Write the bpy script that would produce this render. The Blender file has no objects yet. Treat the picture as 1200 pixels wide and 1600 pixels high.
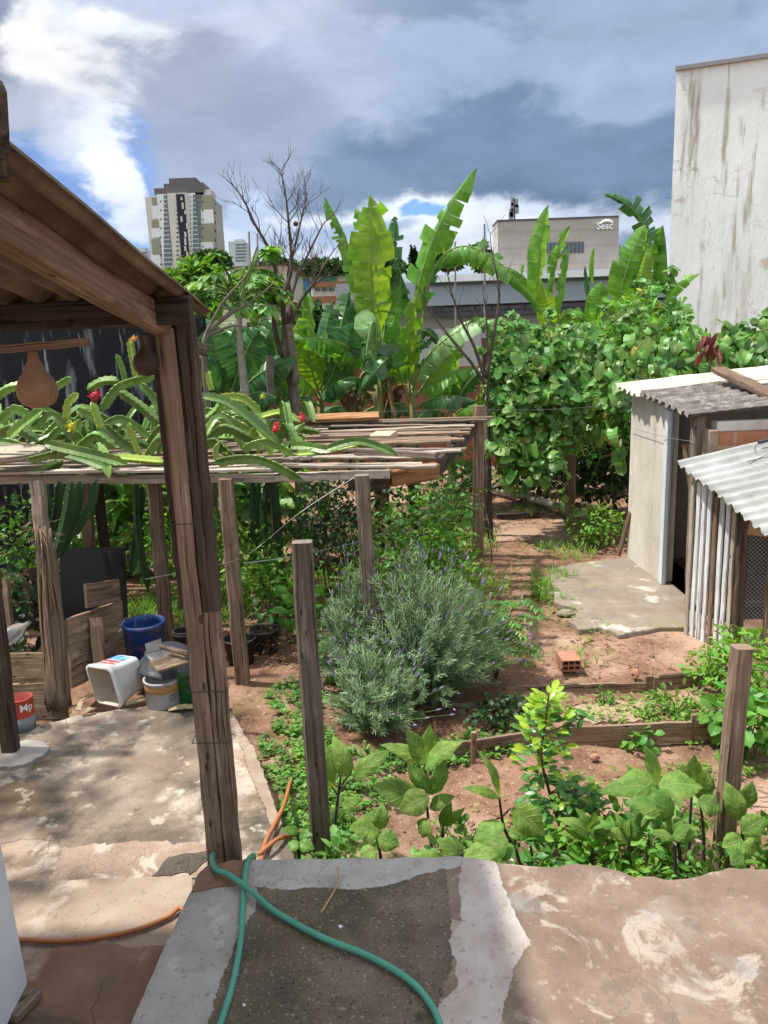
import bpy, math, random
from mathutils import Vector as V, Matrix, noise as MN
S = bpy.context.scene
COL = S.collection
rnd = random.Random(7)
def U(a, b): return rnd.uniform(a, b)
# ---------------------------------------------------------------- camera
F = 1200.0; PIT = math.radians(12.3); ROL = math.radians(2.1); CAM = V((0, 0, 1.6))
fw = V((0, math.cos(PIT), -math.sin(PIT))); up0 = V((0, math.sin(PIT), math.cos(PIT))); rt0 = V((1, 0, 0))
rt = rt0*math.cos(ROL) - up0*math.sin(ROL); up = up0*math.cos(ROL) + rt0*math.sin(ROL)
def ray(px, py): return fw + rt*((px-600)/F) + up*((800-py)/F)
def gp(px, py, z):
    d = ray(px, py); return CAM + d*((z-1.6)/d.z)
def at(px, py, Y):
    d = ray(px, py); return CAM + d*(Y/d.y)
cd = bpy.data.cameras.new('camera'); cam = bpy.data.objects.new('camera', cd); COL.objects.link(cam)
cd.sensor_fit = 'VERTICAL'; cd.sensor_height = 24; cd.sensor_width = 18; cd.lens = 18.0; cd.clip_start = .02; cd.clip_end = 5000
m = Matrix((rt, up, -fw)).transposed().to_4x4(); m.translation = CAM; cam.matrix_world = m
S.camera = cam
# ---------------------------------------------------------------- terrain height
def sm(a, b, x):
    t = min(1, max(0, (x-a)/(b-a))); return t*t*(3-2*t)
def hgt(x, y):
    h = -.8 + .2*sm(.2, -.7, x)*sm(9, 6, y)
    h += 5.5*sm(45, 160, y) + 38*sm(160, 700, y)
    if y < 40:
        h += .05*MN.noise(V((x*.9, y*.9, 0))) + .02*MN.noise(V((x*3, y*3, 5))) + .014*MN.noise(V((x*8, y*8, 3)))+(.010*abs(MN.noise(V((x*21, y*21, 8)))) if y < 13 else 0)
        h -= .06
    return h
def g(x, y): return V((x, y, hgt(x, y)))
# ---------------------------------------------------------------- mesh builder
LOC = {}
class MB:
    def __init__(s): s.v = []; s.f = []; s.uv = []; s.mi = []
    def add(s, vs, fs, uvs=None, m=0):
        b = len(s.v); s.v.extend([tuple(p) for p in vs])
        for i, f in enumerate(fs):
            s.f.append(tuple(b+k for k in f)); s.mi.append(m)
            s.uv.extend(uvs[i] if uvs else [(0, 0)]*len(f))
    def box(s, o, ax, ay, az, m=0):
        o = V(o); ax = V(ax); ay = V(ay); az = V(az)
        if ax.cross(ay).dot(az) < 0: ax, ay = ay, ax
        P = [o, o+ax, o+ax+ay, o+ay, o+az, o+ax+az, o+ax+ay+az, o+ay+az]
        lx, ly, lz = ax.length, ay.length, az.length
        def q(a, b): return [(0, 0), (a, 0), (a, b), (0, b)]
        s.add(P, [(3, 2, 1, 0), (4, 5, 6, 7), (0, 1, 5, 4), (1, 2, 6, 5), (2, 3, 7, 6), (3, 0, 4, 7)],
              [q(lx, ly), q(lx, ly), q(lx, lz), q(ly, lz), q(lx, lz), q(ly, lz)], m)
        return s
    def abox(s, x0, x1, y0, y1, z0, z1, m=0): return s.box((x0, y0, z0), (x1-x0, 0, 0), (0, y1-y0, 0), (0, 0, z1-z0), m)
    def plank(s, p0, p1, w, t, n=(0, 0, 1), jit=0., seg=6, tap=1., ch=.12, m=0, bow=0.):
        p0 = V(p0); p1 = V(p1); d = (p1-p0); L = d.length; d.normalize(); n = V(n)
        sd = d.cross(n)
        if sd.length < 1e-4: sd = d.cross(V((1, 0, 0)))
        sd.normalize(); n = sd.cross(d).normalized()
        c = min(w, t)*ch; vs = []; u0 = U(0, 50); v0 = U(0, 50)
        for i in range(seg+1):
            k = i/seg; q = p0+d*(L*k) + n*(bow*4*k*(1-k)); ww = w/2*(1+(tap-1)*k); tt = t/2*(1+(tap-1)*k)
            q = q + sd*U(-jit, jit) + n*U(-jit, jit)
            e = [U(1-jit*4, 1+jit*2) for _ in range(4)] if jit else [1]*4
            for a, b in ((ww*e[0], tt-c), (ww-c, tt*e[1]), (-ww+c, tt), (-ww*e[2], tt-c), (-ww, -tt+c), (-ww+c, -tt*e[3]), (ww-c, -tt), (ww, -tt+c)):
                vs.append(q+sd*a+n*b)
        pv = [0, c*1.4, c*1.4+w, c*2.8+w, c*2.8+w+t, c*4.2+w+t, c*4.2+2*w+t, c*5.6+2*w+t, c*5.6+2*w+2*t]
        fs = []; uv = []
        for i in range(seg):
            for j in range(8):
                a = i*8+j; b = i*8+(j+1) % 8; fs.append((a, a+8, b+8, b))
                ua = u0+L*i/seg; ub = u0+L*(i+1)/seg
                uv.append([(ua, v0+pv[j]), (ub, v0+pv[j]), (ub, v0+pv[j+1]), (ua, v0+pv[j+1])])
        e = seg*8
        fs.append(tuple(range(8))); uv.append([(u0, v0)]*8)
        fs.append(tuple(e+7-i for i in range(8))); uv.append([(u0+.01*i, v0) for i in range(8)])
        s.add(vs, fs, uv, m); return s
    def tube(s, pts, rs, n=8, m=0, cap=True, uvs=1.):
        pts = [V(p) for p in pts]
        if not hasattr(rs, '__len__'): rs = [rs]*len(pts)
        vs = []; t0 = (pts[1]-pts[0]).normalized(); a = t0.orthogonal().normalized(); L = 0; us = []
        for i, p in enumerate(pts):
            t = (pts[min(i+1, len(pts)-1)]-pts[max(i-1, 0)])
            t = t.normalized() if t.length > 1e-9 else t0
            a = (a - t*a.dot(t)); a = a.normalized() if a.length > 1e-6 else t.orthogonal().normalized()
            b = t.cross(a)
            if i: L += (p-pts[i-1]).length
            us.append(L*uvs)
            for j in range(n):
                th = 2*math.pi*j/n; vs.append(p+(a*math.cos(th)+b*math.sin(th))*rs[i])
        fs = []; uv = []; v0 = U(0, 20)
        for i in range(len(pts)-1):
            for j in range(n):
                j2 = (j+1) % n; fs.append((i*n+j, i*n+j2, i*n+n+j2, i*n+n+j)); c = 6.28*max(rs[i], 1e-4)/n*uvs
                uv.append([(us[i], v0+c*j), (us[i], v0+c*j+c), (us[i+1], v0+c*j+c), (us[i+1], v0+c*j)])
        if cap:
            fs.append(tuple(range(n-1, -1, -1))); uv.append([(0, v0)]*n)
            e = (len(pts)-1)*n; fs.append(tuple(e+j for j in range(n))); uv.append([(L, v0)]*n)
        s.add(vs, fs, uv, m); return s
    def lathe(s, prof, o, ax=(0, 0, 1), n=28, m=0, sq=0.):
        ax = V(ax).normalized(); a = ax.orthogonal().normalized(); b = ax.cross(a); o = V(o); vs = []
        for r, h in prof:
            for j in range(n):
                th = 2*math.pi*j/n; k = 1
                vs.append(o+ax*h+(a*math.cos(th)+b*math.sin(th))*max(r, 1e-4))
        fs = []; uv = []
        for i in range(len(prof)-1):
            for j in range(n):
                j2 = (j+1) % n; fs.append((i*n+j, i*n+j2, i*n+n+j2, i*n+n+j))
                uv.append([(j/n, prof[i][1]), (j/n+1/n, prof[i][1]), (j/n+1/n, prof[i+1][1]), (j/n, prof[i+1][1])])
        s.add(vs, fs, uv, m); return s
    def prism(s, pts, z0, z1, m=0):
        n = len(pts); vs = [(p[0], p[1], z0) for p in pts]+[(p[0], p[1], z1) for p in pts]
        fs = [tuple(range(n-1, -1, -1)), tuple(range(n, 2*n))]+[(i, (i+1) % n, n+(i+1) % n, n+i) for i in range(n)]
        ar = sum(pts[i][0]*pts[(i+1) % n][1]-pts[(i+1) % n][0]*pts[i][1] for i in range(n))
        if ar < 0: fs = [tuple(reversed(f)) for f in fs]
        s.add(vs, fs, None, m); return s
    def leaf(s, base, d, n, L, W, prof='ovate', seg=5, droop=.5, fold=.25, wav=0., m=0):
        d = V(d).normalized(); n = V(n); sd = d.cross(n)
        if sd.length < 1e-4: sd = d.orthogonal()
        sd.normalize(); n = sd.cross(d).normalized(); P = PROF[prof]; p = V(base); vs = []; fs = []; uv = []
        st = L/seg; cosd = math.cos(droop/seg); sind = math.sin(droop/seg)
        for i in range(seg+1):
            t = i/seg; w = P(t)*W/2; back = (-.14*L*(1-t)**3 if prof == 'heart' else 0)
            wv = wav*math.sin(i*2.1+base[0]*40)*W
            vs += [p+sd*w+n*(fold*w+wv)+d*back, p, p-sd*w+n*(fold*w-wv)+d*back]
            p = p+d*st; d2 = d*cosd-n*sind; n = n*cosd+d*sind; d = d2
        for i in range(seg):
            a = i*3; t = i/seg; t2 = (i+1)/seg
            fs += [(a, a+1, a+4, a+3), (a+1, a+2, a+5, a+4)]
            uv += [[(t, 0), (t, .5), (t2, .5), (t2, 0)], [(t, .5), (t, 1), (t2, 1), (t2, .5)]]
        s.add(vs, fs, uv, m); return s
    def bigleaf(s, base, d, n, L, W, seg=15, droop=.6, wav=.10, cup=.15, m=0, ph=0.):
        d = V(d).normalized(); n = V(n); sd = d.cross(n)
        if sd.length < 1e-4: sd = d.orthogonal()
        sd.normalize(); n = sd.cross(d).normalized(); p = V(base); vs = []; fs = []; uv = []; st = L/seg; a_ = droop/seg; cs, sn = math.cos(a_), math.sin(a_)
        pr = [.10, .55, .84, .98, 1., .93, .78, .55, .28, .0]
        for i in range(seg+1):
            t = i/seg; k = t*9; k0 = min(8, int(k)); f_ = k-k0; f_ = f_*f_*(3-2*f_)*.6+f_*.4; w = (pr[k0]*(1-f_)+pr[k0+1]*f_)*W/2
            for j in range(7):
                x = (j-3)/3; ax = abs(x); e = 1+.035*math.sin(i*1.9+ph+(3 if x > 0 else 0))*(ax == 1)
                z = cup*w*ax*(1.2-ax)*1.6-.16*w*ax**3 + .035*W*math.sin((t-.45*ax)*38+ph)*ax*(1-.3*ax) + wav*w*ax*ax*math.sin(t*13+ph+(2.2 if x > 0 else 0))
                vs.append(p+sd*(w*x*e)+n*z-d*(.05*L*ax*(1-t)**2)); uv.append((t, .5+.5*x))
            p = p+d*st; d2 = d*cs-n*sn; n = n*cs+d*sn; d = d2
        for i in range(seg):
            for j in range(6): a = i*7+j; fs.append((a, a+1, a+8, a+7))
        s.add(vs, fs, [[uv[k] for k in f] for f in fs], m); return s
    def build(s, name, mats, parent=None, smooth=False, loc=None):
        me = bpy.data.meshes.new(name)
        o = bpy.data.objects.new(name, me); COL.objects.link(o)
        L = V(LOC.get(parent.name, (0, 0, 0))) if parent else V(loc or (0, 0, 0))
        me.from_pydata([(x-L.x, y-L.y, z-L.z) for x, y, z in s.v], [], s.f)
        uvl = me.uv_layers.new(name='UVMap'); flat = [c for p in s.uv for c in p]; uvl.data.foreach_set('uv', flat)
        if not isinstance(mats, (list, tuple)): mats = [mats]
        for mt in mats: me.materials.append(mt)
        me.polygons.foreach_set('material_index', s.mi)
        if smooth: me.polygons.foreach_set('use_smooth', [True]*len(me.polygons))
        me.update()
        if parent: o.parent = parent; LOC[o.name] = tuple(L)
        else: o.location = L; LOC[o.name] = tuple(L)
        return o
PROF = {
 'ovate': lambda t: [0.05, .62, .95, 1.0, .85, .55, .0][min(6, int(t*6+.001))] if abs(t*6-round(t*6)) < .01 else math.sin(math.pi*min(1, t**.75))**.8,
 'heart': lambda t: max(0., (1-t)**.55*(.78+.85*t)) if t < 1 else 0.,
 'lance': lambda t: math.sin(math.pi*min(1., t))**.7 if 0 < t < 1 else .0,
 'oval': lambda t: math.sin(math.pi*min(1., max(.0, t*.94+.06)))**.55 if t < 1 else .05,
 'needle': lambda t: 1.-.6*t,
}
def tag(o, label=None, cat=None, group=None, kind=None):
    if label: o['label'] = label
    if cat: o['category'] = cat
    if group: o['group'] = group
    if kind: o['kind'] = kind
    return o
def thing(name, label, cat, loc, group=None):
    o = bpy.data.objects.new(name, None); COL.objects.link(o); o.location = V(loc); o.empty_display_size = .1
    LOC[o.name] = tuple(V(loc)); return tag(o, label, cat, group)
def single(mb, name, mats, label, cat, loc, group=None, smooth=False):
    return tag(mb.build(name, mats, None, smooth, loc), label, cat, group)
def struct(mb, name, mats, smooth=False, kind='structure'): return tag(mb.build(name, mats, None, smooth), kind=kind)
def bez(a, b, c, n):
    a, b, c = V(a), V(b), V(c); return [a*(1-t)**2+b*(2*t*(1-t))+c*t*t for t in [i/n for i in range(n+1)]]
def spline(P, n):
    P = [V(p) for p in P]; out = []
    for i in range(len(P)-1):
        a = P[max(i-1, 0)]; b = P[i]; c = P[i+1]; d = P[min(i+2, len(P)-1)]
        for k in range(n):
            t = k/n; out.append(.5*((2*b)+(c-a)*t+(2*a-5*b+4*c-d)*t*t+(3*b-a-3*c+d)*t**3))
    return out+[P[-1]]
# ---------------------------------------------------------------- materials
def lin(h):
    h = h.lstrip('#'); c = [int(h[i:i+2], 16)/255 for i in (0, 2, 4)]
    return tuple(x/12.92 if x <= .04045 else ((x+.055)/1.055)**2.4 for x in c)
def M(name, stops, scale=5., detail=8., rough=.85, bump=.2, bscale=None, coord='Position', mp=(1, 1, 1), spec=.3, trans=0., layers=(), orand=0., irand=0., metal=0., dist=0., rrough=None, tcol=None, alpha=None):
    mt = bpy.data.materials.new(name); mt.use_nodes = True; N = mt.node_tree.nodes; Lk = mt.node_tree.links; N.clear()
    def nd(t, **k):
        n = N.new(t)
        for a, b in k.items(): setattr(n, a, b)
        return n
    out = nd('ShaderNodeOutputMaterial'); pb = nd('ShaderNodeBsdfPrincipled')
    geo = nd('ShaderNodeNewGeometry'); tc = nd('ShaderNodeTexCoord')
    src = {'Position': geo.outputs['Position'], 'UV': tc.outputs['UV'], 'Object': tc.outputs['Object']}
    def vec(c, mpv):
        mm = nd('ShaderNodeMapping'); mm.inputs['Scale'].default_value = mpv; Lk.new(src[c], mm.inputs['Vector']); return mm.outputs[0]
    def noise_(c, mpv, sc, de, di=0.):
        n = nd('ShaderNodeTexNoise'); n.inputs['Scale'].default_value = sc; n.inputs['Detail'].default_value = de; n.inputs['Roughness'].default_value = .62; n.inputs['Distortion'].default_value = di
        Lk.new(vec(c, mpv), n.inputs['Vector']); return n.outputs['Fac']
    def ramp(fac, st):
        r = nd('ShaderNodeValToRGB'); e = r.color_ramp.elements
        while len(e) < len(st): e.new(.5)
        for i, (p, c) in enumerate(st): e[i].position = p; e[i].color = (*c, 1) if hasattr(c, '__len__') else (c, c, c, 1)
        Lk.new(fac, r.inputs[0]); return r.outputs[0]
    base = noise_(coord, mp, scale, detail, dist); col = ramp(base, stops); height = base
    def mix(fac, a, b):
        mx = nd('ShaderNodeMix', data_type='RGBA'); Lk.new(fac, mx.inputs[0])
        for k, x in ((6, a), (7, b)):
            if hasattr(x, 'links'): Lk.new(x, mx.inputs[k])
            else: mx.inputs[k].default_value = (*x, 1)
        return mx.outputs[2]
    hh = [height]
    def run(col, layers):
        for ly in layers:
            c = ly.get('coord', coord); mv = ly.get('mp', (1, 1, 1)); ty = ly.get('t', 'noise')
            if ty == 'sub':
                at_ = nd('ShaderNodeAttribute', attribute_name=ly['attr']); n4 = noise_(c, mv, ly.get('es', 55), 8); m1 = nd('ShaderNodeMath', operation='MULTIPLY_ADD'); Lk.new(n4, m1.inputs[0]); m1.inputs[1].default_value = ly.get('ek', 1.2); m1.inputs[2].default_value = .5-.5*ly.get('ek', 1.2); m2 = nd('ShaderNodeMath', operation='MULTIPLY_ADD'); Lk.new(at_.outputs['Fac'], m2.inputs[0]); m2.inputs[1].default_value = 28; Lk.new(m1.outputs[0], m2.inputs[2]); f = ramp(m2.outputs[0], [(.47, 0.), (.53, 1.)])
            elif ty == 'noise': f = ramp(noise_(c, mv, ly['s'], ly.get('d', 6), ly.get('dist', 0)), [(ly['lo'], 0.), (ly['hi'], 1.)])
            elif ty == 'crack':
                vo = nd('ShaderNodeTexVoronoi', feature='DISTANCE_TO_EDGE'); vo.inputs['Scale'].default_value = ly['s']
                vm = nd('ShaderNodeVectorMath', operation='MULTIPLY_ADD'); nn = nd('ShaderNodeTexNoise'); nn.inputs['Scale'].default_value = ly['s']*2.2; nn.inputs['Detail'].default_value = 5
                vv = vec(c, mv); Lk.new(vv, nn.inputs['Vector']); Lk.new(nn.outputs['Color'], vm.inputs[0]); k = ly.get('warp', .5)/ly['s']; vm.inputs[1].default_value = (k, k, k); Lk.new(vv, vm.inputs[2]); Lk.new(vm.outputs[0], vo.inputs['Vector'])
                f = ramp(vo.outputs['Distance'], [(0, 1.), (ly['w'], 0.)])
                if 'mask' in ly:
                    mk = ramp(noise_(c, mv, ly['mask'], 4), [(.45, 0.), (.6, 1.)]); mu = nd('ShaderNodeMath', operation='MULTIPLY'); Lk.new(f, mu.inputs[0]); Lk.new(mk, mu.inputs[1]); f = mu.outputs[0]
            elif ty == 'wave':
                w = nd('ShaderNodeTexWave', bands_direction=ly.get('dir', 'X')); w.inputs['Scale'].default_value = ly['s']; w.inputs['Distortion'].default_value = ly.get('dist', 2); w.inputs['Detail'].default_value = 3
                Lk.new(vec(c, mv), w.inputs['Vector']); f = ramp(w.outputs['Fac'], [(ly['lo'], 0.), (ly['hi'], 1.)])
            elif ty == 'speck':
                vo = nd('ShaderNodeTexVoronoi'); vo.inputs['Scale'].default_value = ly['s']; Lk.new(vec(c, mv), vo.inputs['Vector']); f = ramp(vo.outputs['Distance'], [(ly['w'], 1.), (ly['w']*1.3, 0.)])
            elif ty == 'brick':
                b = nd('ShaderNodeTexBrick'); b.inputs['Scale'].default_value = 1; b.inputs['Brick Width'].default_value = ly['bw']; b.inputs['Row Height'].default_value = ly['bh']; b.inputs['Mortar Size'].default_value = ly['ms']
                b.inputs['Color1'].default_value = (*ly['c1'], 1); b.inputs['Color2'].default_value = (*ly['c2'], 1); b.inputs['Mortar'].default_value = (*ly['cm'], 1); b.inputs['Mortar Smooth'].default_value = .3
                wv = nd('ShaderNodeVectorMath', operation='MULTIPLY_ADD'); nn = nd('ShaderNodeTexNoise'); nn.inputs['Scale'].default_value = 9; Lk.new(vec(c, mv), nn.inputs['Vector']); Lk.new(nn.outputs['Color'], wv.inputs[0]); wv.inputs[1].default_value = (.02,)*3; Lk.new(vec(c, mv), wv.inputs[2])
                Lk.new(wv.outputs[0], b.inputs['Vector']); mx = nd('ShaderNodeMix', data_type='RGBA', blend_type='MULTIPLY'); mx.inputs[0].default_value = ly.get('k', .6); Lk.new(b.outputs['Color'], mx.inputs[6]); Lk.new(col, mx.inputs[7]); col = mx.outputs[2]; continue
            elif ty == 'vein':      # uv.y is across the leaf, uv.x along
                sx = nd('ShaderNodeSeparateXYZ'); Lk.new(tc.outputs['UV'], sx.inputs[0]); a = nd('ShaderNodeMath', operation='SUBTRACT'); Lk.new(sx.outputs[1], a.inputs[0]); a.inputs[1].default_value = .5
                b = nd('ShaderNodeMath', operation='ABSOLUTE'); Lk.new(a.outputs[0], b.inputs[0])
                f1 = ramp(b.outputs[0], [(0, 1.), (ly['w'], 0.)])
                c1 = nd('ShaderNodeMath', operation='MULTIPLY_ADD'); Lk.new(b.outputs[0], c1.inputs[0]); c1.inputs[1].default_value = -ly.get('sl', .9); Lk.new(sx.outputs[0], c1.inputs[2])
                c2 = nd('ShaderNodeMath', operation='MULTIPLY'); Lk.new(c1.outputs[0], c2.inputs[0]); c2.inputs[1].default_value = ly.get('n', 7)
                c3 = nd('ShaderNodeMath', operation='PINGPONG'); Lk.new(c2.outputs[0], c3.inputs[0]); c3.inputs[1].default_value = .5
                f2 = ramp(c3.outputs[0], [(0, ly.get('k', .5)), (.13, 0.)])
                mxx = nd('ShaderNodeMath', operation='MAXIMUM'); Lk.new(f1, mxx.inputs[0]); Lk.new(f2, mxx.inputs[1]); f = mxx.outputs[0]
            if ly.get('a', 1) < 1:
                mu = nd('ShaderNodeMath', operation='MULTIPLY'); Lk.new(f, mu.inputs[0]); mu.inputs[1].default_value = ly['a']; f = mu.outputs[0]
            col = mix(f, col, run(ramp(noise_(c, mv, ly['ns'], 12), ly['stops']), ly.get('layers', ())) if ty == 'sub' else ly['c'])
            if ly.get('h'):
                ma = nd('ShaderNodeMath', operation='MULTIPLY_ADD'); Lk.new(f, ma.inputs[0]); ma.inputs[1].default_value = ly['h']; Lk.new(hh[0], ma.inputs[2]); hh[0] = ma.outputs[0]
        return col
    col = run(col, layers); height = hh[0]
    for k, outp in ((orand, 'o'), (irand, 'i')):
        if k:
            rs = nd('ShaderNodeObjectInfo').outputs['Random'] if outp == 'o' else geo.outputs['Random Per Island']
            hs = nd('ShaderNodeHueSaturation'); mr = nd('ShaderNodeMapRange'); mr.inputs[3].default_value = 1-k; mr.inputs[4].default_value = 1+k*1.1; Lk.new(rs, mr.inputs[0]); Lk.new(mr.outputs[0], hs.inputs['Value'])
            if outp == 'i':
                m3 = nd('ShaderNodeMath', operation='FRACT'); m4 = nd('ShaderNodeMath', operation='MULTIPLY'); m4.inputs[1].default_value = 7.13; Lk.new(rs, m4.inputs[0]); Lk.new(m4.outputs[0], m3.inputs[0])
                m5 = nd('ShaderNodeMapRange'); m5.inputs[3].default_value = .5-k*.07; m5.inputs[4].default_value = .5+k*.05; Lk.new(m3.outputs[0], m5.inputs[0]); Lk.new(m5.outputs[0], hs.inputs['Hue'])
            Lk.new(col, hs.inputs['Color']); col = hs.outputs[0]
    Lk.new(col, pb.inputs['Base Color']); pb.inputs['Roughness'].default_value = rough; pb.inputs['Specular IOR Level'].default_value = spec; pb.inputs['Metallic'].default_value = metal
    if rrough: Lk.new(ramp(base, [(.35, rrough[0]), (.65, rrough[1])]), pb.inputs['Roughness'])
    if bump:
        bm = nd('ShaderNodeBump'); bm.inputs['Strength'].default_value = bump; bm.inputs['Distance'].default_value = .02
        if bscale:
            n2 = noise_(coord, mp, bscale, 8); ad = nd('ShaderNodeMath', operation='ADD'); Lk.new(n2, ad.inputs[0]); Lk.new(height, ad.inputs[1]); height = ad.outputs[0]
        Lk.new(height, bm.inputs['Height']); Lk.new(bm.outputs[0], pb.inputs['Normal'])
    sh = pb.outputs[0]
    if trans:
        tr = nd('ShaderNodeBsdfTranslucent'); hs = nd('ShaderNodeHueSaturation'); hs.inputs['Saturation'].default_value = 1.15; hs.inputs['Value'].default_value = 1.9; hs.inputs['Hue'].default_value = .475; Lk.new(col, hs.inputs['Color']); Lk.new(hs.outputs[0], tr.inputs['Color'])
        mx = nd('ShaderNodeMixShader'); mx.inputs[0].default_value = trans; Lk.new(sh, mx.inputs[1]); Lk.new(tr.outputs[0], mx.inputs[2]); sh = mx.outputs[0]
    if alpha is not None: pb.inputs['Transmission Weight'].default_value = alpha
    Lk.new(sh, out.inputs['Surface']); return mt
def flat(name, c, rough=.6, spec=.4, var=.12, bump=.05, dirt=0, **k):
    if dirt: k['layers'] = [dict(s=9, lo=.52, hi=.66, c=(.16, .12, .085), a=dirt, d=10), dict(s=26, lo=.6, hi=.66, c=tuple(.6*x+.12 for x in c), a=dirt, d=8), dict(s=1, mp=(30, 30, 6), lo=.62, hi=.68, c=tuple(.5*x+.2 for x in c), a=dirt, d=6)]
    return M(name, [(.3, tuple(x*(1-var) for x in c)), (.7, tuple(min(1, x*(1+var)) for x in c))], rough=rough, spec=spec, bump=bump, **k)
def wood(name, d, mid, l, orand=.25, rough=.85):
    return M(name, [(.25, d), (.5, mid), (.75, l)], scale=1., detail=9, coord='UV', mp=(2.0, 62, 1), rough=rough, bump=.55, spec=.2, orand=orand, dist=.4,
      layers=[dict(s=1., mp=(.9, 46, 1), lo=.62, hi=.65, c=tuple(x*.42 for x in d), d=3, h=-.8), dict(s=1., mp=(2.5, 5, 1), lo=.48, hi=.72, c=tuple(x*.5 for x in mid), a=.7, d=7), dict(s=1., mp=(3.5, 14, 1), lo=.54, hi=.7, c=tuple(min(.6, x*1.45) for x in l), a=.6, d=8), dict(s=1., mp=(1.6, 34, 1), lo=.57, hi=.64, c=tuple(x*.6 for x in d), a=.8, d=6, h=-.4), dict(t='speck', s=1., mp=(7, 16, 1), w=.10, c=tuple(x*.35 for x in d), a=.8)])
W_GREY = wood('weathered_grey_wood', (.10, .075, .058), (.20, .155, .12), (.33, .27, .22))
W_BROWN = wood('weathered_brown_wood', (.11, .07, .047), (.215, .145, .10), (.33, .24, .175))
W_DARK = wood('dark_old_wood', (.035, .024, .018), (.075, .052, .04), (.13, .095, .075))
W_NEW = wood('orange_sawn_wood', (.26, .12, .05), (.38, .19, .085), (.5, .29, .15), .12)
W_PALE = wood('pale_bleached_wood', (.24, .19, .15), (.42, .35, .28), (.55, .48, .4))
W_WHITE = wood('white_painted_slat', (.72, .70, .68), (.82, .83, .84), (.86, .88, .90), .08)
SOIL = M('red_soil', [(.3, (.125, .064, .04)), (.5, (.23, .128, .083)), (.72, (.345, .215, .148))], scale=2.2, detail=12, bump=.9, bscale=28, rough=.95, spec=.1,
  layers=[dict(s=.55, lo=.52, hi=.68, c=(.46, .32, .235), a=.8), dict(s=1.3, lo=.57, hi=.7, c=(.14, .075, .052), a=.55, d=9), dict(t='speck', s=36, w=.13, c=(.42, .36, .3), a=.7), dict(t='speck', s=22, w=.1, c=(.07, .045, .03), a=.7), dict(s=.8, lo=.58, hi=.70, c=(.10, .11, .035), a=.5, d=10), dict(s=18, lo=.58, hi=.64, c=(.12, .065, .045), a=.7, d=6, h=-.3), dict(s=30, lo=.62, hi=.66, c=(.45, .36, .28), a=.6, d=4)])
# ---------------------------------------------------------------- light and sky
SUN = V((-.46, .06, 1)).normalized()
sl = bpy.data.lights.new('sun', 'SUN'); so = bpy.data.objects.new('sun', sl); COL.objects.link(so)
sl.energy = 4.7; sl.angle = math.radians(2.2); sl.color = (1, .955, .88); so.rotation_euler = (-SUN).to_track_quat('-Z', 'Y').to_euler()
W = bpy.data.worlds.new('World'); S.world = W; W.use_nodes = True; N = W.node_tree.nodes; K = W.node_tree.links; N.clear()
def wn(t, **k):
    n = N.new(t)
    for a, b in k.items(): setattr(n, a, b)
    return n
def mth(op, a, b=None, c=None):
    n = wn('ShaderNodeMath', operation=op)
    for i, x in enumerate((a, b, c)):
        if x is None: continue
        if isinstance(x, (int, float)): n.inputs[i].default_value = x
        else: K.new(x, n.inputs[i])
    return n.outputs[0]
sky = wn('ShaderNodeTexSky', sky_type='NISHITA'); sky.sun_disc = False; sky.sun_elevation = math.asin(SUN.z); sky.sun_rotation = math.atan2(SUN.x, SUN.y); sky.ozone_density = 2.5
tc = wn('ShaderNodeTexCoord'); sx = wn('ShaderNodeSeparateXYZ'); K.new(tc.outputs['Generated'], sx.inputs[0])
az = mth('ARCTAN2', sx.outputs[0], sx.outputs[1]); el = mth('ARCSINE', sx.outputs[2])
def wnoise(sc, de, mp=(1, 1, 1.6), di=.0):
    mm = wn('ShaderNodeMapping'); mm.inputs['Scale'].default_value = mp; K.new(tc.outputs['Generated'], mm.inputs[0])
    n = wn('ShaderNodeTexNoise'); n.inputs['Scale'].default_value = sc; n.inputs['Detail'].default_value = de; n.inputs['Roughness'].default_value = .58; n.inputs['Distortion'].default_value = di
    K.new(mm.outputs[0], n.inputs['Vector']); return n
n1 = wnoise(4.2, 7, di=.2); n2 = wnoise(11, 8, (1, 1, 2.4), .3); n3 = wnoise(2.1, 8, (1, 1, 3.2), .4)
sp = wn('ShaderNodeSeparateColor'); K.new(n1.outputs['Color'], sp.inputs[0])
wa = mth('MULTIPLY_ADD', sp.outputs[0], .30, -.15); wb = mth('MULTIPLY_ADD', sp.outputs[1], .22, -.11)
azw = mth('ADD', az, wa); elw = mth('ADD', el, wb)
def blob(px, py, s1, s2, lo=.25, hi=.75, nk=.35, nz=None):
    d = ray(px, py).normalized(); a0 = math.atan2(d.x, d.y); e0 = math.asin(d.z)
    a = mth('MULTIPLY', mth('SUBTRACT', azw, a0), F/s1); b = mth('MULTIPLY', mth('SUBTRACT', elw, e0), F/s2)
    r2 = mth('ADD', mth('MULTIPLY', a, a), mth('MULTIPLY', b, b)); gg = mth('EXPONENT', mth('MULTIPLY', r2, -.5))
    v = mth('MULTIPLY_ADD', mth('SUBTRACT', (nz or n2).outputs['Fac'], .5), nk*2, gg)
    mr = wn('ShaderNodeMapRange', interpolation_type='SMOOTHSTEP'); mr.inputs[1].default_value = lo; mr.inputs[2].default_value = hi; K.new(v, mr.inputs[0]); return mr.outputs[0]
def mixc(f, a, b):
    x = wn('ShaderNodeMix', data_type='RGBA'); K.new(f, x.inputs[0])
    for i, q in ((6, a), (7, b)):
        if hasattr(q, 'links'): K.new(q, x.inputs[i])
        else: x.inputs[i].default_value = (*q, 1)
    return x.outputs[2]
col = mixc(blob(330, 150, 330, 260, .1, .9, .25), lin('#93a4bf'), lin('#b4c2dc'))
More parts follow.
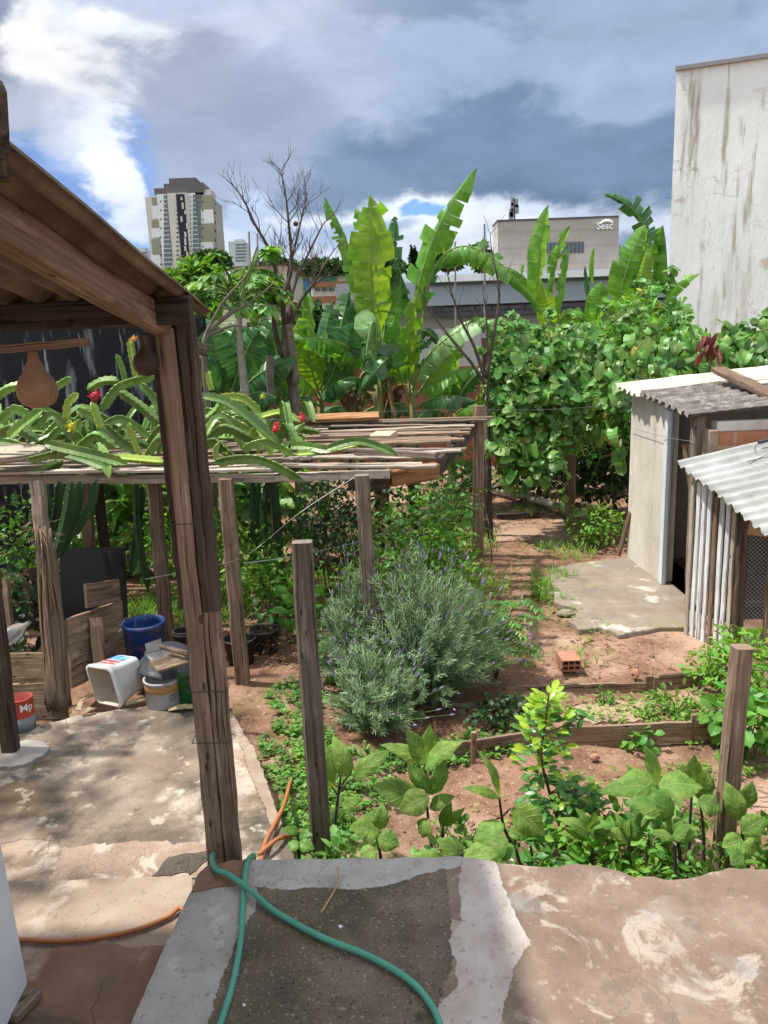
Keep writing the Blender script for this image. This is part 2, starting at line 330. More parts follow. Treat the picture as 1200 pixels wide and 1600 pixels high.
for px, py, s1, s2, lo, hi, nk, c in [
    (930, 150, 300, 190, .15, .85, .3, '#8394b0'), (350, 30, 170, 50, .3, .9, .45, '#c6d0e4'), (560, 120, 160, 60, .35, .9, .45, '#b3c0da'), (1010, 40, 160, 60, .3, .7, .5, '#9dadc8'), (760, 120, 130, 60, .35, .9, .5, '#a2b4d2'),
    (860, 262, 330, 54, .14, .6, .32, '#667d9c'), (560, 285, 190, 40, .3, .9, .3, '#7f93b0'), (900, 215, 240, 40, .35, .9, .4, '#748aa8'),
    (800, 372, 470, 48, .22, .62, .30, '#d0dbee'), (640, 345, 120, 40, .3, .7, .4, '#e8f0fc'), (1000, 345, 60, 24, .4, .9, .4, '#8398b6'), (650, 322, 46, 20, .45, .8, .3, '#86b2e8'),
    (520, 370, 100, 26, .45, .9, .4, '#a9bcd9'), (310, 240, 130, 60, .3, .9, .35, '#a5b1c9'), (350, 185, 150, 60, .35, .9, .35, '#99a6be'), (210, 75, 110, 60, .3, .8, .35, '#a0a9bf'),
    (52, 250, 110, 74, .26, .6, .24, '#7d9fd8'), (180, 365, 90, 36, .4, .8, .4, '#84aee6'), (215, 325, 80, 40, .4, .8, .45, '#d6e2f6'), (400, 335, 60, 26, .5, .9, .4, '#b9cbe8'),
    (80, 75, 66, 66, .15, .8, .26, '#ffffff'), (190, 10, 60, 26, .25, .95, .25, '#f0f4fb'), (150, 225, 34, 70, .35, .85, .3, '#e9eff9'), (30, 140, 70, 34, .35, .9, .3, '#bfc8da'), (-20, 30, 60, 60, .4, .8, .3, '#8c96ac')]:
    col = mixc(blob(px, py, s1, s2, lo, hi, nk), col, lin(c))
dm = wn('ShaderNodeMapRange'); dm.inputs[1].default_value = .3; dm.inputs[2].default_value = .7; dm.inputs[3].default_value = .76; dm.inputs[4].default_value = 1.24; K.new(mth('MULTIPLY_ADD', n2.outputs['Fac'], .45, mth('MULTIPLY', n3.outputs['Fac'], .55)), dm.inputs[0])
sc_ = wn('ShaderNodeVectorMath', operation='SCALE'); K.new(col, sc_.inputs[0]); K.new(dm.outputs[0], sc_.inputs['Scale'])
zen = wn('ShaderNodeMapRange', interpolation_type='SMOOTHSTEP'); zen.inputs[1].default_value = .62; zen.inputs[2].default_value = 1.0; K.new(el, zen.inputs[0]); hsv = wn('ShaderNodeHueSaturation'); hsv.inputs['Saturation'].default_value = 1.0; K.new(sc_.outputs[0], hsv.inputs['Color'])
col = mixc(zen.outputs[0], hsv.outputs[0], (1.45, 1.48, 1.55))
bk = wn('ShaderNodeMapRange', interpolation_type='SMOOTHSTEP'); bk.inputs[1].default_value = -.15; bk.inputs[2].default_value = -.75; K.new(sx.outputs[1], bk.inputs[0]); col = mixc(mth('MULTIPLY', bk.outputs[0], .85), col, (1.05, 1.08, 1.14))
b1 = wn('ShaderNodeBackground'); b1.inputs[1].default_value = .10; K.new(sky.outputs[0], b1.inputs[0])
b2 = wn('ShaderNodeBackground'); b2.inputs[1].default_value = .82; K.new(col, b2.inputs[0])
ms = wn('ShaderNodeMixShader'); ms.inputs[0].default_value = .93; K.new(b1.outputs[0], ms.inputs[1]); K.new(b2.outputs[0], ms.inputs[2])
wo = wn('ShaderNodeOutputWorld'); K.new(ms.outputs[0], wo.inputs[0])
S.view_settings.view_transform = 'Standard'; S.view_settings.look = 'None'; S.view_settings.gamma = 1; S.view_settings.exposure = .47
S.cycles.max_bounces = 8; S.cycles.transparent_max_bounces = 8
# ---------------------------------------------------------------- ground
def axis(fine0, fine1, st, lo, hi, gr=1.22):
    a = []; x = fine0
    while x < fine1: a.append(x); x += st
    s = st; x = a[-1]
    while x < hi: s *= gr; x += s; a.append(x)
    s = st; x = fine0; pre = []
    while x > lo: s *= gr; x -= s; pre.append(x)
    return pre[::-1]+a
xs = axis(-4, 4.6, .085, -1400, 1400); ys = axis(1.5, 13, .085, -60, 1900)
mb = MB(); nx = len(xs)
mb.v = [(x, y, hgt(x, y)) for y in ys for x in xs]
for j in range(len(ys)-1):
    for i in range(nx-1):
        mb.f.append((j*nx+i, j*nx+i+1, (j+1)*nx+i+1, (j+1)*nx+i)); mb.mi.append(0 if ys[j] < 17 else 1); mb.uv.extend([(0, 0)]*4)
FAR = M('far_ground', [(.35, (.05, .08, .02)), (.55, (.12, .13, .06)), (.7, (.2, .17, .13))], scale=.06, rough=1, bump=0)
struct(mb, 'ground', [SOIL, FAR], True)
# ---------------------------------------------------------------- terrace slab, steps, patio
def rag(pts, j, step=.02, seed=1, frames=None):
    r = random.Random(seed); out = []; n = len(pts)
    for i in range(n):
        a = V(pts[i]); b = V(pts[(i+1) % n]); k = max(1, min(120, int((b-a).length/step))); jj = j if not frames or i not in frames else 0
        for q in range(k):
            p = a.lerp(b, q/k); f = (MN.noise(p*14+V((seed*3.1, 0, 0)))*1.6+MN.noise(p*45+V((seed*3.1, 4, 0))))*j if jj else 0; f2 = (MN.noise(p*16+V((0, seed*7.7, 9)))*1.6+MN.noise(p*50+V((seed, 7, 0))))*j if jj else 0
            out.append(p+V((f+r.uniform(-jj, jj)*.35, f2+r.uniform(-jj, jj)*.35, 0)))
    return out
def sheet(name, pts, z, mat, j=.0, seed=1, th=.003):
    q = rag(pts, j, seed=seed) if j else [V(p) for p in pts]
    mb = MB(); mb.prism([(p.x, p.y) for p in q], z-th, z); return struct(mb, name, mat)
CON = M('terrace_concrete', [(.3, (.21, .145, .105)), (.5, (.31, .225, .17)), (.68, (.42, .325, .255))], scale=3.2, detail=12, bump=.5, bscale=45, rough=.85, spec=.2,
   layers=[dict(s=4.5, lo=.54, hi=.60, c=(.50, .42, .35), a=.75, d=12, dist=.6, h=.4), dict(s=2.0, lo=.56, hi=.68, c=(.17, .105, .075), a=.7, d=9), dict(s=2.6, lo=.58, hi=.7, c=(.24, .215, .19), a=.7, d=10), dict(t='speck', s=75, w=.17, c=(.5, .44, .38), a=.6), dict(t='speck', s=40, w=.14, c=(.12, .09, .07), a=.7), dict(t='crack', s=2.6, w=.006, c=(.13, .09, .07), a=.6, mask=2, h=-.4)])
TERR = M('worn_dark_screed', [(.3, (.045, .036, .026)), (.55, (.095, .074, .052)), (.75, (.17, .13, .09))], scale=3.3, detail=14, bump=.7, bscale=90, rough=.75, spec=.35,
   layers=[dict(t='speck', s=95, w=.2, c=(.20, .17, .125), a=.8, h=.3), dict(t='speck', s=55, w=.13, c=(.02, .017, .014), a=.9), dict(s=3.2, lo=.56, hi=.72, c=(.14, .105, .07), a=.6), dict(t='speck', s=150, w=.2, c=(.36, .30, .22), a=.75, h=.3), dict(t='speck', s=70, w=.09, c=(.55, .48, .38), a=.8, h=.3), dict(s=30, lo=.58, hi=.64, c=(.03, .026, .02), a=.7)])
MORT = M('grey_mortar', [(.3, (.26, .235, .215)), (.6, (.37, .345, .325)), (.75, (.43, .41, .40))], scale=2.5, detail=9, bump=.25, bscale=30, rough=.8,
   layers=[dict(s=3, lo=.58, hi=.7, c=(.30, .235, .19), a=.5), dict(s=1, mp=(1, 5, 1), lo=.56, hi=.7, c=(.23, .21, .195), a=.6), dict(t='crack', s=1.7, w=.005, c=(.14, .12, .10), a=.5, mask=1.6)])
MORT2 = M('pale_mortar', [(.3, (.36, .295, .26)), (.55, (.46, .395, .355)), (.75, (.52, .47, .44))], scale=4, detail=9, bump=.2, bscale=40, rough=.8, layers=[dict(s=6, lo=.58, hi=.66, c=(.35, .26, .21), a=.6), dict(s=1.2, mp=(5, 1, 1), lo=.5, hi=.7, c=(.50, .48, .47), a=.6)])
PAT = M('stained_patio', [(.3, (.15, .115, .085)), (.5, (.255, .20, .155)), (.68, (.37, .305, .24))], scale=2.2, detail=13, bump=.55, bscale=30, rough=.9, spec=.15,
   layers=[dict(s=1.3, lo=.46, hi=.56, c=(.085, .07, .052), a=.75, d=11, dist=.5), dict(s=1.9, lo=.55, hi=.62, c=(.49, .43, .36), a=.75, d=12), dict(s=3.4, lo=.53, hi=.60, c=(.06, .052, .038), a=.65, d=12), dict(s=1.0, lo=.5, hi=.64, c=(.27, .165, .105), a=.6, d=10), dict(s=8, lo=.58, hi=.63, c=(.5, .45, .38), a=.6, d=9), dict(s=50, lo=.61, hi=.65, c=(.15, .12, .09), a=.6, d=4), dict(t='crack', s=1.4, w=.008, c=(.09, .07, .05), a=.8, mask=.9, h=-.5)])
STEP = M('tan_step_concrete', [(.3, (.25, .185, .135)), (.6, (.34, .265, .20)), (.75, (.40, .32, .25))], scale=3.5, detail=10, bump=.3, bscale=50, rough=.9, spec=.15, layers=[dict(s=2.2, lo=.53, hi=.66, c=(.21, .155, .115), a=.65, d=11), dict(s=5, lo=.56, hi=.62, c=(.44, .37, .30), a=.6, d=11), dict(s=60, lo=.61, hi=.66, c=(.16, .125, .095), a=.6, d=4), dict(t='crack', s=1.1, w=.008, c=(.11, .08, .06), a=.7, mask=.8, h=-.4)])
STEPR = M('reddish_step_concrete', [(.3, (.15, .082, .052)), (.55, (.24, .145, .098)), (.75, (.33, .22, .16))], scale=2.4, detail=11, bump=.6, bscale=40, rough=.9, spec=.15, layers=[dict(s=2, lo=.54, hi=.64, c=(.11, .082, .062), a=.8, d=10), dict(t='crack', s=3.2, w=.01, c=(.08, .05, .035), a=.8, mask=1.4, h=-.5), dict(s=3.4, lo=.58, hi=.66, c=(.40, .30, .22), a=.7, d=10)])
P2 = lambda L, z: [gp(x, y, z).to_2d().to_3d() for x, y in L]
fe = P2([(318, 1372), (335, 1356), (388, 1345), (500, 1343), (620, 1342), (720, 1343), (760, 1346), (800, 1353), (850, 1356), (900, 1349), (935, 1351), (965, 1360), (990, 1369), (1040, 1373), (1080, 1371), (1112, 1364), (1140, 1358), (1200, 1360), (1300, 1362)], 0)
slab = rag(fe, .006, .03, 3, frames=[len(fe)-1])[:]
slab = slab[:min(range(len(slab)), key=lambda i: (slab[i]-fe[-1]).length)+1]
slab += [V((3.5, 2.02, 0)), V((3.5, -1.5, 0)), V((-.72, -1.5, 0)), V((-.70, 1.0, 0)), V(P2([(205, 1600)], 0)[0]), V(P2([(255, 1485)], 0)[0]), V(P2([(296, 1398)], 0)[0])]
mb = MB(); mb.prism([(p.x, p.y) for p in slab], -.95, -.007); struct(mb, 'terrace_slab', CON)
def sdist(x, y, P):
    ins = False; best = 9; n = len(P); bp = None
    for k in range(n):
        x0, y0 = P[k]; x1, y1 = P[(k+1) % n]; dx = x1-x0; dy = y1-y0; t = max(0, min(1, ((x-x0)*dx+(y-y0)*dy)/(dx*dx+dy*dy+1e-12))); qx = x0+t*dx; qy = y0+t*dy; d = (qx-x)**2+(qy-y)**2
        if d < best: best = d; bp = (qx, qy)
        if (y0 > y) != (y1 > y) and x < (x1-x0)*(y-y0)/(y1-y0)+x0: ins = not ins
    return (math.sqrt(best) if ins else -math.sqrt(best)), bp
ZONES = dict(paving=P2([(690, 1300), (2300, 1300), (2300, 1650), (1900, 2400), (560, 2400), (670, 1640), (690, 1560), (710, 1500), (706, 1440)], 0),
  pale=P2([(726, 1330), (771, 1330), (785, 1385), (803, 1425), (826, 1476), (806, 1512), (792, 1560), (776, 1640), (690, 1760), (668, 1640), (690, 1565), (715, 1548), (712, 1505), (701, 1470), (722, 1442), (716, 1385)], 0),
  edging=P2([(385, 1330), (728, 1330), (722, 1356), (660, 1366), (648, 1374), (600, 1386), (560, 1393), (510, 1388), (450, 1392), (400, 1388), (385, 1380)], 0),
  kerb=P2([(150, 1720), (200, 1600), (250, 1487), (290, 1398), (300, 1360), (380, 1340), (402, 1395), (398, 1425), (370, 1470), (347, 1530), (335, 1570), (312, 1640), (280, 1720)], 0))
ZP = {k: [(p.x, p.y) for p in v] for k, v in ZONES.items()}; SP = [(p.x, p.y) for p in slab]
gx_ = axis(-.72, 1.30, .0115, -.73, 3.4, 1.15); gy_ = axis(1.42, 2.32, .0115, -.9, 2.33, 1.15); mb = MB(); att = {k: [] for k in ZP}; idx = {}; ins_ = []
SPB = [q for q in SP]
for jy, y in enumerate(gy_):
    for ix, x in enumerate(gx_):
        near = y > 1.9 or x < -.5
        d_, bp = sdist(x, y, SPB) if near else (1, None)
        if d_ < -.02: continue
        X, Y = (bp if d_ < 0 else (x, y)); idx[(jy, ix)] = len(mb.v); ins_.append(d_ >= 0)
        v_ = {k: sdist(X, Y, P)[0] for k, P in ZP.items()}
        for k in att: att[k].append(v_[k])
        h = .002*MN.noise(V((X*9, Y*9, 0)))+.0012*MN.noise(V((X*30, Y*30, 2)))
        h += .005*sm(-.004, .012, max(v_['pale'], v_['edging'], v_['kerb'])+.02*MN.noise(V((X*25, Y*25, 7))))+.0025*sm(-.004, .01, v_['paving'])*(1+1.2*MN.noise(V((X*16, Y*16, 4))))
        mb.v.append((X, Y, h+.003-.005*sm(.02, 0, max(d_, 0))*near))
for (jy, ix), a in idx.items():
    q = [(jy, ix), (jy, ix+1), (jy+1, ix+1), (jy+1, ix)]
    if all(k in idx for k in q) and any(ins_[idx[k]] for k in q): mb.f.append(tuple(idx[k] for k in q)); mb.mi.append(0); mb.uv.extend([(0, 0)]*4)
TOP = M('terrace_surface', [(.3, (.06, .048, .035)), (.5, (.115, .09, .066)), (.7, (.19, .15, .115))], scale=4, detail=14, bump=.45, bscale=85, rough=.82, spec=.25, layers=[
  dict(s=2.2, lo=.5, hi=.66, c=(.17, .125, .085), a=.6, d=8), dict(s=70, lo=.62, hi=.67, c=(.30, .25, .19), a=.8, d=3), dict(s=110, lo=.63, hi=.67, c=(.025, .02, .016), a=.9, d=2), dict(t='speck', s=85, w=.12, c=(.42, .36, .28), a=.7), dict(s=5, lo=.6, hi=.68, c=(.035, .03, .024), a=.7, d=10),
  dict(t='sub', attr='paving', ns=3.4, es=26, ek=1.3, stops=[(.3, (.135, .09, .065)), (.5, (.21, .145, .107)), (.68, (.29, .22, .168))], layers=[dict(s=4.5, lo=.55, hi=.60, c=(.43, .37, .31), a=.7, d=13, dist=.8, h=.3), dict(s=2.4, lo=.54, hi=.64, c=(.18, .125, .095), a=.75, d=11), dict(s=2.9, lo=.55, hi=.65, c=(.25, .235, .215), a=.75, d=12), dict(s=9, lo=.57, hi=.62, c=(.15, .115, .09), a=.6, d=10), dict(s=30, lo=.61, hi=.66, c=(.40, .34, .28), a=.4, d=8), dict(s=80, lo=.60, hi=.68, c=(.13, .1, .08), a=.5, d=6), dict(t='crack', s=2.6, w=.006, c=(.12, .09, .07), a=.6, mask=2)]),
  dict(t='sub', attr='edging', ns=5, es=34, ek=.7, stops=[(.3, (.29, .27, .25)), (.5, (.38, .36, .34)), (.7, (.45, .43, .41))], h=.5, layers=[dict(s=6, lo=.56, hi=.64, c=(.27, .22, .19), a=.6, d=10), dict(t='crack', s=4, w=.012, c=(.13, .1, .08), a=.7, mask=2.5), dict(s=55, lo=.62, hi=.66, c=(.2, .17, .15), a=.6, d=3)]),
  dict(t='sub', attr='kerb', ns=4, es=34, ek=.8, stops=[(.3, (.24, .215, .19)), (.5, (.34, .315, .285)), (.7, (.42, .395, .365))], h=.5, layers=[dict(s=1.5, mp=(6, 1.6, 1), lo=.54, hi=.66, c=(.25, .235, .22), a=.6, d=8), dict(s=5, lo=.56, hi=.64, c=(.24, .17, .13), a=.6, d=10), dict(s=7, lo=.59, hi=.64, c=(.5, .47, .44), a=.5, d=9), dict(t='crack', s=2.2, w=.008, c=(.13, .1, .08), a=.6, mask=1.6), dict(s=55, lo=.62, hi=.66, c=(.17, .15, .13), a=.6, d=3)]),
  dict(t='sub', attr='pale', ns=6, es=30, ek=.9, stops=[(.3, (.36, .295, .255)), (.5, (.45, .385, .345)), (.7, (.52, .47, .435))], h=.4, layers=[dict(s=1.6, mp=(5, 1.5, 1), lo=.5, hi=.66, c=(.49, .465, .45), a=.7, d=9), dict(s=7, lo=.57, hi=.63, c=(.33, .235, .185), a=.7, d=11), dict(s=60, lo=.62, hi=.66, c=(.25, .2, .17), a=.6, d=3)])])
o = struct(mb, 'terrace_surface', TOP, True)
for k, vals in att.items(): a_ = o.data.attributes.new(k, 'FLOAT', 'POINT'); a_.data.foreach_set('value', vals)
mb = MB()
q = rag(P2([(302, 1398), (306, 1376), (330, 1356), (384, 1347), (390, 1352), (378, 1380), (340, 1392)], 0), .01, .02, 8)
mb.prism([(p.x, p.y) for p in q], -.001, .012); struct(mb, 'broken_kerb_corner', STEPR)
# steps
def tread(name, pts, z, mat, j, seed, fr=None):
    q = rag(pts, j, .05, seed, fr); mb = MB(); mb.prism([(p.x, p.y) for p in q], -.95, z); struct(mb, name, mat)
A = [gp(x, y, -.17) for x, y in [(30, 1487), (100, 1481), (170, 1474), (240, 1476), (262, 1478)]]
tread('upper_step', [V((-3.2, 2.04, 0))]+[p.to_2d().to_3d() for p in A]+[V((-.74, 1.2, 0)), V((-.745, -1.4, 0)), V((-3.2, -1.4, 0))], -.17, STEPR, .012, 11)
tread('middle_step', [V((-3.2, 2.57, 0))]+[gp(x, y, -.34).to_2d().to_3d() for x, y in [(75, 1376), (190, 1371), (302, 1369)]]+[V((-.665, 1.98, 0)), V((-.70, 1.9, 0)), V((-3.2, 1.9, 0))], -.34, STEP, .004, 12)
pp = [V((-.655, 2.1, 0)), V((-.58, 2.34, 0))]+[gp(x, y, -.5).to_2d().to_3d() for x, y in [(462, 1345), (440, 1292), (402, 1200), (380, 1140), (362, 1108), (330, 1092), (250, 1100), (190, 1108), (120, 1118), (0, 1150)]]+[V((-4.5, 4.1, 0)), V((-4.5, 2.1, 0))]
tread('patio', pp, -.5, PAT, .012, 13)
sheet('patio_curb', P2([(374, 1158), (396, 1168), (440, 1290), (430, 1305), (404, 1240), (385, 1195)], -.5), -.488, STEP, .006, 14, .02)
sheet('patio_patch', P2([(100, 1324), (200, 1318), (290, 1316), (345, 1322), (345, 1338), (330, 1354), (300, 1374), (78, 1380)], -.5), -.494, CON, .014, 15)
sheet('dark_screed_patch', P2([(262, 1340), (330, 1334), (322, 1350), (300, 1368), (240, 1371)], -.5), -.490, TERR, .01, 16)
# ---------------------------------------------------------------- lean-to roof
def corr(mb, o, du, dv, pitch, amp, th=.006, nv=10, sag=.004, seed=0, m=0, rj=.0):
    o = V(o); du = V(du); dv = V(dv); n = du.cross(dv).normalized()
    if n.z < 0: n = -n
    L = du.length; k = max(8, int(L/pitch*8)); R = random.Random(seed); ends = [R.uniform(-rj, rj) for _ in range(k+1)]; tops = []
    for s_ in (0, 1):
        for j in range(nv+1):
            for i in range(k+1):
                u = i/k; v = j/nv; h = amp*math.cos(2*math.pi*u*L/pitch)+sag*MN.noise(V((u*3, v*4, seed)))*4
                vv = v+(ends[i] if j in (0, nv) else 0)
                tops.append(o+du*u+dv*vv+n*(h-(th if s_ else 0)))
    st = (k+1)*(nv+1); fs = []; uv = []
    for j in range(nv):
        for i in range(k):
            a = j*(k+1)+i; f = (a, a+1, a+k+2, a+k+1); q = [(i/k*L, j/nv*dv.length), ((i+1)/k*L, j/nv*dv.length), ((i+1)/k*L, (j+1)/nv*dv.length), (i/k*L, (j+1)/nv*dv.length)]
            fs.append(f); uv.append(q); fs.append(tuple(x+st for x in reversed(f))); uv.append(q[::-1])
    for j in (0, nv):
        for i in range(k):
            a = j*(k+1)+i; f = (a, a+st, a+st+1, a+1); fs.append(f); uv.append([(0, 0)]*4)
    for i in (0, k):
        for j in range(nv):
            a = j*(k+1)+i; fs.append((a, a+k+1, a+k+1+st, a+st)); uv.append([(0, 0)]*4)
    mb.add(tops, fs, uv, m)
ROOFM = M('brown_fibre_cement', [(.3, (.11, .075, .052)), (.5, (.20, .145, .105)), (.7, (.29, .225, .17))], scale=5, detail=10, bump=.3, bscale=40, rough=.9, spec=.1, layers=[dict(s=1, mp=(14, 2.2, 2), lo=.52, hi=.66, c=(.07, .05, .038), a=.7), dict(s=7, lo=.62, hi=.7, c=(.12, .12, .05), a=.5), dict(s=2, lo=.55, hi=.7, c=(.30, .21, .14), a=.5)])
lean = thing('lean_to', 'rustic lean-to with brown corrugated roof on a doubled plank post at terrace corner', 'lean-to', (-.6, 2.28, -.5))
RZ = lambda y: 1.728+.138*(2.42-y)
for i in range(3):
    mb = MB(); x1 = -.51-i*.97; z = .012*i
    corr(mb, (x1-1.08, -.3, RZ(-.3)+z), (1.08, 0, 0), (0, 2.74+U(-.02, .02), RZ(2.44)-RZ(-.3)), .092, .017, .006, 14, .003, i)
    mb.build('roof_sheet', ROOFM, lean, True)
rf = lambda x, y, dz: V((x, y, RZ(y)-.024+dz))
mb = MB(); mb.plank(rf(-.625, 2.33, -.035), rf(-.615, -.2, -.035), .055, .075, (0, 0, 1), .003, 14); mb.build('rafter', W_BROWN, lean)
mb = MB(); mb.plank(rf(-1.9, 2.33, -.035), rf(-1.9, -.2, -.035), .055, .075, (0, 0, 1), .003, 14); mb.build('rafter', W_BROWN, lean)
mb = MB(); mb.plank(rf(-3.2, 2.10, -.03), rf(-.505, 2.17, -.03), .06, .075, (0, 0, 1), .004, 14); mb.build('eave_beam', W_DARK, lean)
mb = MB(); mb.plank(rf(-3.2, 1.12, .06), rf(-.50, 1.12, .06), .05, .06, (0, 0, 1), .004, 10); mb.build('purlin', W_DARK, lean)
pt = at(273, 505, 2.30); pb_ = at(349, 1350, 2.30); dd = (pb_-pt).normalized(); pb_ = pt+dd*((-.52-pt.z)/dd.z)
mid = pt.lerp(pb_, .40)
r_ = V((1, 0, 0)); hw = .054
mb = MB(); mb.plank(pt-r_*.026+V((0, 0, -.015)), pb_-r_*.018, hw, .05, (0, -1, 0), .0025, 22); mb.build('post_plank', W_BROWN, lean)
mb = MB(); mb.plank(pt+r_*.027+V((0, .012, .02)), mid+r_*.034+V((0, .012, 0)), hw*1.05, .05, (0, -1, 0), .0025, 12); mb.build('post_plank', W_DARK, lean)
mb = MB(); mb.plank(mid+r_*.033+V((0, .008, 0)), pb_+r_*.036, hw*.95, .05, (0, -1, 0), .0025, 14); mb.build('post_plank', W_BROWN, lean)
mb = MB(); mb.plank(pt-r_*.062+V((0, .045, -.02)), mid-r_*.05+V((0, .045, 0)), .05, .035, (0, -1, 0), .002, 12); mb.build('post_plank', W_DARK, lean)
mb = MB(); mb.plank(at(296, 545, 2.38), at(322, 546, 2.40), .03, .04, (0, 0, 1), .002, 3); mb.build('brace_block', W_GREY, lean)
WIRE = flat('rusty_wire', (.05, .04, .035), .6, .5)
WIREG = flat('grey_wire', (.32, .33, .34), .45, .5, metal=.6)
for k in (.27, .52, .60, .86):
    c = pt.lerp(pb_, k); mb = MB(); mb.tube([c+V((.004+a*.063, b*.037, U(-.004, .004))) for a, b in ((-1, -.7), (0, -.72), (1, -.7), (1, .9), (-1, .9), (-1, -.7))], .0016, 5); mb.build('binding_wire', WIRE, lean)
mb = MB(); a = at(0, 232, 1.1); mb.lathe([(.0, -.06), (.012, -.06), (.014, 0), (.013, .05), (.008, .062), (0, .062)], a+V((-.0, 0, .02)), (0.1, .0, 1), 12); mb.build('ridge_stub', W_DARK, lean, True)
# hanging bar and gourds
bar = thing('hanging_bar', 'thin brown wooden bar hung on wires under the lean-to eave', 'bar', at(60, 540, 2.12))
a = at(-60, 551, 2.12); b = at(139, 534, 2.14); mb = MB(); mb.plank(a, b, .018, .022, (0, 0, 1), .001, 10); mb.build('bar', W_BROWN, bar)
for px in (5, 38, 74):
    mb = MB(); q = a.lerp(b, (px+60)/200); mb.tube([q+V((0, 0, -.014)), q+V((.002, -.004, .05)), V((q.x, q.y, RZ(q.y)-.03))], .0011, 5); mb.build('hanger_wire', WIRE, bar)
GOURD = M('dry_gourd', [(.3, (.25, .14, .075)), (.6, (.36, .225, .13)), (.8, (.44, .3, .19))], scale=14, bump=.1, rough=.5, spec=.35, layers=[dict(s=30, lo=.62, hi=.68, c=(.14, .075, .04), a=.7)])
GOURD2 = M('dark_gourd', [(.3, (.035, .022, .015)), (.6, (.085, .052, .032)), (.8, (.17, .11, .07))], scale=12, bump=.1, rough=.5, spec=.35)
c = at(62, 638, 2.13); h = at(62, 547, 2.13).z-c.z
mb = MB(); mb.lathe([(.0, 0), (.02, .002), (.042, .013), (.053, .035), (.054, .055), (.046, .078), (.031, .098), (.022, .118), (.016, h*.82), (.0125, h*.96), (.006, h), (0, h)], c, (0, 0, 1), 26)
single(mb, 'bottle_gourd', GOURD, 'pale tan bottle gourd hanging from the thin wooden bar', 'gourd', c, smooth=True)
c = at(229, 588, 2.24)
mb = MB(); mb.lathe([(0, 0), (.02, .003), (.033, .018), (.037, .037), (.032, .056), (.02, .07), (.012, .085), (.010, .11), (.012, .12), (0, .122)], c, (.06, 0, 1), 22)
single(mb, 'round_gourd', GOURD2, 'dark round dried gourd hanging on the left of the big plank post', 'gourd', c, smooth=True)
# ---------------------------------------------------------------- white cabinet, wedge, hoses
WHITE = M('white_enamel', [(.3, (.62, .65, .69)), (.7, (.74, .76, .78))], scale=3, rough=.35, spec=.5, bump=.02, layers=[dict(s=9, lo=.66, hi=.72, c=(.4, .4, .4), a=.4)])
c0 = gp(47, 1546, -.17); c1 = at(-6, 1270, 1.93); e = V((.22, -1, 0)).normalized(); cab = thing('white_cabinet', 'white metal cabinet on the upper step, cut by the left photo edge', 'cabinet', c0)
dn = (c1-c0); mb = MB(); mb.box(c0+V((0, 0, .02)), (-.55, -.10, 0), V((.03, -.62, 0)), dn*1.05); o = mb.build('cabinet_body', WHITE, cab); bv = o.modifiers.new('b', 'BEVEL'); bv.width = .012; bv.segments = 3
mb = MB(); mb.box(c0+V((-.02, -.03, 0)), (-.5, -.09, 0), V((.03, -.55, 0)), (0, 0, .022)); mb.build('base_plinth', flat('grey_plinth', (.2, .2, .2)), cab)
c = gp(40, 1572, -.17); mb = MB(); mb.plank(gp(20, 1592, -.15), gp(58, 1552, -.155), .035, .025, (0, 0, 1), .001, 3); single(mb, 'wood_offcut', W_GREY, 'small grey wood offcut lying against the white cabinet foot', 'wood offcut', c)
HOSE = M('green_hose', [(.3, (.045, .22, .15)), (.7, (.075, .32, .22))], scale=6, rough=.38, spec=.5, bump=.03)
OHOSE = M('orange_hose', [(.3, (.32, .11, .04)), (.7, (.45, .18, .08))], scale=6, rough=.5, bump=.05)
hz = lambda x, y, z=.019: gp(x, y, z)
P = [hz(325, 1650), hz(347, 1592), hz(364, 1535), hz(376, 1470), hz(380, 1405), hz(383, 1366, .03), gp(388, 1344, .026), V((-.482, 2.29, -.07)), V((-.51, 2.36, -.17)), V((-.56, 2.38, -.19)), V((-.605, 2.33, -.12)), V((-.605, 2.235, -.02)), gp(336, 1357, .026), gp(356, 1366, .034), hz(390, 1390, .036), hz(430, 1424), hz(500, 1463), hz(575, 1493), hz(635, 1528), hz(668, 1562), hz(688, 1604), hz(700, 1680)]
mb = MB(); mb.tube(spline(P, 10), .0086, 12); single(mb, 'garden_hose', HOSE, 'green garden hose looped round the big post and over the terrace', 'hose', hz(430, 1424), smooth=True)
P = [gp(x, y, -.318) for x, y in [(-60, 1462), (0, 1466), (35, 1466), (100, 1468), (160, 1462), (220, 1448), (262, 1430), (285, 1418)]]
P[-3].z = -.31; mb = MB(); mb.tube(spline([V((p.x, p.y, -.325)) for p in P]+[V((-.67, 2.25, -.36))], 8), .0088, 10); single(mb, 'orange_hose', OHOSE, 'orange hose lying across the tan middle step', 'hose', P[3], smooth=True)
P = [V((-.60, 2.36, -.44)), V((-.56, 2.55, -.48)), gp(412, 1325, -.47), gp(428, 1290, -.47), gp(442, 1262, -.52), gp(450, 1235, -.60), gp(455, 1215, -.66)]
mb = MB(); mb.tube(spline(P, 8), .010, 10); P2_ = [gp(405, 1335, -.46), gp(432, 1312, -.46), gp(452, 1306, -.5), gp(470, 1300, -.55)]
single(mb, 'orange_hose', OHOSE, 'orange hose running into the weeds beside the patio edge', 'hose', P[2], smooth=True)
mb = MB(); mb.tube(spline(P2_, 8), .010, 10); single(mb, 'orange_hose', OHOSE, 'short orange hose end curling right behind the terrace post', 'hose', P2_[1], smooth=True)
mb = MB(); mb.tube(spline([gp(x, y, z) for x, y, z in [(528, 1352, .012), (530, 1372, .015), (522, 1392, .012), (503, 1424, .012)]], 6), .0018, 5); single(mb, 'straw_twig', flat('straw', (.5, .34, .1)), 'thin yellow straw lying on the grey mortar edging', 'twig', gp(522, 1392, 0))
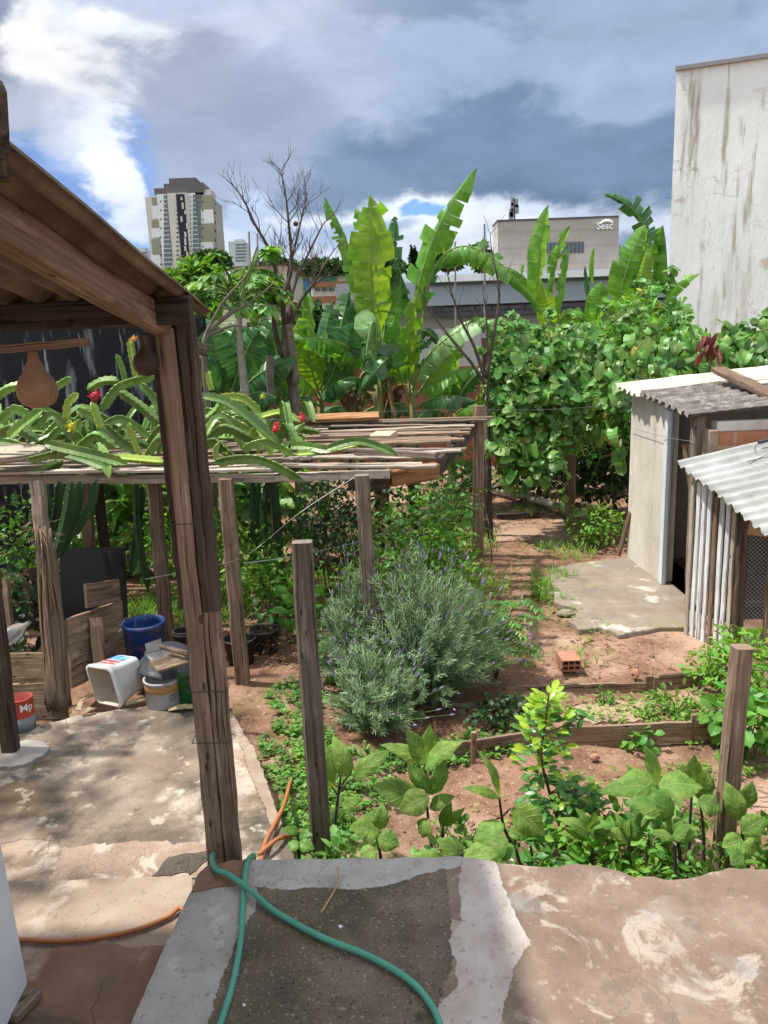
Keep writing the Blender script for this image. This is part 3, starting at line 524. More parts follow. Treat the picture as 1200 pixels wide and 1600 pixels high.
PAPER = flat('paper_scrap', (.7, .7, .66))
for (x, y, l) in [(532, 1447, 'small torn white scrap above the diagonal hose'), (381, 1570, 'pale scrap near the lower left green hose')]:
    c = gp(x, y, .006); mb = MB(); r = .006; mb.prism([(c.x+r*U(.6, 1.3)*math.cos(t), c.y+r*U(.6, 1.6)*math.sin(t)) for t in [0, 1.9, 2.6, 4.4]], .001, .006); single(mb, 'paper_scrap', PAPER, l, 'scrap', c)
# ---------------------------------------------------------------- free posts
def post(b, t, w, d, mat, label, name='wooden_post', seg=16, tap=.95, jit=.003, n=(0, -1, 0), group=None):
    mb = MB(); mb.plank(b, t, w, d, n, jit, seg, tap, ch=.16); return single(mb, name, mat, label, 'post', b, group)
t = at(471, 846, 3.2); b = at(503, 1345, 3.16); dd = (b-t).normalized(); post(b+dd*.25, t, .092, .075, W_GREY, 'grey weathered free-standing post in front of the lavender bush')
t = at(1159, 1010, 3.05); b = at(1127, 1360, 3.05); dd = (b-t).normalized(); post(b+dd*.38, t, .085, .07, W_BROWN, 'leaning brown post at the right end of the terrace edge')
b = gp(16, 1177, -.5); t = at(-25, 800, 3.85); post(b+V((0, 0, -.06)), t, .085, .07, W_DARK, 'dark leaning post in a cement collar beside the red tin')
c = gp(18, 1182, -.5); mb = MB(); q = rag([c+V((.19*math.cos(a), .15*math.sin(a), 0)) for a in [k*.628 for k in range(10)]], .012, .03, 5); mb.prism([(p.x, p.y) for p in q], -.505, -.482); struct(mb, 'cement_collar', MORT)
b = gp(891, 818, -.8); post(b+V((0, 0, -.2)), at(893, 655, b.y), .115, .10, W_BROWN, 'brown post propping up the vine arbour')
b = V((at(755, 700, 9.6).x, 9.6, -.9)); post(b, at(757, 528, 9.6), .085, .07, W_BROWN, 'tall thin brown pole beside the leafless shrub')
# ---------------------------------------------------------------- pergola
DZ = .75
perg = thing('pergola', 'weathered timber pergola with loose slat deck on rough posts, behind the lavender', 'pergola', (-.6, 6.5, -.7))
def ppost(b, t, w, d, mat, tap=.95): 
    mb = MB(); mb.plank(b, t, w, d, (0, -1, 0), .004, 14, tap, .16); mb.build('post', mat, perg)
E_ = V((0, 0, -.15))
b = gp(379, 1066, -.65); ppost(b+E_, at(352, 748, 4.97), .095, .09, W_BROWN)
t = at(566, 742, 5.0); b = at(582, 1010, 5.0); ppost(b+(b-t)*.3, t, .10, .09, W_GREY)
b = gp(746, 864, -.8); ppost(b+E_, at(749, 634, 8.65), .125, .11, W_BROWN)
b = gp(262, 1002, -.6); ppost(b+E_, at(240, 752, 5.6), .10, .09, W_BROWN)
b = gp(146, 962, -.55); ppost(b+E_, at(133, 752, 6.1), .09, .09, W_BROWN); ppost(b+V((.13, .1, -.1)), at(152, 752, 6.2), .08, .06, W_DARK)
b = gp(92, 1100, -.5); ppost(b+E_, at(58, 752, 4.85), .085, .08, W_GREY)
b = gp(290, 935, -.65); ppost(b+E_, at(282, 748, 6.8), .09, .08, W_DARK)
b = gp(440, 905, -.65); ppost(b+E_, at(425, 740, 7.2), .09, .08, W_DARK)
b = gp(655, 850, -.7); ppost(b+E_, at(640, 735, 8.3), .09, .08, W_DARK)
FB = lambda x: 5.20-.165*(x-0)          # front edge line of the deck
XR = lambda y: .34+(y-5.35)*.235        # right edge of the deck
def pbeam(name, a, b, w, h, mat, n=(0, 0, 1), j=.004):
    mb = MB(); mb.plank(a, b, w, h, n, j, 14); return mb.build(name, mat, perg)
pbeam('beam', (-3.7, FB(-3.7), DZ-.035), (-.48, FB(-.48), DZ-.035), .03, .065, W_PALE)
pbeam('beam', (-.75, FB(-.75)-.028, DZ-.03), (.05, FB(.05)+.02, DZ-.02), .025, .06, W_PALE)
pbeam('beam', (XR(5.72), 5.75, DZ-.075), (XR(8.62)-.05, 8.6, DZ-.075), .04, .14, W_DARK)
pbeam('beam', (.04, 5.42, DZ-.085), (.40, 5.68, DZ-.09), .09, .12, W_NEW)
pbeam('beam', (-.25, 5.38, DZ-.09), (.05, 5.40, DZ-.09), .05, .13, W_DARK)
for x in (-3.2, -2.3, -1.45, -.75, -.1): pbeam('joist', (x, FB(x)+.06, DZ-.06), (x+.5, 8.7, DZ-.06), .045, .06, W_DARK)
pbeam('beam', (-3.7, 8.75, DZ-.08), (1.12, 8.62, DZ-.08), .05, .10, W_DARK)
R = random.Random(5); y = 5.32
while y < 8.75:
    xr = XR(y)+R.uniform(-.12, .14); xl = -3.9; xm = R.uniform(-1.4, -.5); a = R.uniform(-.012, .012); w = R.uniform(.055, .11)
    for x0, x1 in ((xl, xm-.02), (xm, xr)):
        z = DZ+R.uniform(.004, .028); tl = R.uniform(-.02, .02); k = R.uniform(-.05, .05)
        yy = y+(5.20-FB((x0+x1)/2))*-.6*(1-(y-5.3)/3.5)
        pbeam('slat', (x0, yy-k+.08*(x1-x0)*.5, z+tl), (x1, yy+k-.08*(x1-x0)*.5, z-tl*.3), w, R.uniform(.014, .024), R.choice([W_PALE, W_PALE, W_GREY, W_BROWN]), j=.003)
    y += w+R.uniform(.03, .17)
mb = MB(); a = at(492, 663, 8.3); b = at(592, 657, 8.3); a.z = b.z = DZ+.10; mb.plank(a, b, .16, .045, (0, -.3, 1), .002, 6); single(mb, 'loose_plank', W_NEW, 'orange-brown plank lying on the far edge of the pergola deck', 'plank', a)
mb = MB(); a = gp(584, 682, DZ+.03); mb.plank(a, gp(616, 682, DZ+.035), .14, .07, (0, -.2, 1), .001, 3); single(mb, 'wood_block', flat('cream_block', (.5, .4, .27)), 'short cream wood block standing on the pergola slats', 'wood block', a)
mb = MB(); a = gp(555, 705, DZ+.06); mb.plank(a, gp(682, 712, DZ+.05), .055, .05, (0, 0, 1), .003, 8); single(mb, 'loose_plank', W_GREY, 'thick grey plank resting on top of the pergola slats near the right end', 'plank', a)
mb = MB(); a = gp(450, 668, DZ+.08); mb.plank(at(448, 664, 8.2), at(536, 652, 8.5), .08, .06, (0, 0, 1), .003, 8); single(mb, 'loose_plank', W_DARK, 'dark plank behind the red flower on the pergola deck', 'plank', a)
# wicker tray on the left
c = at(8, 712, 5.6); tray = thing('wicker_tray', 'round pale woven tray lying on the pergola at the left edge', 'tray', c)
WICK = M('wicker', [(.35, (.3, .24, .17)), (.65, (.5, .43, .33))], scale=1, coord='UV', mp=(60, 90, 1), rough=.7, bump=.6)
mb = MB(); mb.lathe([(0, .012), (.24, .014), (.27, .03), (.285, .03), (.29, .01), (.26, -.01), (0, -.012)], c, (.04, -.05, 1), 40); mb.build('tray_disc', WICK, tray, True)
mb = MB(); mb.tube([c+V((.28*math.cos(t), .28*math.sin(t), .03-.04*.28*math.cos(t)+.05*.28*math.sin(t))) for t in [k*.21 for k in range(31)]], .011, 7); mb.build('tray_rim', W_PALE, tray, True)
# ---------------------------------------------------------------- compost pen and clutter
pen = thing('compost_pen', 'rough compost pen of old boards beside the rooted pergola post', 'compost pen', gp(80, 1110, -.5))
def pb2(a, b, w, t, mat, n): mb = MB(); mb.plank(a, b, w, t, n, .003, 7); mb.build('board', mat, pen)
W_TAN = wood('tan_crate_wood', (.14, .095, .058), (.26, .18, .115), (.38, .28, .19))
pb2(at(-60, 1046, 4.55), at(76, 1042, 4.52), .19, .025, W_TAN, (0, -1, .15)); pb2(at(-40, 1100, 4.45), at(103, 1094, 4.38), .225, .022, W_TAN, (0, -1, .2))
for k, (x0, y0, x1, y1) in enumerate([(110, 1056, 205, 1010), (108, 1024, 200, 982), (104, 988, 190, 955)]): pb2(at(x0, y0, 4.62), at(x1, y1, 5.4), .17, .022, W_TAN, (.8, -.6, .1))
pb2(at(134, 932, 4.85), at(186, 922, 5.2), .16, .02, W_BROWN, (.6, -.8, .2)); pb2(at(150, 965, 4.9), at(158, 1062, 4.75), .085, .02, W_TAN, (.6, -.8, .1)); pb2(at(162, 1020, 4.85), at(198, 985, 5.15), .07, .018, W_GREY, (.5, -.8, .2))
pb2(at(-40, 950, 5.4), at(50, 918, 5.9), .17, .02, W_TAN, (.2, -1, .3)); pb2(at(2, 905, 5.2), at(14, 1000, 5.1), .09, .05, W_BROWN, (0, -1, 0)); pb2(at(-40, 985, 5.0), at(60, 960, 5.6), .2, .02, W_DARK, (.2, -1, .3)); pb2(at(100, 930, 5.6), at(60, 935, 5.8), .5, .02, W_DARK, (.2, -1, .1))
BLK = flat('black_sheet', (.012, .012, .014), .45, .5)
mb = MB(); mb.box(at(98, 1000, 5.45), at(200, 990, 5.75)-at(98, 1000, 5.45), (.0, .02, 0), at(92, 858, 5.6)-at(98, 1000, 5.45)); c = at(150, 1000, 5.5); single(mb, 'plastic_sheet', BLK, 'black plastic sheet panel leaning behind the pen boards', 'panel', c)
mb = MB(); mb.tube([at(200, 995, 5.7), at(172, 862, 5.75)], .012, 6); single(mb, 'iron_bar', BLK, 'thin black bar leaning on the right edge of the black panel', 'bar', at(200, 995, 5.7))
c = at(4, 1012, 4.62); d = (at(44, 985, 4.72)-c).normalized(); bot = thing('plastic_bottle', 'clear crumpled plastic bottle lying on the pen board at far left', 'bottle', c)
PET = M('clear_plastic', [(.3, (.55, .57, .58)), (.7, (.68, .7, .7))], rough=.2, spec=.5, bump=.1, alpha=.75)
mb = MB(); mb.lathe([(0, 0), (.048, .002), (.055, .015), (.053, .05), (.055, .09), (.052, .12), (.05, .15), (.035, .19), (.016, .215), (.014, .24), (0, .241)], c-d*.05+V((0, 0, .045)), d, 22); mb.build('bottle_body', PET, bot, True)
def bucket(name, c, r0, r1, h, mat, ax=(0, 0, 1), lip=.006, parent=None, label=None, cat='bucket', n=32):
    mb = MB(); w = .004
    mb.lathe([(0, 0), (r0, 0), (r0+.004, .006), (r0+(r1-r0)*.92, h*.92), (r1+lip, h*.925), (r1+lip, h), (r1-w, h), (r1-w-.002, h*.9), (r0-w, .01), (0, .008)], c, ax, n)
    return mb.build(name, mat, parent, True)
BLUE = flat('blue_plastic', (.008, .04, .16), .5, .4, dirt=.6); GRN = flat('green_plastic', (.01, .11, .025), .5, .4, dirt=.6); GREYP = flat('grey_plastic', (.032, .036, .048), .45, .5, dirt=.5); BPOT = flat('black_plastic', (.018, .017, .018), .6, .4, dirt=.5)
c = gp(232, 1046, -.5); t = thing('blue_drum', 'dark blue cut plastic drum standing open behind the clutter', 'drum', c); bucket('drum_body', c, .125, .135, .345, BLUE, parent=t)
mb = MB(); mb.lathe([(.133, .10), (.137, .104), (.137, .112), (.133, .116)], c, (0, 0, 1), 32); mb.build('drum_hoop', BLUE, t, True)
c = gp(291, 1020, -.55); t = thing('black_pot', 'black plastic pot with rim beside the blue drum', 'pot', c); bucket('pot_body', c, .06, .08, .18, BPOT, parent=t); mb = MB(); mb.lathe([(.083, .135), (.089, .137), (.089, .165), (.082, .167)], c, n=32); mb.build('pot_rim', BPOT, t, True)
PAINT = flat('paint_tub', (.42, .42, .44), .5, .4, dirt=.7)
YEL = flat('tub_orange_band', (.33, .18, .06), dirt=.5); DK = flat('print_dark', (.04, .05, .09))
c = gp(258, 1098, -.5); t = thing('paint_bucket', 'small white paint tub with orange band under the grey basin', 'bucket', c); bucket('tub_body', c, .104, .110, .17, PAINT, parent=t)
mb = MB(); mb.lathe([(.1085, .10), (.1105, .102), (.1115, .145), (.1095, .147)], c, n=36); mb.build('orange_band', YEL, t, True)
def text(body, size, o, xd, yd, mat, parent, name='lettering', ext=.0008, bend=None, sx=1.):
    cu = bpy.data.curves.new(name, 'FONT'); cu.body = body; cu.size = size; cu.extrude = ext; cu.align_x = 'CENTER'; cu.align_y = 'CENTER'; cu.offset = size*.012
    tmp = bpy.data.objects.new('tmp', cu); COL.objects.link(tmp); bpy.context.view_layer.update()
    me = bpy.data.meshes.new_from_object(tmp.evaluated_get(bpy.context.evaluated_depsgraph_get())); bpy.data.objects.remove(tmp)
    xd = V(xd).normalized(); yd = (V(yd)-xd*V(yd).dot(xd)).normalized(); zd = xd.cross(yd); L = V(LOC[parent.name])
    for v in me.vertices:
        x, y, z = v.co; x *= sx
        v.co = (bend(x, y, z) if bend else V(o)+xd*x+yd*y+zd*z)-L
    me.materials.clear(); me.materials.append(mat); ob = bpy.data.objects.new(name, me); COL.objects.link(ob); ob.parent = parent; LOC[ob.name] = tuple(L); return ob
for k, yy in enumerate((.085, .07, .055)):
    mb = MB(); th0 = math.atan2(-c.y, -c.x)+.25; mb.tube([c+V((.1085*math.cos(th0+q*.08), .1085*math.sin(th0+q*.08), yy)) for q in range(8-k)], .0028, 5); mb.build('print_line', DK, t)
c = gp(304, 1094, -.5); t = thing('green_bucket', 'dark green bucket half hidden behind the big plank post', 'bucket', c); bucket('bucket_body', c, .085, .10, .22, GRN, parent=t)
c = gp(262, 1085, -.5)+V((0, .07, .19)); t = thing('grey_basin', 'glossy grey plastic basin tilted on top of the paint tub', 'basin', c)
mb = MB(); mb.lathe([(.160, .0), (.19, .0), (.19, .008), (.165, .012), (.14, .085), (.125, .098), (0, .102)], c+V((.01, -.02, -.012)), (.06, -.10, 1), 36); o = mb.build('basin_body', GREYP, t, True)
for v in o.data.vertices: v.co += V((0, 0, .018*MN.noise(v.co*9)))
a = gp(240, 1042, -.205); b = gp(288, 1028, -.20); mb = MB(); mb.plank(a, b, .15, .018, (-.05, -.12, 1), .001, 4); single(mb, 'cutting_board', W_TAN, 'pale wooden board resting on the grey basin', 'board', a)
c = at(250, 1016, 4.85); t = thing('hoe', 'hoe with grey blade and brown handle lying over the basin', 'hoe', c)
mb = MB(); mb.tube([gp(250, 1010, -.14), gp(280, 1018, -.15), gp(318, 1028, -.17), gp(345, 1034, -.19)], [.012, .017, .017, .016], 10); mb.build('handle', W_BROWN, t, True)
mb = MB(); mb.plank(gp(228, 1014, -.15), gp(253, 1006, -.13), .075, .006, (.1, -.5, .8), .001, 4, 1.1); mb.build('blade', flat('dull_steel', (.085, .08, .08), .85, .2), t)
# square white bucket on its side
TUB = M('dirty_white_plastic', [(.3, (.55, .54, .51)), (.65, (.74, .75, .76))], scale=4, rough=.45, bump=.05, layers=[dict(s=14, lo=.6, hi=.72, c=(.38, .33, .27), a=.6), dict(s=3, lo=.55, hi=.7, c=(.45, .42, .38), a=.5)])
TUBIN = M('stained_plastic_inside', [(.3, (.42, .32, .24)), (.65, (.58, .5, .42))], scale=7, rough=.6, bump=.05)
c = gp(188, 1098, -.5); t = thing('white_square_bucket', 'dirty white square bucket with blue and red label lying on its side', 'bucket', c)
axd = V((.56, .82, .10)).normalized(); sxd = V((.82, -.56, .12)); sxd = (sxd-axd*sxd.dot(axd)).normalized(); szd = sxd.cross(axd).normalized()
if szd.z < 0: szd = -szd
oc = gp(174, 1100, -.5)+V((-.02, 0, .126))-axd*.02
def rsq(q, hw, hh, r, k=5):
    out = []; hw *= 1.1; hh *= 1.1; r *= 1.1
    for cx, cy, a0 in ((1, 1, 0), (-1, 1, 90), (-1, -1, 180), (1, -1, 270)):
        for i in range(k+1):
            a = math.radians(a0+90*i/k); out.append(q+sxd*(cx*(hw-r)+r*math.cos(a))+szd*(cy*(hh-r)+r*math.sin(a)))
    return out
rings = [(0, .106, .11, .03), (0, .118, .122, .036), (.02, .118, .122, .036), (.021, .113, .117, .034), (.04, .113, .117, .034), (.041, .108, .112, .032), (.20, .093, .098, .032), (.225, .085, .088, .03), (.226, .0, .0, .0)]
mb = MB(); vs = []; 
for d_, a_, b_, r in rings: vs += rsq(oc+axd*d_, a_, b_, r)
n = 24; mb.add(vs, [(i*n+j, i*n+(j+1) % n, i*n+n+(j+1) % n, i*n+n+j) for i in range(len(rings)-1) for j in range(n)]); mb.build('bucket_shell', TUB, t, True)
mb = MB(); vs = []; rin = [(-.001, .107, .111, .031), (.195, .088, .092, .03), (.2, .0, .0, .0)]
for d_, a_, b_, r in rin: vs += rsq(oc+axd*d_, a_, b_, r)
mb.add(vs, [tuple(reversed((i*n+j, i*n+(j+1) % n, i*n+n+(j+1) % n, i*n+n+j))) for i in range(2) for j in range(n)]); mb.build('inside', TUBIN, t, True)
def onT(u, v): # u across 0..1, v along depth metres, on the top face
    hh = (.112-.014*(v-.04)/.16)*1.1; return oc+axd*v+szd*(hh+.0022)+sxd*u
LB = M('label_blue', [(.4, (.03, .15, .5)), (.6, (.25, .5, .8))], scale=22, rough=.4, bump=0); LR = flat('label_red', (.5, .03, .04)); LP = flat('label_pink', (.75, .5, .5))
mb = MB(); mb.add([onT(-.072, .125), onT(.072, .125), onT(.068, .195), onT(-.068, .195)], [(0, 1, 2, 3)]); mb.build('label_picture', LB, t)
mb = MB(); mb.add([onT(-.07, .085), onT(.07, .085), onT(.07, .124), onT(-.07, .124)], [(0, 1, 2, 3)]); mb.build('label_field', LP, t)
mb = MB(); mb.add([onT(-.075, .07), onT(.075, .07), onT(.075, .079), onT(-.075, .079)], [(0, 1, 2, 3)]); mb.build('label_stripe', LR, t)
sgn = 1 if sxd.x > 0 else -1
text('amsegipec', .036, onT(0, .106)+szd*.002, sxd*sgn, axd, LR, t)
HUSK = M('dry_husk', [(.3, (.26, .2, .11)), (.7, (.46, .38, .24))], scale=1, coord='UV', mp=(4, 40, 1), rough=.8, bump=.3)
for k, (pts, l) in enumerate([([(122, 1110), (130, 1092), (150, 1084)], 'dry pale husk strip curled left of the white square bucket'), ([(200, 1099), (215, 1094), (232, 1088)], 'dry husk strip between the white bucket and paint tub'), ([(264, 1108), (285, 1104), (312, 1104)], 'dry husk strip in front of the paint tub by the post'), ([(128, 1115), (140, 1108), (148, 1107)], 'small dry husk piece at the foot of the rooted post')]):
    q = [gp(x, y, -.485+.02*(i == 1)) for i, (x, y) in enumerate(pts)]; mb = MB(); p = spline(q, 5)
    for i in range(len(p)-1): mb.plank(p[i], p[i+1]+(p[i+1]-p[i])*.1, .034*(1-.3*abs(i/len(p)-.5)), .006, (U(-.3, .3), -.5, 1), .001, 1)
    single(mb, 'dry_husk', HUSK, l, 'husk', q[1])
# red tin with seedling
c = gp(38, 1138, -.5); t = thing('red_tin', 'red and grey paint tin holding a small green plant', 'tin', c)
TIN = flat('tin_lower', (.17, .21, .23), .4, .5, dirt=.6); RED = flat('tin_red', (.48, .06, .035), .45, .5, dirt=.4); TXT = flat('tin_white', (.75, .75, .72))
mb = MB(); mb.lathe([(0, 0), (.066, 0), (.066, .085), (.0655, .085)], c, n=30); mb.build('tin_lower', TIN, t, True)
mb = MB(); mb.lathe([(.066, .085), (.0665, .19), (.069, .192), (.069, .198), (.062, .198), (.062, .15), (0, .15)], c, n=30); mb.build('tin_upper', RED, t, True)
th = math.atan2(-c.y+.0, -c.x)+.42
text('Mp', .062, c, (1, 0, 0), (0, 0, 1), TXT, t, bend=lambda x, y, z: c+V(((.0672+z*.3)*math.cos(th+x/.067), (.0672+z*.3)*math.sin(th+x/.067), .148+y)))
# ---------------------------------------------------------------- garden boards, bricks, pipe, pad
def board(a, b, h, th, mat, label, name='bed_board', bow=0):
    a = V(a); b = V(b); mb = MB(); mb.plank(a+V((0, 0, h/2-.03)), b+V((0, 0, h/2-.03)), h, th, (0, -1, 0), .003, 12, bow=bow); single(mb, name, mat, label, 'board', a, 'boards edging the garden beds')
GZ = -.84
board(gp(708, 1186, GZ), gp(822, 1168, GZ), .135, .022, W_BROWN, 'left front bed board, running behind the eggplant leaves')
board(gp(820, 1166, GZ), gp(1150, 1150, GZ), .145, .022, W_BROWN, 'long front bed board reaching the right terrace post')
board(gp(790, 1079, GZ), gp(1008, 1074, GZ), .07, .02, W_BROWN, 'low back bed board behind the sawdust, below the hollow brick')
board(gp(1008, 1074, GZ), gp(1122, 1062, GZ), .115, .022, W_BROWN, 'short upright back bed board right of the brick fragment')
board(gp(700, 1102, GZ), gp(860, 1106, GZ), .05, .03, W_GREY, 'thin grey bed rail half hidden under the lavender')
board(gp(1101, 1060, GZ), gp(1122, 1078, GZ)+V((.05, 0, 0)), .17, .018, W_PALE, 'short pale board set end-on at the bed corner by the coop')
for (x, y, h, l) in [(1021, 1082, .13, 'short stake holding the short upright back board'), (1078, 1150, .16, 'thin stake nailed on the long front bed board'), (738, 1188, .2, 'small stake beside the left front bed board')]:
    b = gp(x, y, GZ); b.y -= .03; mb = MB(); mb.plank(b+V((0, 0, -.03)), b+V((.006, 0, h)), .03, .022, (0, -1, 0), .001, 4); single(mb, 'bed_stake', W_BROWN, l, 'stake', b, 'stakes along the bed boards')
BRK = M('hollow_brick_clay', [(.3, (.30, .135, .085)), (.7, (.42, .21, .14))], scale=9, bump=.25, rough=.9, layers=[dict(s=6, lo=.6, hi=.7, c=(.5, .36, .29), a=.5)])
c = gp(893, 1049, -.82); hb = thing('hollow_brick', 'hollow six-hole clay brick lying on the soil', 'brick', c)
ex = V((.985, .0, 0)); ex = V((1, .02, 0)).normalized(); ey = V((-.02, 1, 0)); w, h, l = .14, .085, .19; o = c-ex*w/2+V((0, 0, .0)); mb = MB(); k = .008
for i in range(4): mb.box(o+ex*(i*(w-k)/3), ex*k, ey*l, (0, 0, h))
for j in range(3):
    for i in range(3): mb.box(o+ex*(k+i*(w-k)/3)+V((0, 0, j*(h-k)/2)), ex*((w-k)/3-k), ey*l, (0, 0, k))
mb.build('brick_body', BRK, hb)
def chunk(c, s, mat, name, label, cat, seed):
    r = random.Random(seed); mb = MB(); vs = []; n = 7
    for z, k in ((0, 1), (.5, 1.05), (.9, .6)):
        for j in range(n): a = j*2*math.pi/n; q = r.uniform(.75, 1.2)*k; vs.append(V(c)+V((s[0]*q*math.cos(a), s[1]*q*math.sin(a), s[2]*(z*r.uniform(.9, 1.1))-.2*s[2])))
    mb.add(vs, [(i*n+j, i*n+(j+1) % n, i*n+n+(j+1) % n, i*n+n+j) for i in range(2) for j in range(n)]+[tuple(2*n+j for j in range(n))]); single(mb, name, mat, label, cat, c)
chunk(gp(992, 1054, -.83), (.03, .03, .05), BRK, 'brick_fragment', 'small dark brick fragment on the soil beside the back bed board', 'brick fragment', 3)
chunk(gp(930, 1184, -.83), (.028, .02, .03), BRK, 'brick_fragment', 'reddish lump of brick in the front bed below the sapling board', 'brick fragment', 5)
chunk(gp(803, 803, -.83), (.05, .05, .07), flat('round_stone', (.4, .33, .26)), 'stone', 'pale round stone against the low log on the path', 'stone', 6)
mb = MB(); mb.plank(gp(775, 806, -.8), gp(842, 802, -.8), .09, .06, (0, 0, 1), .004, 8); single(mb, 'low_log', W_DARK, 'dark low log lying across the garden path', 'log', gp(800, 806, -.8))
PVC = M('old_pvc', [(.3, (.36, .35, .27)), (.7, (.5, .49, .41))], scale=5, rough=.5, bump=.03, layers=[dict(s=12, lo=.6, hi=.7, c=(.25, .22, .15), a=.5)])
a = gp(748, 757, -.74); b = gp(908, 802, -.74); d = (b-a).normalized(); t = thing('pvc_pipe', 'long dull white PVC pipe lying on the path under the vine', 'pipe', a)
mb = MB(); mb.tube([a, a.lerp(b, .5)+V((0, 0, .012)), b], .055, 18); mb.build('pipe_body', PVC, t, True)
mb = MB(); q = b-d*.02; mb.tube([q, q+d*.09], .062, 18); mb.build('pipe_socket', PVC, t, True)
PADM = M('pad_concrete', [(.3, (.17, .135, .105)), (.6, (.27, .225, .18)), (.75, (.36, .31, .26))], scale=3.2, detail=11, bump=.5, bscale=30, rough=.9, layers=[dict(s=1.6, lo=.56, hi=.66, c=(.17, .15, .13), a=.7, d=9), dict(t='crack', s=1.6, w=.012, c=(.10, .085, .07), a=.7, mask=.8), dict(s=2.2, lo=.55, hi=.68, c=(.22, .21, .09), a=.5, d=9), dict(s=3.2, lo=.6, hi=.66, c=(.48, .45, .40), a=.8)])
q = rag([gp(x, y, -.76) for x, y in [(860, 893), (872, 880), (905, 873), (975, 866), (1045, 862), (1120, 930), (1110, 960), (1078, 972), (1040, 972), (1010, 976), (968, 984), (940, 972), (905, 976), (890, 962), (905, 945), (868, 935)]], .012, .05, 21)
mb = MB(); mb.prism([(p.x, p.y) for p in q], -.95, -.80); o = struct(mb, 'shed_pad', PADM); bv = o.modifiers.new('b', 'BEVEL'); bv.width = .012; bv.segments = 2
for x, y, s, sd in [(880, 925, .16, 1), (885, 958, .12, 2), (952, 980, .13, 3)]:
    c = gp(x, y, -.83); chunk(c, (s*.8, s*.6, .035), PADM, 'concrete_lump', ['flat broken concrete lump at the left rim of the shed pad', 'broken concrete lump near the lower left of the shed pad', 'large broken concrete lump at the front rim of the shed pad'][sd-1], 'concrete lump', sd)
# ---------------------------------------------------------------- shed
PLAS = M('shed_plaster', [(.3, (.50, .45, .38)), (.55, (.64, .59, .52)), (.75, (.72, .68, .62))], scale=1.5, detail=10, bump=.35, bscale=22, rough=.9, spec=.15, mp=(1, 1, .5), layers=[dict(s=2, mp=(2.5, 2.5, .35), lo=.55, hi=.68, c=(.34, .29, .23), a=.6), dict(s=1, lo=.55, hi=.75, c=(.36, .35, .22), a=.3), dict(t='speck', s=60, w=.12, c=(.3, .26, .2), a=.5)])
ORB = M('orange_hollow_brick', [(.3, (.40, .20, .11)), (.7, (.56, .30, .17))], scale=5, coord='UV', bump=.4, rough=.9, layers=[dict(t='brick', bw=.36, bh=.2, ms=.016, c1=(1, .85, .8), c2=(.85, .78, .7), cm=(.95, 1.3, 1.7), k=1), dict(s=3, lo=.55, hi=.7, c=(.5, .42, .34), a=.6)])
SHX = 2.70; sh = thing('shed', 'small plastered shed with open door slot, orange bricks and grey corrugated roof', 'shed', (SHX, 7.3, -.85))
def wallpart(name, mat, x0, x1, y0, y1, z0, z1, bev=.006):
    mb = MB(); mb.abox(x0, x1, y0, y1, z0, z1); o = mb.build(name, mat, sh)
    if bev: m_ = o.modifiers.new('b', 'BEVEL'); m_.width = bev
    return o
mb = MB(); mb.box((SHX-.02, 8.22, -.95), (.12, 0, 0), (.035, -.93, 0), (0, 0, 1.96)); mb.build('side_wall', PLAS, sh)
wallpart('back_wall', PLAS, SHX+.1, 5, 8.10, 8.22, -.95, 1.0); wallpart('right_wall', PLAS, 4.9, 5, 6.62, 8.1, -.95, 1.0); wallpart('front_wall', ORB, SHX+.13, 5, 6.48, 6.6, -.95, .775); wallpart('lintel', PLAS, SHX+.14, 5, 6.472, 6.6, .777, .862)
PVW = flat('pale_blue_frame', (.62, .7, .76), .4, .5)
wallpart('door_jamb', PVW, SHX-.005, SHX+.06, 7.225, 7.285, -.80, .90, .004); wallpart('door_jamb', PVW, SHX-.012, SHX+.03, 7.185, 7.222, -.80, .90, .004)
mb = MB(); mb.plank((SHX+.06, 6.60, -.95), (SHX+.03, 6.60, .93), .10, .11, (0, -1, 0), .004, 14); mb.build('door_post', W_GREY, sh)
STUC = M('rough_mortar', [(.3, (.3, .22, .16)), (.7, (.44, .35, .27))], scale=9, bump=.9, rough=.95, layers=[dict(s=4, lo=.55, hi=.7, c=(.35, .17, .09), a=.6)])
wallpart('mortar_pier', STUC, SHX+.05, SHX+.135, 6.42, 6.545, -.95, .80, .01)
mb = MB(); mb.plank((SHX+.35, 6.9, -.8), (SHX+.12, 7.05, .6), .12, .025, (-1, -.3, 0), .002, 8); mb.build('inner_plank', W_BROWN, sh)
mb = MB(); mb.abox(SHX+.1, 4.9, 6.6, 8.1, -.93, -.80); mb.build('shed_floor', PADM, sh)
GROOF = M('mossy_fibre_cement', [(.3, (.07, .06, .055)), (.5, (.17, .15, .14)), (.72, (.30, .28, .265))], scale=3, mp=(.8, 3, 1), detail=12, bump=.5, bscale=50, rough=.95, spec=.1, layers=[dict(s=16, lo=.52, hi=.6, c=(.32, .30, .28), a=.6, d=9), dict(s=9, lo=.58, hi=.66, c=(.055, .045, .04), a=.6, d=9)])
CROOF = M('cream_fibre_cement', [(.3, (.40, .35, .27)), (.6, (.58, .53, .44)), (.75, (.64, .6, .52))], scale=3, detail=10, bump=.25, bscale=40, rough=.9, layers=[dict(s=1, mp=(1, 9, 1), lo=.55, hi=.7, c=(.4, .34, .26), a=.5)])
sA = V((2.56, 8.42, 1.075)); sB = V((2.55, 6.44, .905))
def sroof(f0, f1, mat, dz, ln, sd, off=0): 
    a = sA.lerp(sB, f0)+V((off, 0, dz)); b = sA.lerp(sB, f1)+V((off, 0, dz)); mb = MB(); corr(mb, a, b-a, (ln, .05, ln*.075), .165, .024, .007, 10, .003, sd, rj=.006); mb.build('roof_sheet', mat, sh, True)
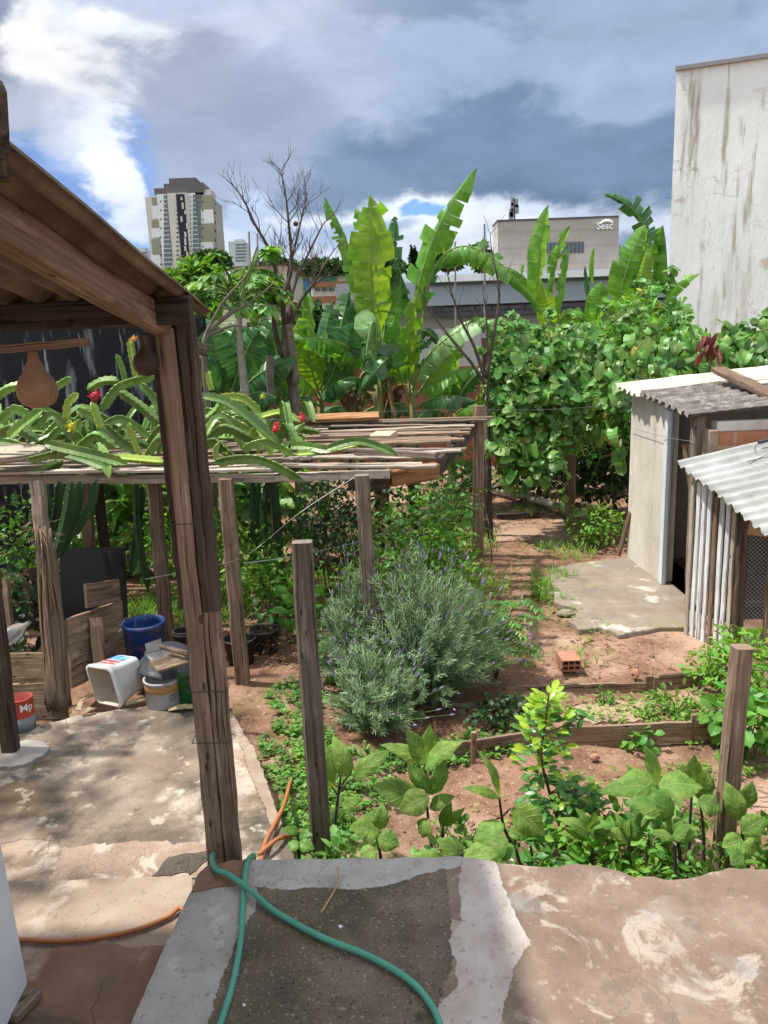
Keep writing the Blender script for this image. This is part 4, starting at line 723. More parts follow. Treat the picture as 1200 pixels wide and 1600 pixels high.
sroof(0, .36, CROOF, .0, 1.15, 1); sroof(.33, 1, GROOF, .014, 2.3, 2, .05); sroof(0, .5, CROOF, .09, 1.4, 3, 1.12)
a = at(1122, 577, 7.75); b = at(1215, 622, 6.75); mb = MB(); mb.plank(a, b, .15, .05, (0, -.2, 1), .003, 8); single(mb, 'roof_plank', W_BROWN, 'brown plank weighing down the shed roof sheets', 'plank', a)
mb = MB(); mb.plank(gp(966, 868, -.8), at(985, 800, 8.15), .05, .03, (-1, -.4, 0), .003, 6); single(mb, 'leaning_stick', W_BROWN, 'dark short board leaning on the far shed wall corner', 'board', gp(966, 868, -.8))
# ---------------------------------------------------------------- chicken coop
coop = thing('chicken_coop', 'small chicken coop with white slats, wire mesh and pale corrugated roof', 'coop', (2.6, 5.75, -.82))
c0 = V((2.465, 6.02, 0)); c1 = V((2.665, 5.60, 0)); nn = V((-.9, -.43, 0))
for i in range(8):
    f = (i+.3)/8; q = c0.lerp(c1, f); zt = .45-.13*f+U(-.02, .02); mat = [W_PALE, W_WHITE, W_WHITE, W_WHITE, W_BROWN, W_WHITE, W_WHITE, W_PALE][i]
    mb = MB(); mb.plank(q+V((0, 0, -.85)), q+V((U(-.004, .004), 0, zt)), .036, .02, nn, .0015, 10); mb.build('slat', mat, coop)
mb = MB(); mb.plank(c1+V((.03, -.02, -.9)), c1+V((.02, -.02, .42)), .07, .06, (0, -1, 0), .003, 10); mb.build('post', W_DARK, coop)
for z in (-.6, .25): mb = MB(); mb.plank(c0+V((.03, .015, z)), c1+V((.03, .015, z)), .05, .03, nn, .002, 5); mb.build('rail', W_DARK, coop)
fx = V((.985, -.17, 0)); PLY = M('plywood_tan', [(.3, (.36, .22, .12)), (.7, (.5, .34, .2))], scale=3, rough=.8, bump=.1, layers=[dict(s=2, lo=.55, hi=.7, c=(.4, .3, .2), a=.5)])
mb = MB(); mb.plank(c1+fx*.06+V((0, -.03, .24)), c1+fx*.9+V((0, -.03, .12)), .25, .02, (0, -1, 0), .002, 6); mb.build('front_board', PLY, coop)
mb = MB(); mb.plank(c1+fx*.235+V((0, -.02, -.85)), c1+fx*.235+V((0, -.035, .2)), .045, .05, (0, -1, 0), .002, 8); mb.build('post', W_TAN, coop)
mb = MB(); mb.plank(c1+fx*.9+V((0, -.02, -.9)), c1+fx*.9+V((0, -.02, .3)), .06, .05, (0, -1, 0), .002, 8); mb.build('post', W_BROWN, coop)
mb = MB(); mb.box(c1+fx*.07+V((0, .75, -.9)), fx*1.2, (0, .02, 0), (0, 0, 1.2)); mb.build('back_wall', W_DARK, coop)
mb = MB(); W_ = .80; H_ = .95; o = c1+fx*.06+V((0, -.028, -.82)); s_ = .032
k = -H_
while k < W_:
    for sg in (1, -1):
        x0 = max(0, k); x1 = min(W_, k+H_)
        if x1 > x0:
            if sg == 1: z0, z1 = x0-k, x1-k
            else: z0, z1 = H_-(x0-k), H_-(x1-k)
            mb.tube([o+fx*x0+V((0, 0, z0)), o+fx*x1+V((0, 0, z1))], .0013, 3, cap=False)
    k += s_
mb.build('wire_mesh', WIREG, coop)
PRO = M('pale_polyester_sheet', [(.3, (.24, .24, .225)), (.6, (.37, .38, .37)), (.75, (.46, .48, .48))], scale=4, detail=11, rough=.5, bump=.15, layers=[dict(s=1, mp=(2, 16, 2), lo=.52, hi=.66, c=(.28, .28, .26), a=.7, d=9), dict(s=9, lo=.56, hi=.66, c=(.36, .36, .31), a=.6, d=9)])
rA = V((2.38, 6.12, .585)); rB = V((2.56, 4.95, .255)); mb = MB(); corr(mb, rA, rB-rA, V((.75, .10, .125))*2.0, .112, .018, .004, 10, .003, 9, rj=.004); mb.build('roof_sheet', PRO, coop, True)
R = random.Random(3); c = at(1165, 715, 5.75); t = thing('twig_bundle', 'bundle of dark twigs and wire lying on the coop roof', 'twigs', c)
for i in range(16):
    f = R.uniform(.25, 1.5); g0 = rA.lerp(rB, R.uniform(.05, .45))+V((.75, .1, .125))*f+V((0, 0, .03)); d = V((R.uniform(.2, .7), R.uniform(-.25, .25), R.uniform(0, .1)))
    mb = MB(); mb.tube(spline([g0, g0+d*.5+V((R.uniform(-.1, .1), R.uniform(-.1, .1), R.uniform(0, .06))), g0+d+V((0, 0, R.uniform(0, .03)))], 5), [R.uniform(.002, .006)]*11, 5); mb.build('twig', WIRE, t)
mb = MB(); mb.tube(spline([rA+V((.75, .1, .125))*.85+V((0, -.10, .035)), rA+V((.75, .1, .125))*1.4+V((0, -.12, .05)), rA+V((.75, .1, .125))*2.2+V((0, -.05, .05))], 6), .016, 7); mb.build('twig', flat('black_cable', (.03, .035, .045), .4, .5), t)
# ---------------------------------------------------------------- wires
def wire(pts, r, label, mat=WIREG, n=8):
    mb = MB(); mb.tube(spline(pts, n), r, 5); single(mb, 'fence_wire', mat, label, 'wire', pts[0], 'wires strung across the garden')
wire([at(305, 652, 2.35), at(440, 655, 4.2), at(600, 643, 6.5), at(748, 640, 8.6)], .0016, 'thin wire from the big plank post to the far pergola post')
wire([at(748, 640, 8.6), at(850, 640, 8.2), at(985, 632, 7.9)], .0025, 'thin wire from the far pergola post to the shed wall', WIRE)
wire([at(228, 905, 2.9), at(380, 870, 4.9), at(470, 800, 5.1), at(555, 745, 5.2)], .0018, 'slack wire rising from the left post to the central pergola post')
wire([at(380, 880, 4.9), at(480, 865, 5.2), at(600, 832, 6.5), at(690, 780, 8.0), at(745, 735, 8.6), at(782, 730, 9.3)], .003, 'loose grey wire dipping behind the grey post')
wire([at(1160, 1046, 3.05), at(1230, 1050, 3.1)], .0022, 'upper black wire running right from the right terrace post', WIRE)
wire([at(1150, 1192, 3.05), at(1240, 1195, 3.1)], .002, 'middle black wire running right from the right terrace post', WIRE)
wire([at(1140, 1260, 3.05), at(1240, 1262, 3.1)], .002, 'lower black wire running right from the right terrace post', WIRE)
wire([at(985, 668, 8.15), at(1040, 683, 7.2), at(1085, 690, 6.5)], .0022, 'short grey wire drooping along the shed door', WIREG)
wire([gp(768, 888, -.8), at(767, 850, 8.0), at(762, 810, 8.3), at(752, 776, 8.5)], .007, 'dark cable hanging down beside the far pergola post', WIRE)
# ---------------------------------------------------------------- boundary walls and buildings
BLKW = M('black_painted_wall', [(.35, (.008, .009, .012)), (.6, (.018, .02, .026)), (.75, (.05, .055, .065))], scale=2, mp=(1.5, 1.5, .4), detail=9, rough=.8, bump=.1, layers=[dict(s=2.2, mp=(3, 3, .45), lo=.55, hi=.66, c=(.22, .24, .27), a=.8, d=9), dict(s=5, mp=(3, 3, .3), lo=.58, hi=.68, c=(.38, .4, .43), a=.7, d=9)])
a = at(-260, 520, 8.2); b = at(322, 506, 10.2); b.z = a.z = 2.06; mb = MB(); mb.box((a.x, a.y, -1), (b.x-a.x, b.y-a.y, 0), (-.05, .14, 0), (0, 0, 3.06)); single(mb, 'boundary_wall', BLKW, 'tall black painted boundary wall with white streaks at left', 'wall', (a.x, a.y, -.9))
RBR = M('red_brick_wall', [(.3, (.22, .075, .045)), (.7, (.36, .14, .085))], scale=6, coord='UV', bump=.5, rough=.9, layers=[dict(t='brick', bw=.24, bh=.085, ms=.012, c1=(1, .9, .9), c2=(.7, .7, .7), cm=(.75, 1.2, 1.5), k=1), dict(s=1.2, lo=.55, hi=.7, c=(.10, .06, .045), a=.6)])
mb = MB(); mb.box((-2.3, 15.6, -1), (7.0, -.5, 0), (.02, .16, 0), (0, 0, 2.13)); single(mb, 'brick_wall', RBR, 'low red brick boundary wall behind the banana plants', 'wall', (-2.3, 15.6, -.9))
WB = M('weathered_whitewash', [(.3, (.70, .755, .74)), (.55, (.80, .86, .845)), (.75, (.86, .90, .89))], scale=1.4, detail=11, mp=(1, 1, .4), bump=.35, bscale=14, rough=.9, spec=.1,
  layers=[dict(s=1.3, mp=(2.2, 2.2, .16), lo=.54, hi=.68, c=(.50, .51, .47), a=.7, d=8), dict(s=2.4, mp=(2.4, 2.4, .2), lo=.60, hi=.68, c=(.30, .25, .17), a=.7, d=8), dict(s=.7, mp=(2.2, 1, .35), lo=.58, hi=.68, c=(.46, .42, .36), a=.6, d=11), dict(t='crack', s=.8, w=.008, c=(.28, .27, .25), a=.7, mask=.35, warp=.9), dict(t='crack', s=2.2, w=.014, c=(.38, .36, .33), a=.7, mask=.5, warp=.9), dict(s=3, mp=(2, 2, .2), lo=.6, hi=.66, c=(.36, .33, .28), a=.6, d=9), dict(s=.45, mp=(1, 1, 2.2), lo=.60, hi=.64, c=(.42, .34, .26), a=.6, d=11)])
t0 = at(1058, 106, 16); l0 = at(1042, 480, 16); xw = (t0.x+l0.x)/2; ww = thing('white_building', 'tall windowless white building with streaked cracked plaster at right', 'building', (xw, 16, -1))
e1 = V((.94, -.34, 0))*7; e2 = V((.46, .89, 0))*9
mb = MB(); mb.box((xw, 16, -1.2), e1, e2, (0, 0, t0.z+1.14)); mb.build('wall', WB, ww)
mb = MB(); mb.box((xw-.05, 15.94, t0.z-.06), e1*1.01, e2*1.01, (0, 0, .07)); mb.build('coping', flat('grey_coping', (.25, .25, .25)), ww)
def pxb(mb, x0, y0, x1, y1, Y, dep=8, m=0, zb=None):
    ym = (y0+y1)/2; xm = (x0+x1)/2; mb.abox(at(x0, ym, Y).x, at(x1, ym, Y).x, Y, Y+dep, at(xm, y1, Y).z if zb is None else zb, at(xm, y0, Y).z, m); return mb
# big concrete office block
CB = M('board_concrete', [(.3, (.33, .295, .27)), (.6, (.41, .37, .345)), (.75, (.46, .425, .4))], scale=.25, detail=10, mp=(1, 1, 1.6), rough=.9, bump=.05, layers=[dict(t='wave', dir='Z', s=.16, mp=(1, 1, 1), lo=.9, hi=.97, dist=.3, c=(.30, .27, .25), a=.5), dict(s=.3, mp=(1, 1, .25), lo=.55, hi=.75, c=(.24, .21, .19), a=.5)])
FAS = flat('blue_grey_cladding', (.30, .335, .42), .5, .4, scale=.05); WHT = flat('white_canopy', (.75, .77, .8), scale=.1); GLS = flat('dark_glazing', (.02, .024, .03), .15, .6, scale=.1); DGR = flat('dark_trim', (.08, .08, .09), scale=.1)
of = thing('office_building', 'long grey concrete office with blue-grey low wing and white logo on its block', 'building', (20, 100, 0))
def part(o, name, mat, *a, **k): mb = MB(); pxb(mb, *a, **k); return mb.build(name, mat, o)
part(of, 'concrete_block', CB, 778, 341, 966, 434, 101, 4)
part(of, 'roof_edge', DGR, 777, 340, 967, 343, 100.9, 4.2)
part(of, 'low_wing', CB, 545, 432, 1230, 560, 104, 16, zb=-2)
part(of, 'canopy', WHT, 672, 420, 1230, 431, 98, 20); part(of, 'canopy_edge', DGR, 672, 431.3, 1230, 436, 98.8, 18)
part(of, 'fascia', FAS, 545, 436.5, 1230, 470, 99.5, 4)
part(of, 'window_band', GLS, 678, 470.5, 1230, 486, 102, 1.5); part(of, 'window_mullion_rail', DGR, 678, 477, 1230, 478.6, 101.8, .18)
part(of, 'window', GLS, 717, 489, 778, 503, 103.7, .4)
part(of, 'lower_wall', CB, 655, 487, 1230, 540, 103.4, .5)
for k in range(6): part(of, 'window_post', DGR, 690+k*26, 470.6, 692+k*26, 486, 101.85, .1)
w = part(of, 'window', flat('grey_glazing', (.10, .12, .16), .2, .6, scale=.1), 829, 379, 912, 396, 100.9, .3)
for k in range(14): mb = MB(); pxb(mb, 829+k*6.3, 379, 830+k*6.3, 396, 100.8, .09); mb.build('glazing_bar', DGR, w)
LOGO = flat('white_logo', (.85, .85, .85), .4, scale=.1)
c = at(945, 353, 100.8); sxx = at(960, 353, 100.8)-at(940, 353, 100.8); text('Sesc', 1.15, c, (1, 0, 0), (0, 0, 1), LOGO, of, 'logo_letters', .06)
mb = MB(); pts = [at(x, y, 100.75) for x, y in [(937, 350), (942, 346), (949, 344.5), (955, 346), (958, 348.5)]]; mb.tube(spline(pts, 6), [.07+.08*math.sin(math.pi*i/24) for i in range(25)], 6); mb.build('logo_swoosh', LOGO, of)
an = thing('roof_antenna', 'small lattice antenna with panels on the concrete block roof', 'antenna', at(804, 342, 104))
mb = MB(); mb.tube([at(804, 345, 103), at(803, 311, 103)], .12, 6); mb.build('mast', DGR, an)
for x, y in ((801, 316), (806, 318), (801, 324), (807, 327), (799, 333), (798, 338)): mb = MB(); p = at(x, y, 104); mb.abox(p.x-.25, p.x+.25, 103.7, 104.3, p.z-.5, p.z+.5); mb.build('panel', flat('antenna_grey', (.3, .3, .32)) if 'antenna_grey' not in bpy.data.materials else bpy.data.materials['antenna_grey'], an)
# tower
CRM = flat('cream_render', (.60, .56, .50), scale=.05); TWH = flat('tower_white', (.72, .72, .72), scale=.05); OLV = flat('olive_render', (.27, .265, .20), scale=.05); CRN = flat('grey_crown', (.13, .115, .115), scale=.05); NAV = flat('navy_panel', (.012, .014, .03), scale=.05); TGL = M('tower_glass', [(.3, (.06, .09, .11)), (.7, (.13, .17, .2))], scale=.3, rough=.2, spec=.6, bump=0)
TY = 420; tw = thing('apartment_tower', 'tall apartment tower in cream, white and olive bands with a grey crown', 'tower', (-125, TY, 40))
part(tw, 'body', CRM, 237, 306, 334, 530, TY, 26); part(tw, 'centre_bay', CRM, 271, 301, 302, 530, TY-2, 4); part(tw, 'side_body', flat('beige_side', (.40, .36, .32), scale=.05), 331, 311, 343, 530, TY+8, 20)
part(tw, 'crown', CRN, 241, 294, 262, 304, TY-.5, 14); part(tw, 'crown', CRN, 256, 286, 318, 301, TY-.7, 16); part(tw, 'crown', CRN, 264, 278, 306, 288, TY+1, 12); part(tw, 'crown', CRM, 318, 296, 330, 308, TY+1, 12)
part(tw, 'dark_panel', NAV, 281, 303, 294, 450, TY-2.4, .5)
R = random.Random(2)
for k in range(12): y = 306+k*11+R.uniform(-2, 2); x = 282+R.choice([0, 2, 6, 9]); part(tw, 'light_inset', CRM, x, y, x+3, y+R.uniform(4, 12), TY-2.7, .35)
lev = [(306, 321), (342, 356), (371, 398)]
for y0, y1 in lev: part(tw, 'olive_band', OLV, 237.4, y0+2, 252, y1, TY-.6, .7)
for y0, y1 in [(305, 327), (349, 378)]: part(tw, 'olive_band', OLV, 314, y0, 333.6, y1, TY-.6, .7)
part(tw, 'white_band', TWH, 237.4, 321, 252, 342, TY-.5, .6); part(tw, 'white_band', TWH, 237.4, 356, 252, 371, TY-.5, .6); part(tw, 'white_band', TWH, 237.4, 398, 252, 430, TY-.5, .6); part(tw, 'white_band', TWH, 314, 327, 333.6, 349, TY-.5, .6); part(tw, 'white_band', TWH, 314, 378, 333.6, 420, TY-.5, .6)
part(tw, 'balcony_column', TWH, 255, 303, 270, 530, TY-1, 1.2); part(tw, 'balcony_column', TWH, 300, 301, 314, 530, TY-1, 1.2)
for k in range(19):
    y = 305+k*7; part(tw, 'balcony', TGL, 256, y, 268.5, y+5, TY-1.3, .5); part(tw, 'balcony', TGL, 301.5, y-1, 313, y+4, TY-1.3, .5)
for k in range(18):
    y = 306.5+k*7; part(tw, 'window', GLS, 275.5, y, 279, y+1.6, TY-2.5, .6); part(tw, 'window', GLS, 297, y, 298.4, y+2, TY-2.5, .6)
    if k % 2: part(tw, 'window', GLS, 250, y, 252, y+2.4, TY-1.1, .6); part(tw, 'window', GLS, 316, y, 317.4, y+2.4, TY-1.1, .6); part(tw, 'window', GLS, 336, y+4, 337.5, y+6.4, TY+7.5, .6)
def tower2(x0, y0, x1, y1, Y, label):
    t = thing('distant_tower', label, 'tower', at((x0+x1)/2, y1, Y)); part(t, 'body', flat('hazy_white', (.55, .57, .6), scale=.05), x0, y0, x1, y1+60, Y, 18); part(t, 'roof_box', flat('hazy_roof', (.5, .5, .52), scale=.05), x0+6*(x1-x0)/26, y0-3, x1-6*(x1-x0)/26, y0, Y+1, 12)
    for k in range(6): y = y0+4+k*5; part(t, 'window_row', TGL, x0+8*(x1-x0)/26, y, x1-2*(x1-x0)/26, y+2.6, Y-.3, .6)
tower2(360, 377, 386, 412, 700, 'small pale tower seen behind the bare tree branches'); tower2(212, 390, 231, 408, 900, 'tiny hazy tower just above the lean-to roof edge')
# houses in the middle distance
TILE = M('clay_tiles', [(.3, (.22, .11, .075)), (.7, (.36, .22, .16))], scale=3, rough=.9, bump=.2); CRE = flat('cream_wall', (.55, .5, .42), scale=.2); TEAL = flat('blue_metal_wall', (.03, .15, .33), scale=.2); GRNP = flat('green_panel', (.03, .2, .12), scale=.2); ORG = flat('rust_band', (.34, .13, .07), scale=.2); GYR = flat('grey_green_roof', (.26, .31, .29), scale=.2); GREYW = flat('grey_wall', (.34, .35, .38), scale=.2); PALE = flat('pale_road_wall', (.36, .35, .36), scale=.3)
def house(name, label, x0, y0, x1, y1, Y, wm, rm, rise=8, dep=9, cat='house'):
    t = thing(name, label, cat, at((x0+x1)/2, y1, Y)); part(t, 'wall', wm, x0, y0, x1, y1, Y, dep, zb=hgt(0, Y)-1)
    zl = at((x0+x1)/2, y0, Y).z; L = at(x0, y0, Y).x-.4; Rr = at(x1, y0, Y).x+.4; zr = at((x0+x1)/2, y0-rise, Y).z; mb = MB(); ym = Y+dep/2
    mb.add([(L, Y-.5, zl), (Rr, Y-.5, zl), (Rr, Y+dep+.5, zl), (L, Y+dep+.5, zl), (L+.8, ym, zr), (Rr-.8, ym, zr)], [(0, 1, 5, 4), (2, 3, 4, 5), (1, 2, 5), (3, 0, 4), (3, 2, 1, 0)]); mb.build('roof', rm, t); return t
house('brown_roof_house', 'house with pinkish brown tiled roof behind the papaya tree', 372, 474, 452, 492, 45, CRE, TILE, 17)
house('terracotta_house', 'house with terracotta roof just right of the lean-to eave', 264, 446, 300, 460, 60, CRE, TILE, 9)
house('gym_hall', 'hall with blue metal wall and grey-green roof behind the bare tree', 440, 436, 478, 460, 110, TEAL, GYR, 4, cat='hall'); house('shed_hall', 'low grey-green roofed hall left of the blue metal wall', 398, 450, 436, 462, 95, CRE, GYR, 10, cat='hall')
sh2 = house('striped_building', 'cream building with rust band and green panel left of the banana leaf', 488, 432, 548, 482, 72, CRE, GYR, 4, cat='building')
part(sh2, 'rust_band', ORG, 488, 440, 548, 448, 71.8, .25); part(sh2, 'green_panel', GRNP, 504, 433, 526, 440, 71.8, .3)
for k in range(3): part(sh2, 'window', GLS, 492+k*11, 450, 500+k*11, 454, 71.8, .25)
part(sh2, 'rust_fence', ORG, 470, 463, 530, 474, 68, .2); part(sh2, 'grey_annex', GREYW, 525, 443, 560, 474, 66, 3); part(sh2, 'garage', GLS, 530, 475, 560, 486, 65.8, 3)
mb = MB(); pxb(mb, 640, 512, 830, 570, 34, .3, zb=-1.2); single(mb, 'street_wall', PALE, 'pale grey street wall seen through the banana leaves', 'wall', at(700, 560, 34))
house('flat_roof_house', 'long flat brown roof with greenery on top, left of the bare tree', 366, 416, 452, 424, 50, CRE, flat('flat_brown', (.16, .09, .065)), 6)
POLE = flat('pole_grey', (.22, .2, .2))
for x, y0, y1, Y, r, l in [(757, 350, 440, 70, .12, 'tall thin street pole left of the concrete block'), (711, 378, 440, 80, .12, 'short distant pole between the two banana clumps'), (389, 362, 440, 60, .1, 'thin grey pole behind the left branches of the bare tree'), (968, 382, 430, 95, .15, 'dark pole at the right side of the concrete block'), (402, 365, 440, 64, .09, 'second thin pole right of the pole behind the bare tree')]:
    mb = MB(); b = at(x, y1+40, Y); mb.tube([V((b.x, Y, hgt(b.x, Y)-.5)), V((at(x, y0, Y).x, Y, at(x, y0, Y).z))], [r, r*.7], 7); single(mb, 'street_pole', POLE, l, 'pole', V((b.x, Y, hgt(b.x, Y))), 'poles in the distance')
# ---------------------------------------------------------------- foliage materials
def LM(name, d, mid, l, rough=.5, trans=.3, vein=None, irand=.3, spec=.4, bump=.15, mp=(1, 1, 1), scale=6, layers=()):
    ly = list(layers)
    if vein: ly.append(dict(t='vein', **vein))
    return M(name, [(.3, d), (.5, mid), (.72, l)], scale=scale, detail=4, rough=rough, spec=spec, bump=bump, trans=trans, irand=irand, layers=ly, mp=mp)
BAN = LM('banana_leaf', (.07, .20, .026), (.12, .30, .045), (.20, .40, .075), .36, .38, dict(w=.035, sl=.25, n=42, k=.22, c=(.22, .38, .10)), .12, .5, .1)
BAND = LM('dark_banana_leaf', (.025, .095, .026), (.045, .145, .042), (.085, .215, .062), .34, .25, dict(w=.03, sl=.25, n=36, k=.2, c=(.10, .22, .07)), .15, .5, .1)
BANY = LM('young_banana_leaf', (.105, .235, .025), (.165, .32, .038), (.25, .41, .065), .4, .38, dict(w=.03, sl=.25, n=44, k=.25, c=(.34, .48, .12)), .12, .4, .1)
BANP = LM('pale_banana_leaf', (.13, .26, .08), (.18, .33, .12), (.25, .40, .17), .45, .3, dict(w=.03, sl=.3, n=30, k=.3, c=(.34, .46, .24)), .1, .4, .1)
PET = flat('green_petiole', (.16, .26, .06), .45, .4, scale=8); PSEU = M('banana_trunk', [(.3, (.10, .09, .035)), (.55, (.2, .2, .07)), (.75, (.26, .30, .10))], scale=5, mp=(3, 3, .5), rough=.6, bump=.2)
VINE = LM('vine_leaf', (.055, .15, .026), (.10, .235, .045), (.17, .34, .085), .42, .3, dict(w=.03, sl=.7, n=4, k=.45, c=(.17, .32, .10)), .42, .45, .15)
EGG = LM('eggplant_leaf', (.07, .17, .026), (.125, .255, .045), (.22, .36, .08), .58, .32, dict(w=.03, sl=.6, n=6, k=.75, c=(.27, .38, .15), h=.8), .25, .25, .5, scale=16, layers=[dict(s=9, lo=.56, hi=.68, c=(.22, .30, .06), a=.6, d=6), dict(s=30, lo=.66, hi=.69, c=(.25, .17, .06), a=.8, d=4), dict(s=60, lo=.5, hi=.7, c=(.06, .15, .025), a=.4, d=3)])
LEM = LM('young_lemon_leaf', (.17, .34, .02), (.27, .45, .03), (.40, .54, .06), .38, .4, dict(w=.04, sl=.7, n=6, k=.2, c=(.48, .56, .12)), .2, .5)
LEMD = LM('lemon_leaf', (.035, .13, .02), (.06, .19, .03), (.1, .26, .05), .35, .25, dict(w=.03, sl=.7, n=6, k=.2, c=(.14, .28, .06)), .25, .5)
GRN1 = LM('shrub_leaf', (.045, .14, .022), (.08, .215, .032), (.15, .32, .055), .5, .28, None, .4); GRN2 = LM('bright_weed_leaf', (.07, .2, .02), (.12, .29, .035), (.19, .38, .06), .55, .34, None, .4)
GRN3 = LM('dark_shrub_leaf', (.012, .04, .011), (.022, .066, .017), (.045, .10, .028), .5, .2, None, .4); CURR = LM('curry_leaf', (.05, .17, .022), (.08, .24, .035), (.13, .33, .055), .38, .3, dict(w=.05, sl=.7, n=5, k=.0, c=(.18, .36, .08)), .3)  # GRN3 darkened further to deepen the shaded hollow under the vine
LAV = LM('lavender_leaf', (.14, .24, .12), (.22, .33, .18), (.33, .43, .26), .75, .2, None, .35, .2); LAVF = LM('lavender_flower', (.16, .12, .24), (.23, .18, .33), (.34, .29, .42), .8, .1, None, .4, .2)
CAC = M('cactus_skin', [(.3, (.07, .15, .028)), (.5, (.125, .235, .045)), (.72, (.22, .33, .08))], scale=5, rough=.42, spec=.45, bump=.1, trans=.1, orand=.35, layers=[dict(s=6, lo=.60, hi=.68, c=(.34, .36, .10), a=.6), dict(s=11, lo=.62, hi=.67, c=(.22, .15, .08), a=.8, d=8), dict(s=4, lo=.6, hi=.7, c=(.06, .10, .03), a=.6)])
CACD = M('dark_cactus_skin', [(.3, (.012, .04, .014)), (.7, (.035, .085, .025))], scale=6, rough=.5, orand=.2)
CACY = M('yellow_cactus_skin', [(.3, (.2, .32, .05)), (.7, (.36, .46, .09))], scale=5, rough=.42, trans=.1, orand=.2)
BARK = M('grey_bark', [(.3, (.09, .072, .06)), (.6, (.17, .14, .12)), (.8, (.26, .22, .19))], scale=1, coord='UV', mp=(6, 14, 1), bump=.7, rough=.95, layers=[dict(s=1, mp=(5, 6, 1), lo=.56, hi=.66, c=(.27, .22, .2), a=.6)])
DEAD = M('dead_branch', [(.3, (.045, .032, .028)), (.6, (.10, .076, .065)), (.8, (.19, .15, .13))], scale=1, coord='UV', mp=(6, 20, 1), bump=.6, rough=.95)
PBARK = M('papaya_bark', [(.3, (.2, .19, .15)), (.7, (.36, .35, .29))], scale=1, coord='UV', mp=(14, 5, 1), bump=.6, rough=.9); STEM = flat('green_stem', (.09, .16, .04), .6, .3, scale=9); PURP = flat('purple_stem', (.05, .032, .04), .5, .4, scale=9); TWIG = flat('brown_stem', (.09, .06, .035), .8, .2, scale=9)
# ---------------------------------------------------------------- banana
def blade(mb, P, W, nh, tear=.5, droop=.25, pf=.08, seed=0, m=0, fold=0.):
    r = random.Random(seed); n = len(P)-1; nh = V(nh); T = [(P[min(i+1, n)]-P[max(i-1, 0)]).normalized() for i in range(n+1)]
    S_ = []
    for i in range(n+1):
        s = T[i].cross(nh)
        if s.length < .05: s = S_[-1] if S_ else T[i].orthogonal()
        if S_ and s.dot(S_[-1]) < 0: s = -s
        S_.append(s.normalized())
    def wid(t):
        if t <= pf: return 0
        q = (t-pf)/(1-pf); return W/2*min(1, (q*5.5)**.6)*max(0.0, 1-max(0, (q-.45)/.56)**2.4)
    i0 = max(1, int(pf*n))
    for sg in (1, -1):
        i = i0
        while i < n:
            k = r.randint(1, 3) if r.random() < tear*.95 else r.randint(3, 7)
            i1 = min(n, i+k); dr = droop+abs(r.gauss(0, .85*tear))*(1 if r.random() < .8 else -.5); gap = r.uniform(.0, .16)*tear; tw = r.uniform(-.14, .14)*tear; L = 1-(r.random()**3)*.28*tear
            vs = []; uv = []; fs = []
            for a in range(i, i1+1):
                w = wid(a/n)*L; nn = S_[a].cross(T[a]).normalized()
                f = (a-i)/(i1-i)-.5
                for j in range(4):
                    x = j/3; an = fold+dr*x*1.2; sh = -f*2*gap*x*(P[min(i+1, n)]-P[i]).length*.8
                    vs.append(P[a]+S_[a]*(sg*w*x*math.cos(an))-nn*(w*x*math.sin(an))+T[a]*(sh+w*x*(.22+tw)) + nn*(.012*math.sin(a*2.3+j)*w*3))
                    uv.append((a/n, .5+sg*.5*x))
            st = i1-i
            for a in range(st):
                for j in range(3):
                    q = a*4+j; f_ = (q, q+1, q+5, q+4); f_ = f_ if sg > 0 else f_[::-1]; fs.append(f_)
            mb.add(vs, fs, [[uv[k2] for k2 in f_] for f_ in fs], m); i = i1
    L = len(P); mb.tube([p for p in P], [max(.003, W*.042*(1-i/(L))) for i in range(L)], 6, m+1)
def B(px0, Y0, px1, Y1, px2, Y2, W, mat=0, nh=(0, -.8, .5), tear=.5, droop=.25, pf=.10, fold=.1): return (px0, Y0, px1, Y1, px2, Y2, W, mat, nh, tear, droop, pf, fold)
BDEAD = M('dead_banana_leaf', [(.3, (.10, .065, .03)), (.7, (.26, .18, .095))], scale=4, rough=.9, bump=.2, trans=.1, irand=.3)
BM = [BAN, BAND, BANY, BANP, BDEAD]; SEED = [100]
def banana(label, base, top, leaves, r=.09, group='banana plants'):
    RR = random.Random(len(label)*7+len(leaves)); T_ = V(top)
    t = thing('banana_plant', label, 'banana plant', base, group); mb = MB(); base = V(base); top = V(top)
    mb.tube([base+V((0, 0, -.1)), base.lerp(top, .3), base.lerp(top, .65), top], [r*1.2, r, r*.8, r*.45], 12); mb.build('trunk', PSEU, t, True)
    for q in range(2):
        a_ = RR.uniform(0, 6.28); e_ = V((math.cos(a_), math.sin(a_), 0))*RR.uniform(.25, .6); m2 = MB(); blade(m2, bez(T_-V((0, 0, .1)), T_+e_*.8+V((0, 0, .25)), T_+e_*1.25-V((0, 0, RR.uniform(.6, 1.1))), 24), .26, (0, -1, .3), .9, .9, .15, int(a_*999), 0, .4); m2.build('withered_leaf', [BDEAD, BDEAD], t, True)
    for (p0, Y0, p1, Y1, p2, Y2, W, mt, nh, tear, dr, pf, fo) in leaves:
        a, c, b = at(*p0, Y0), at(*p1, Y1), at(*p2, Y2); c = c*2-(a+b)/2; SEED[0] += 1; mb = MB(); blade(mb, bez(a, c, b, 44), W, nh, tear, dr, pf, SEED[0], 0, fo); mb.build('leaf', [BM[mt], PET], t, True)
K = (0, -1, .25)
bb = g(at(592, 650, 11).x, 11)
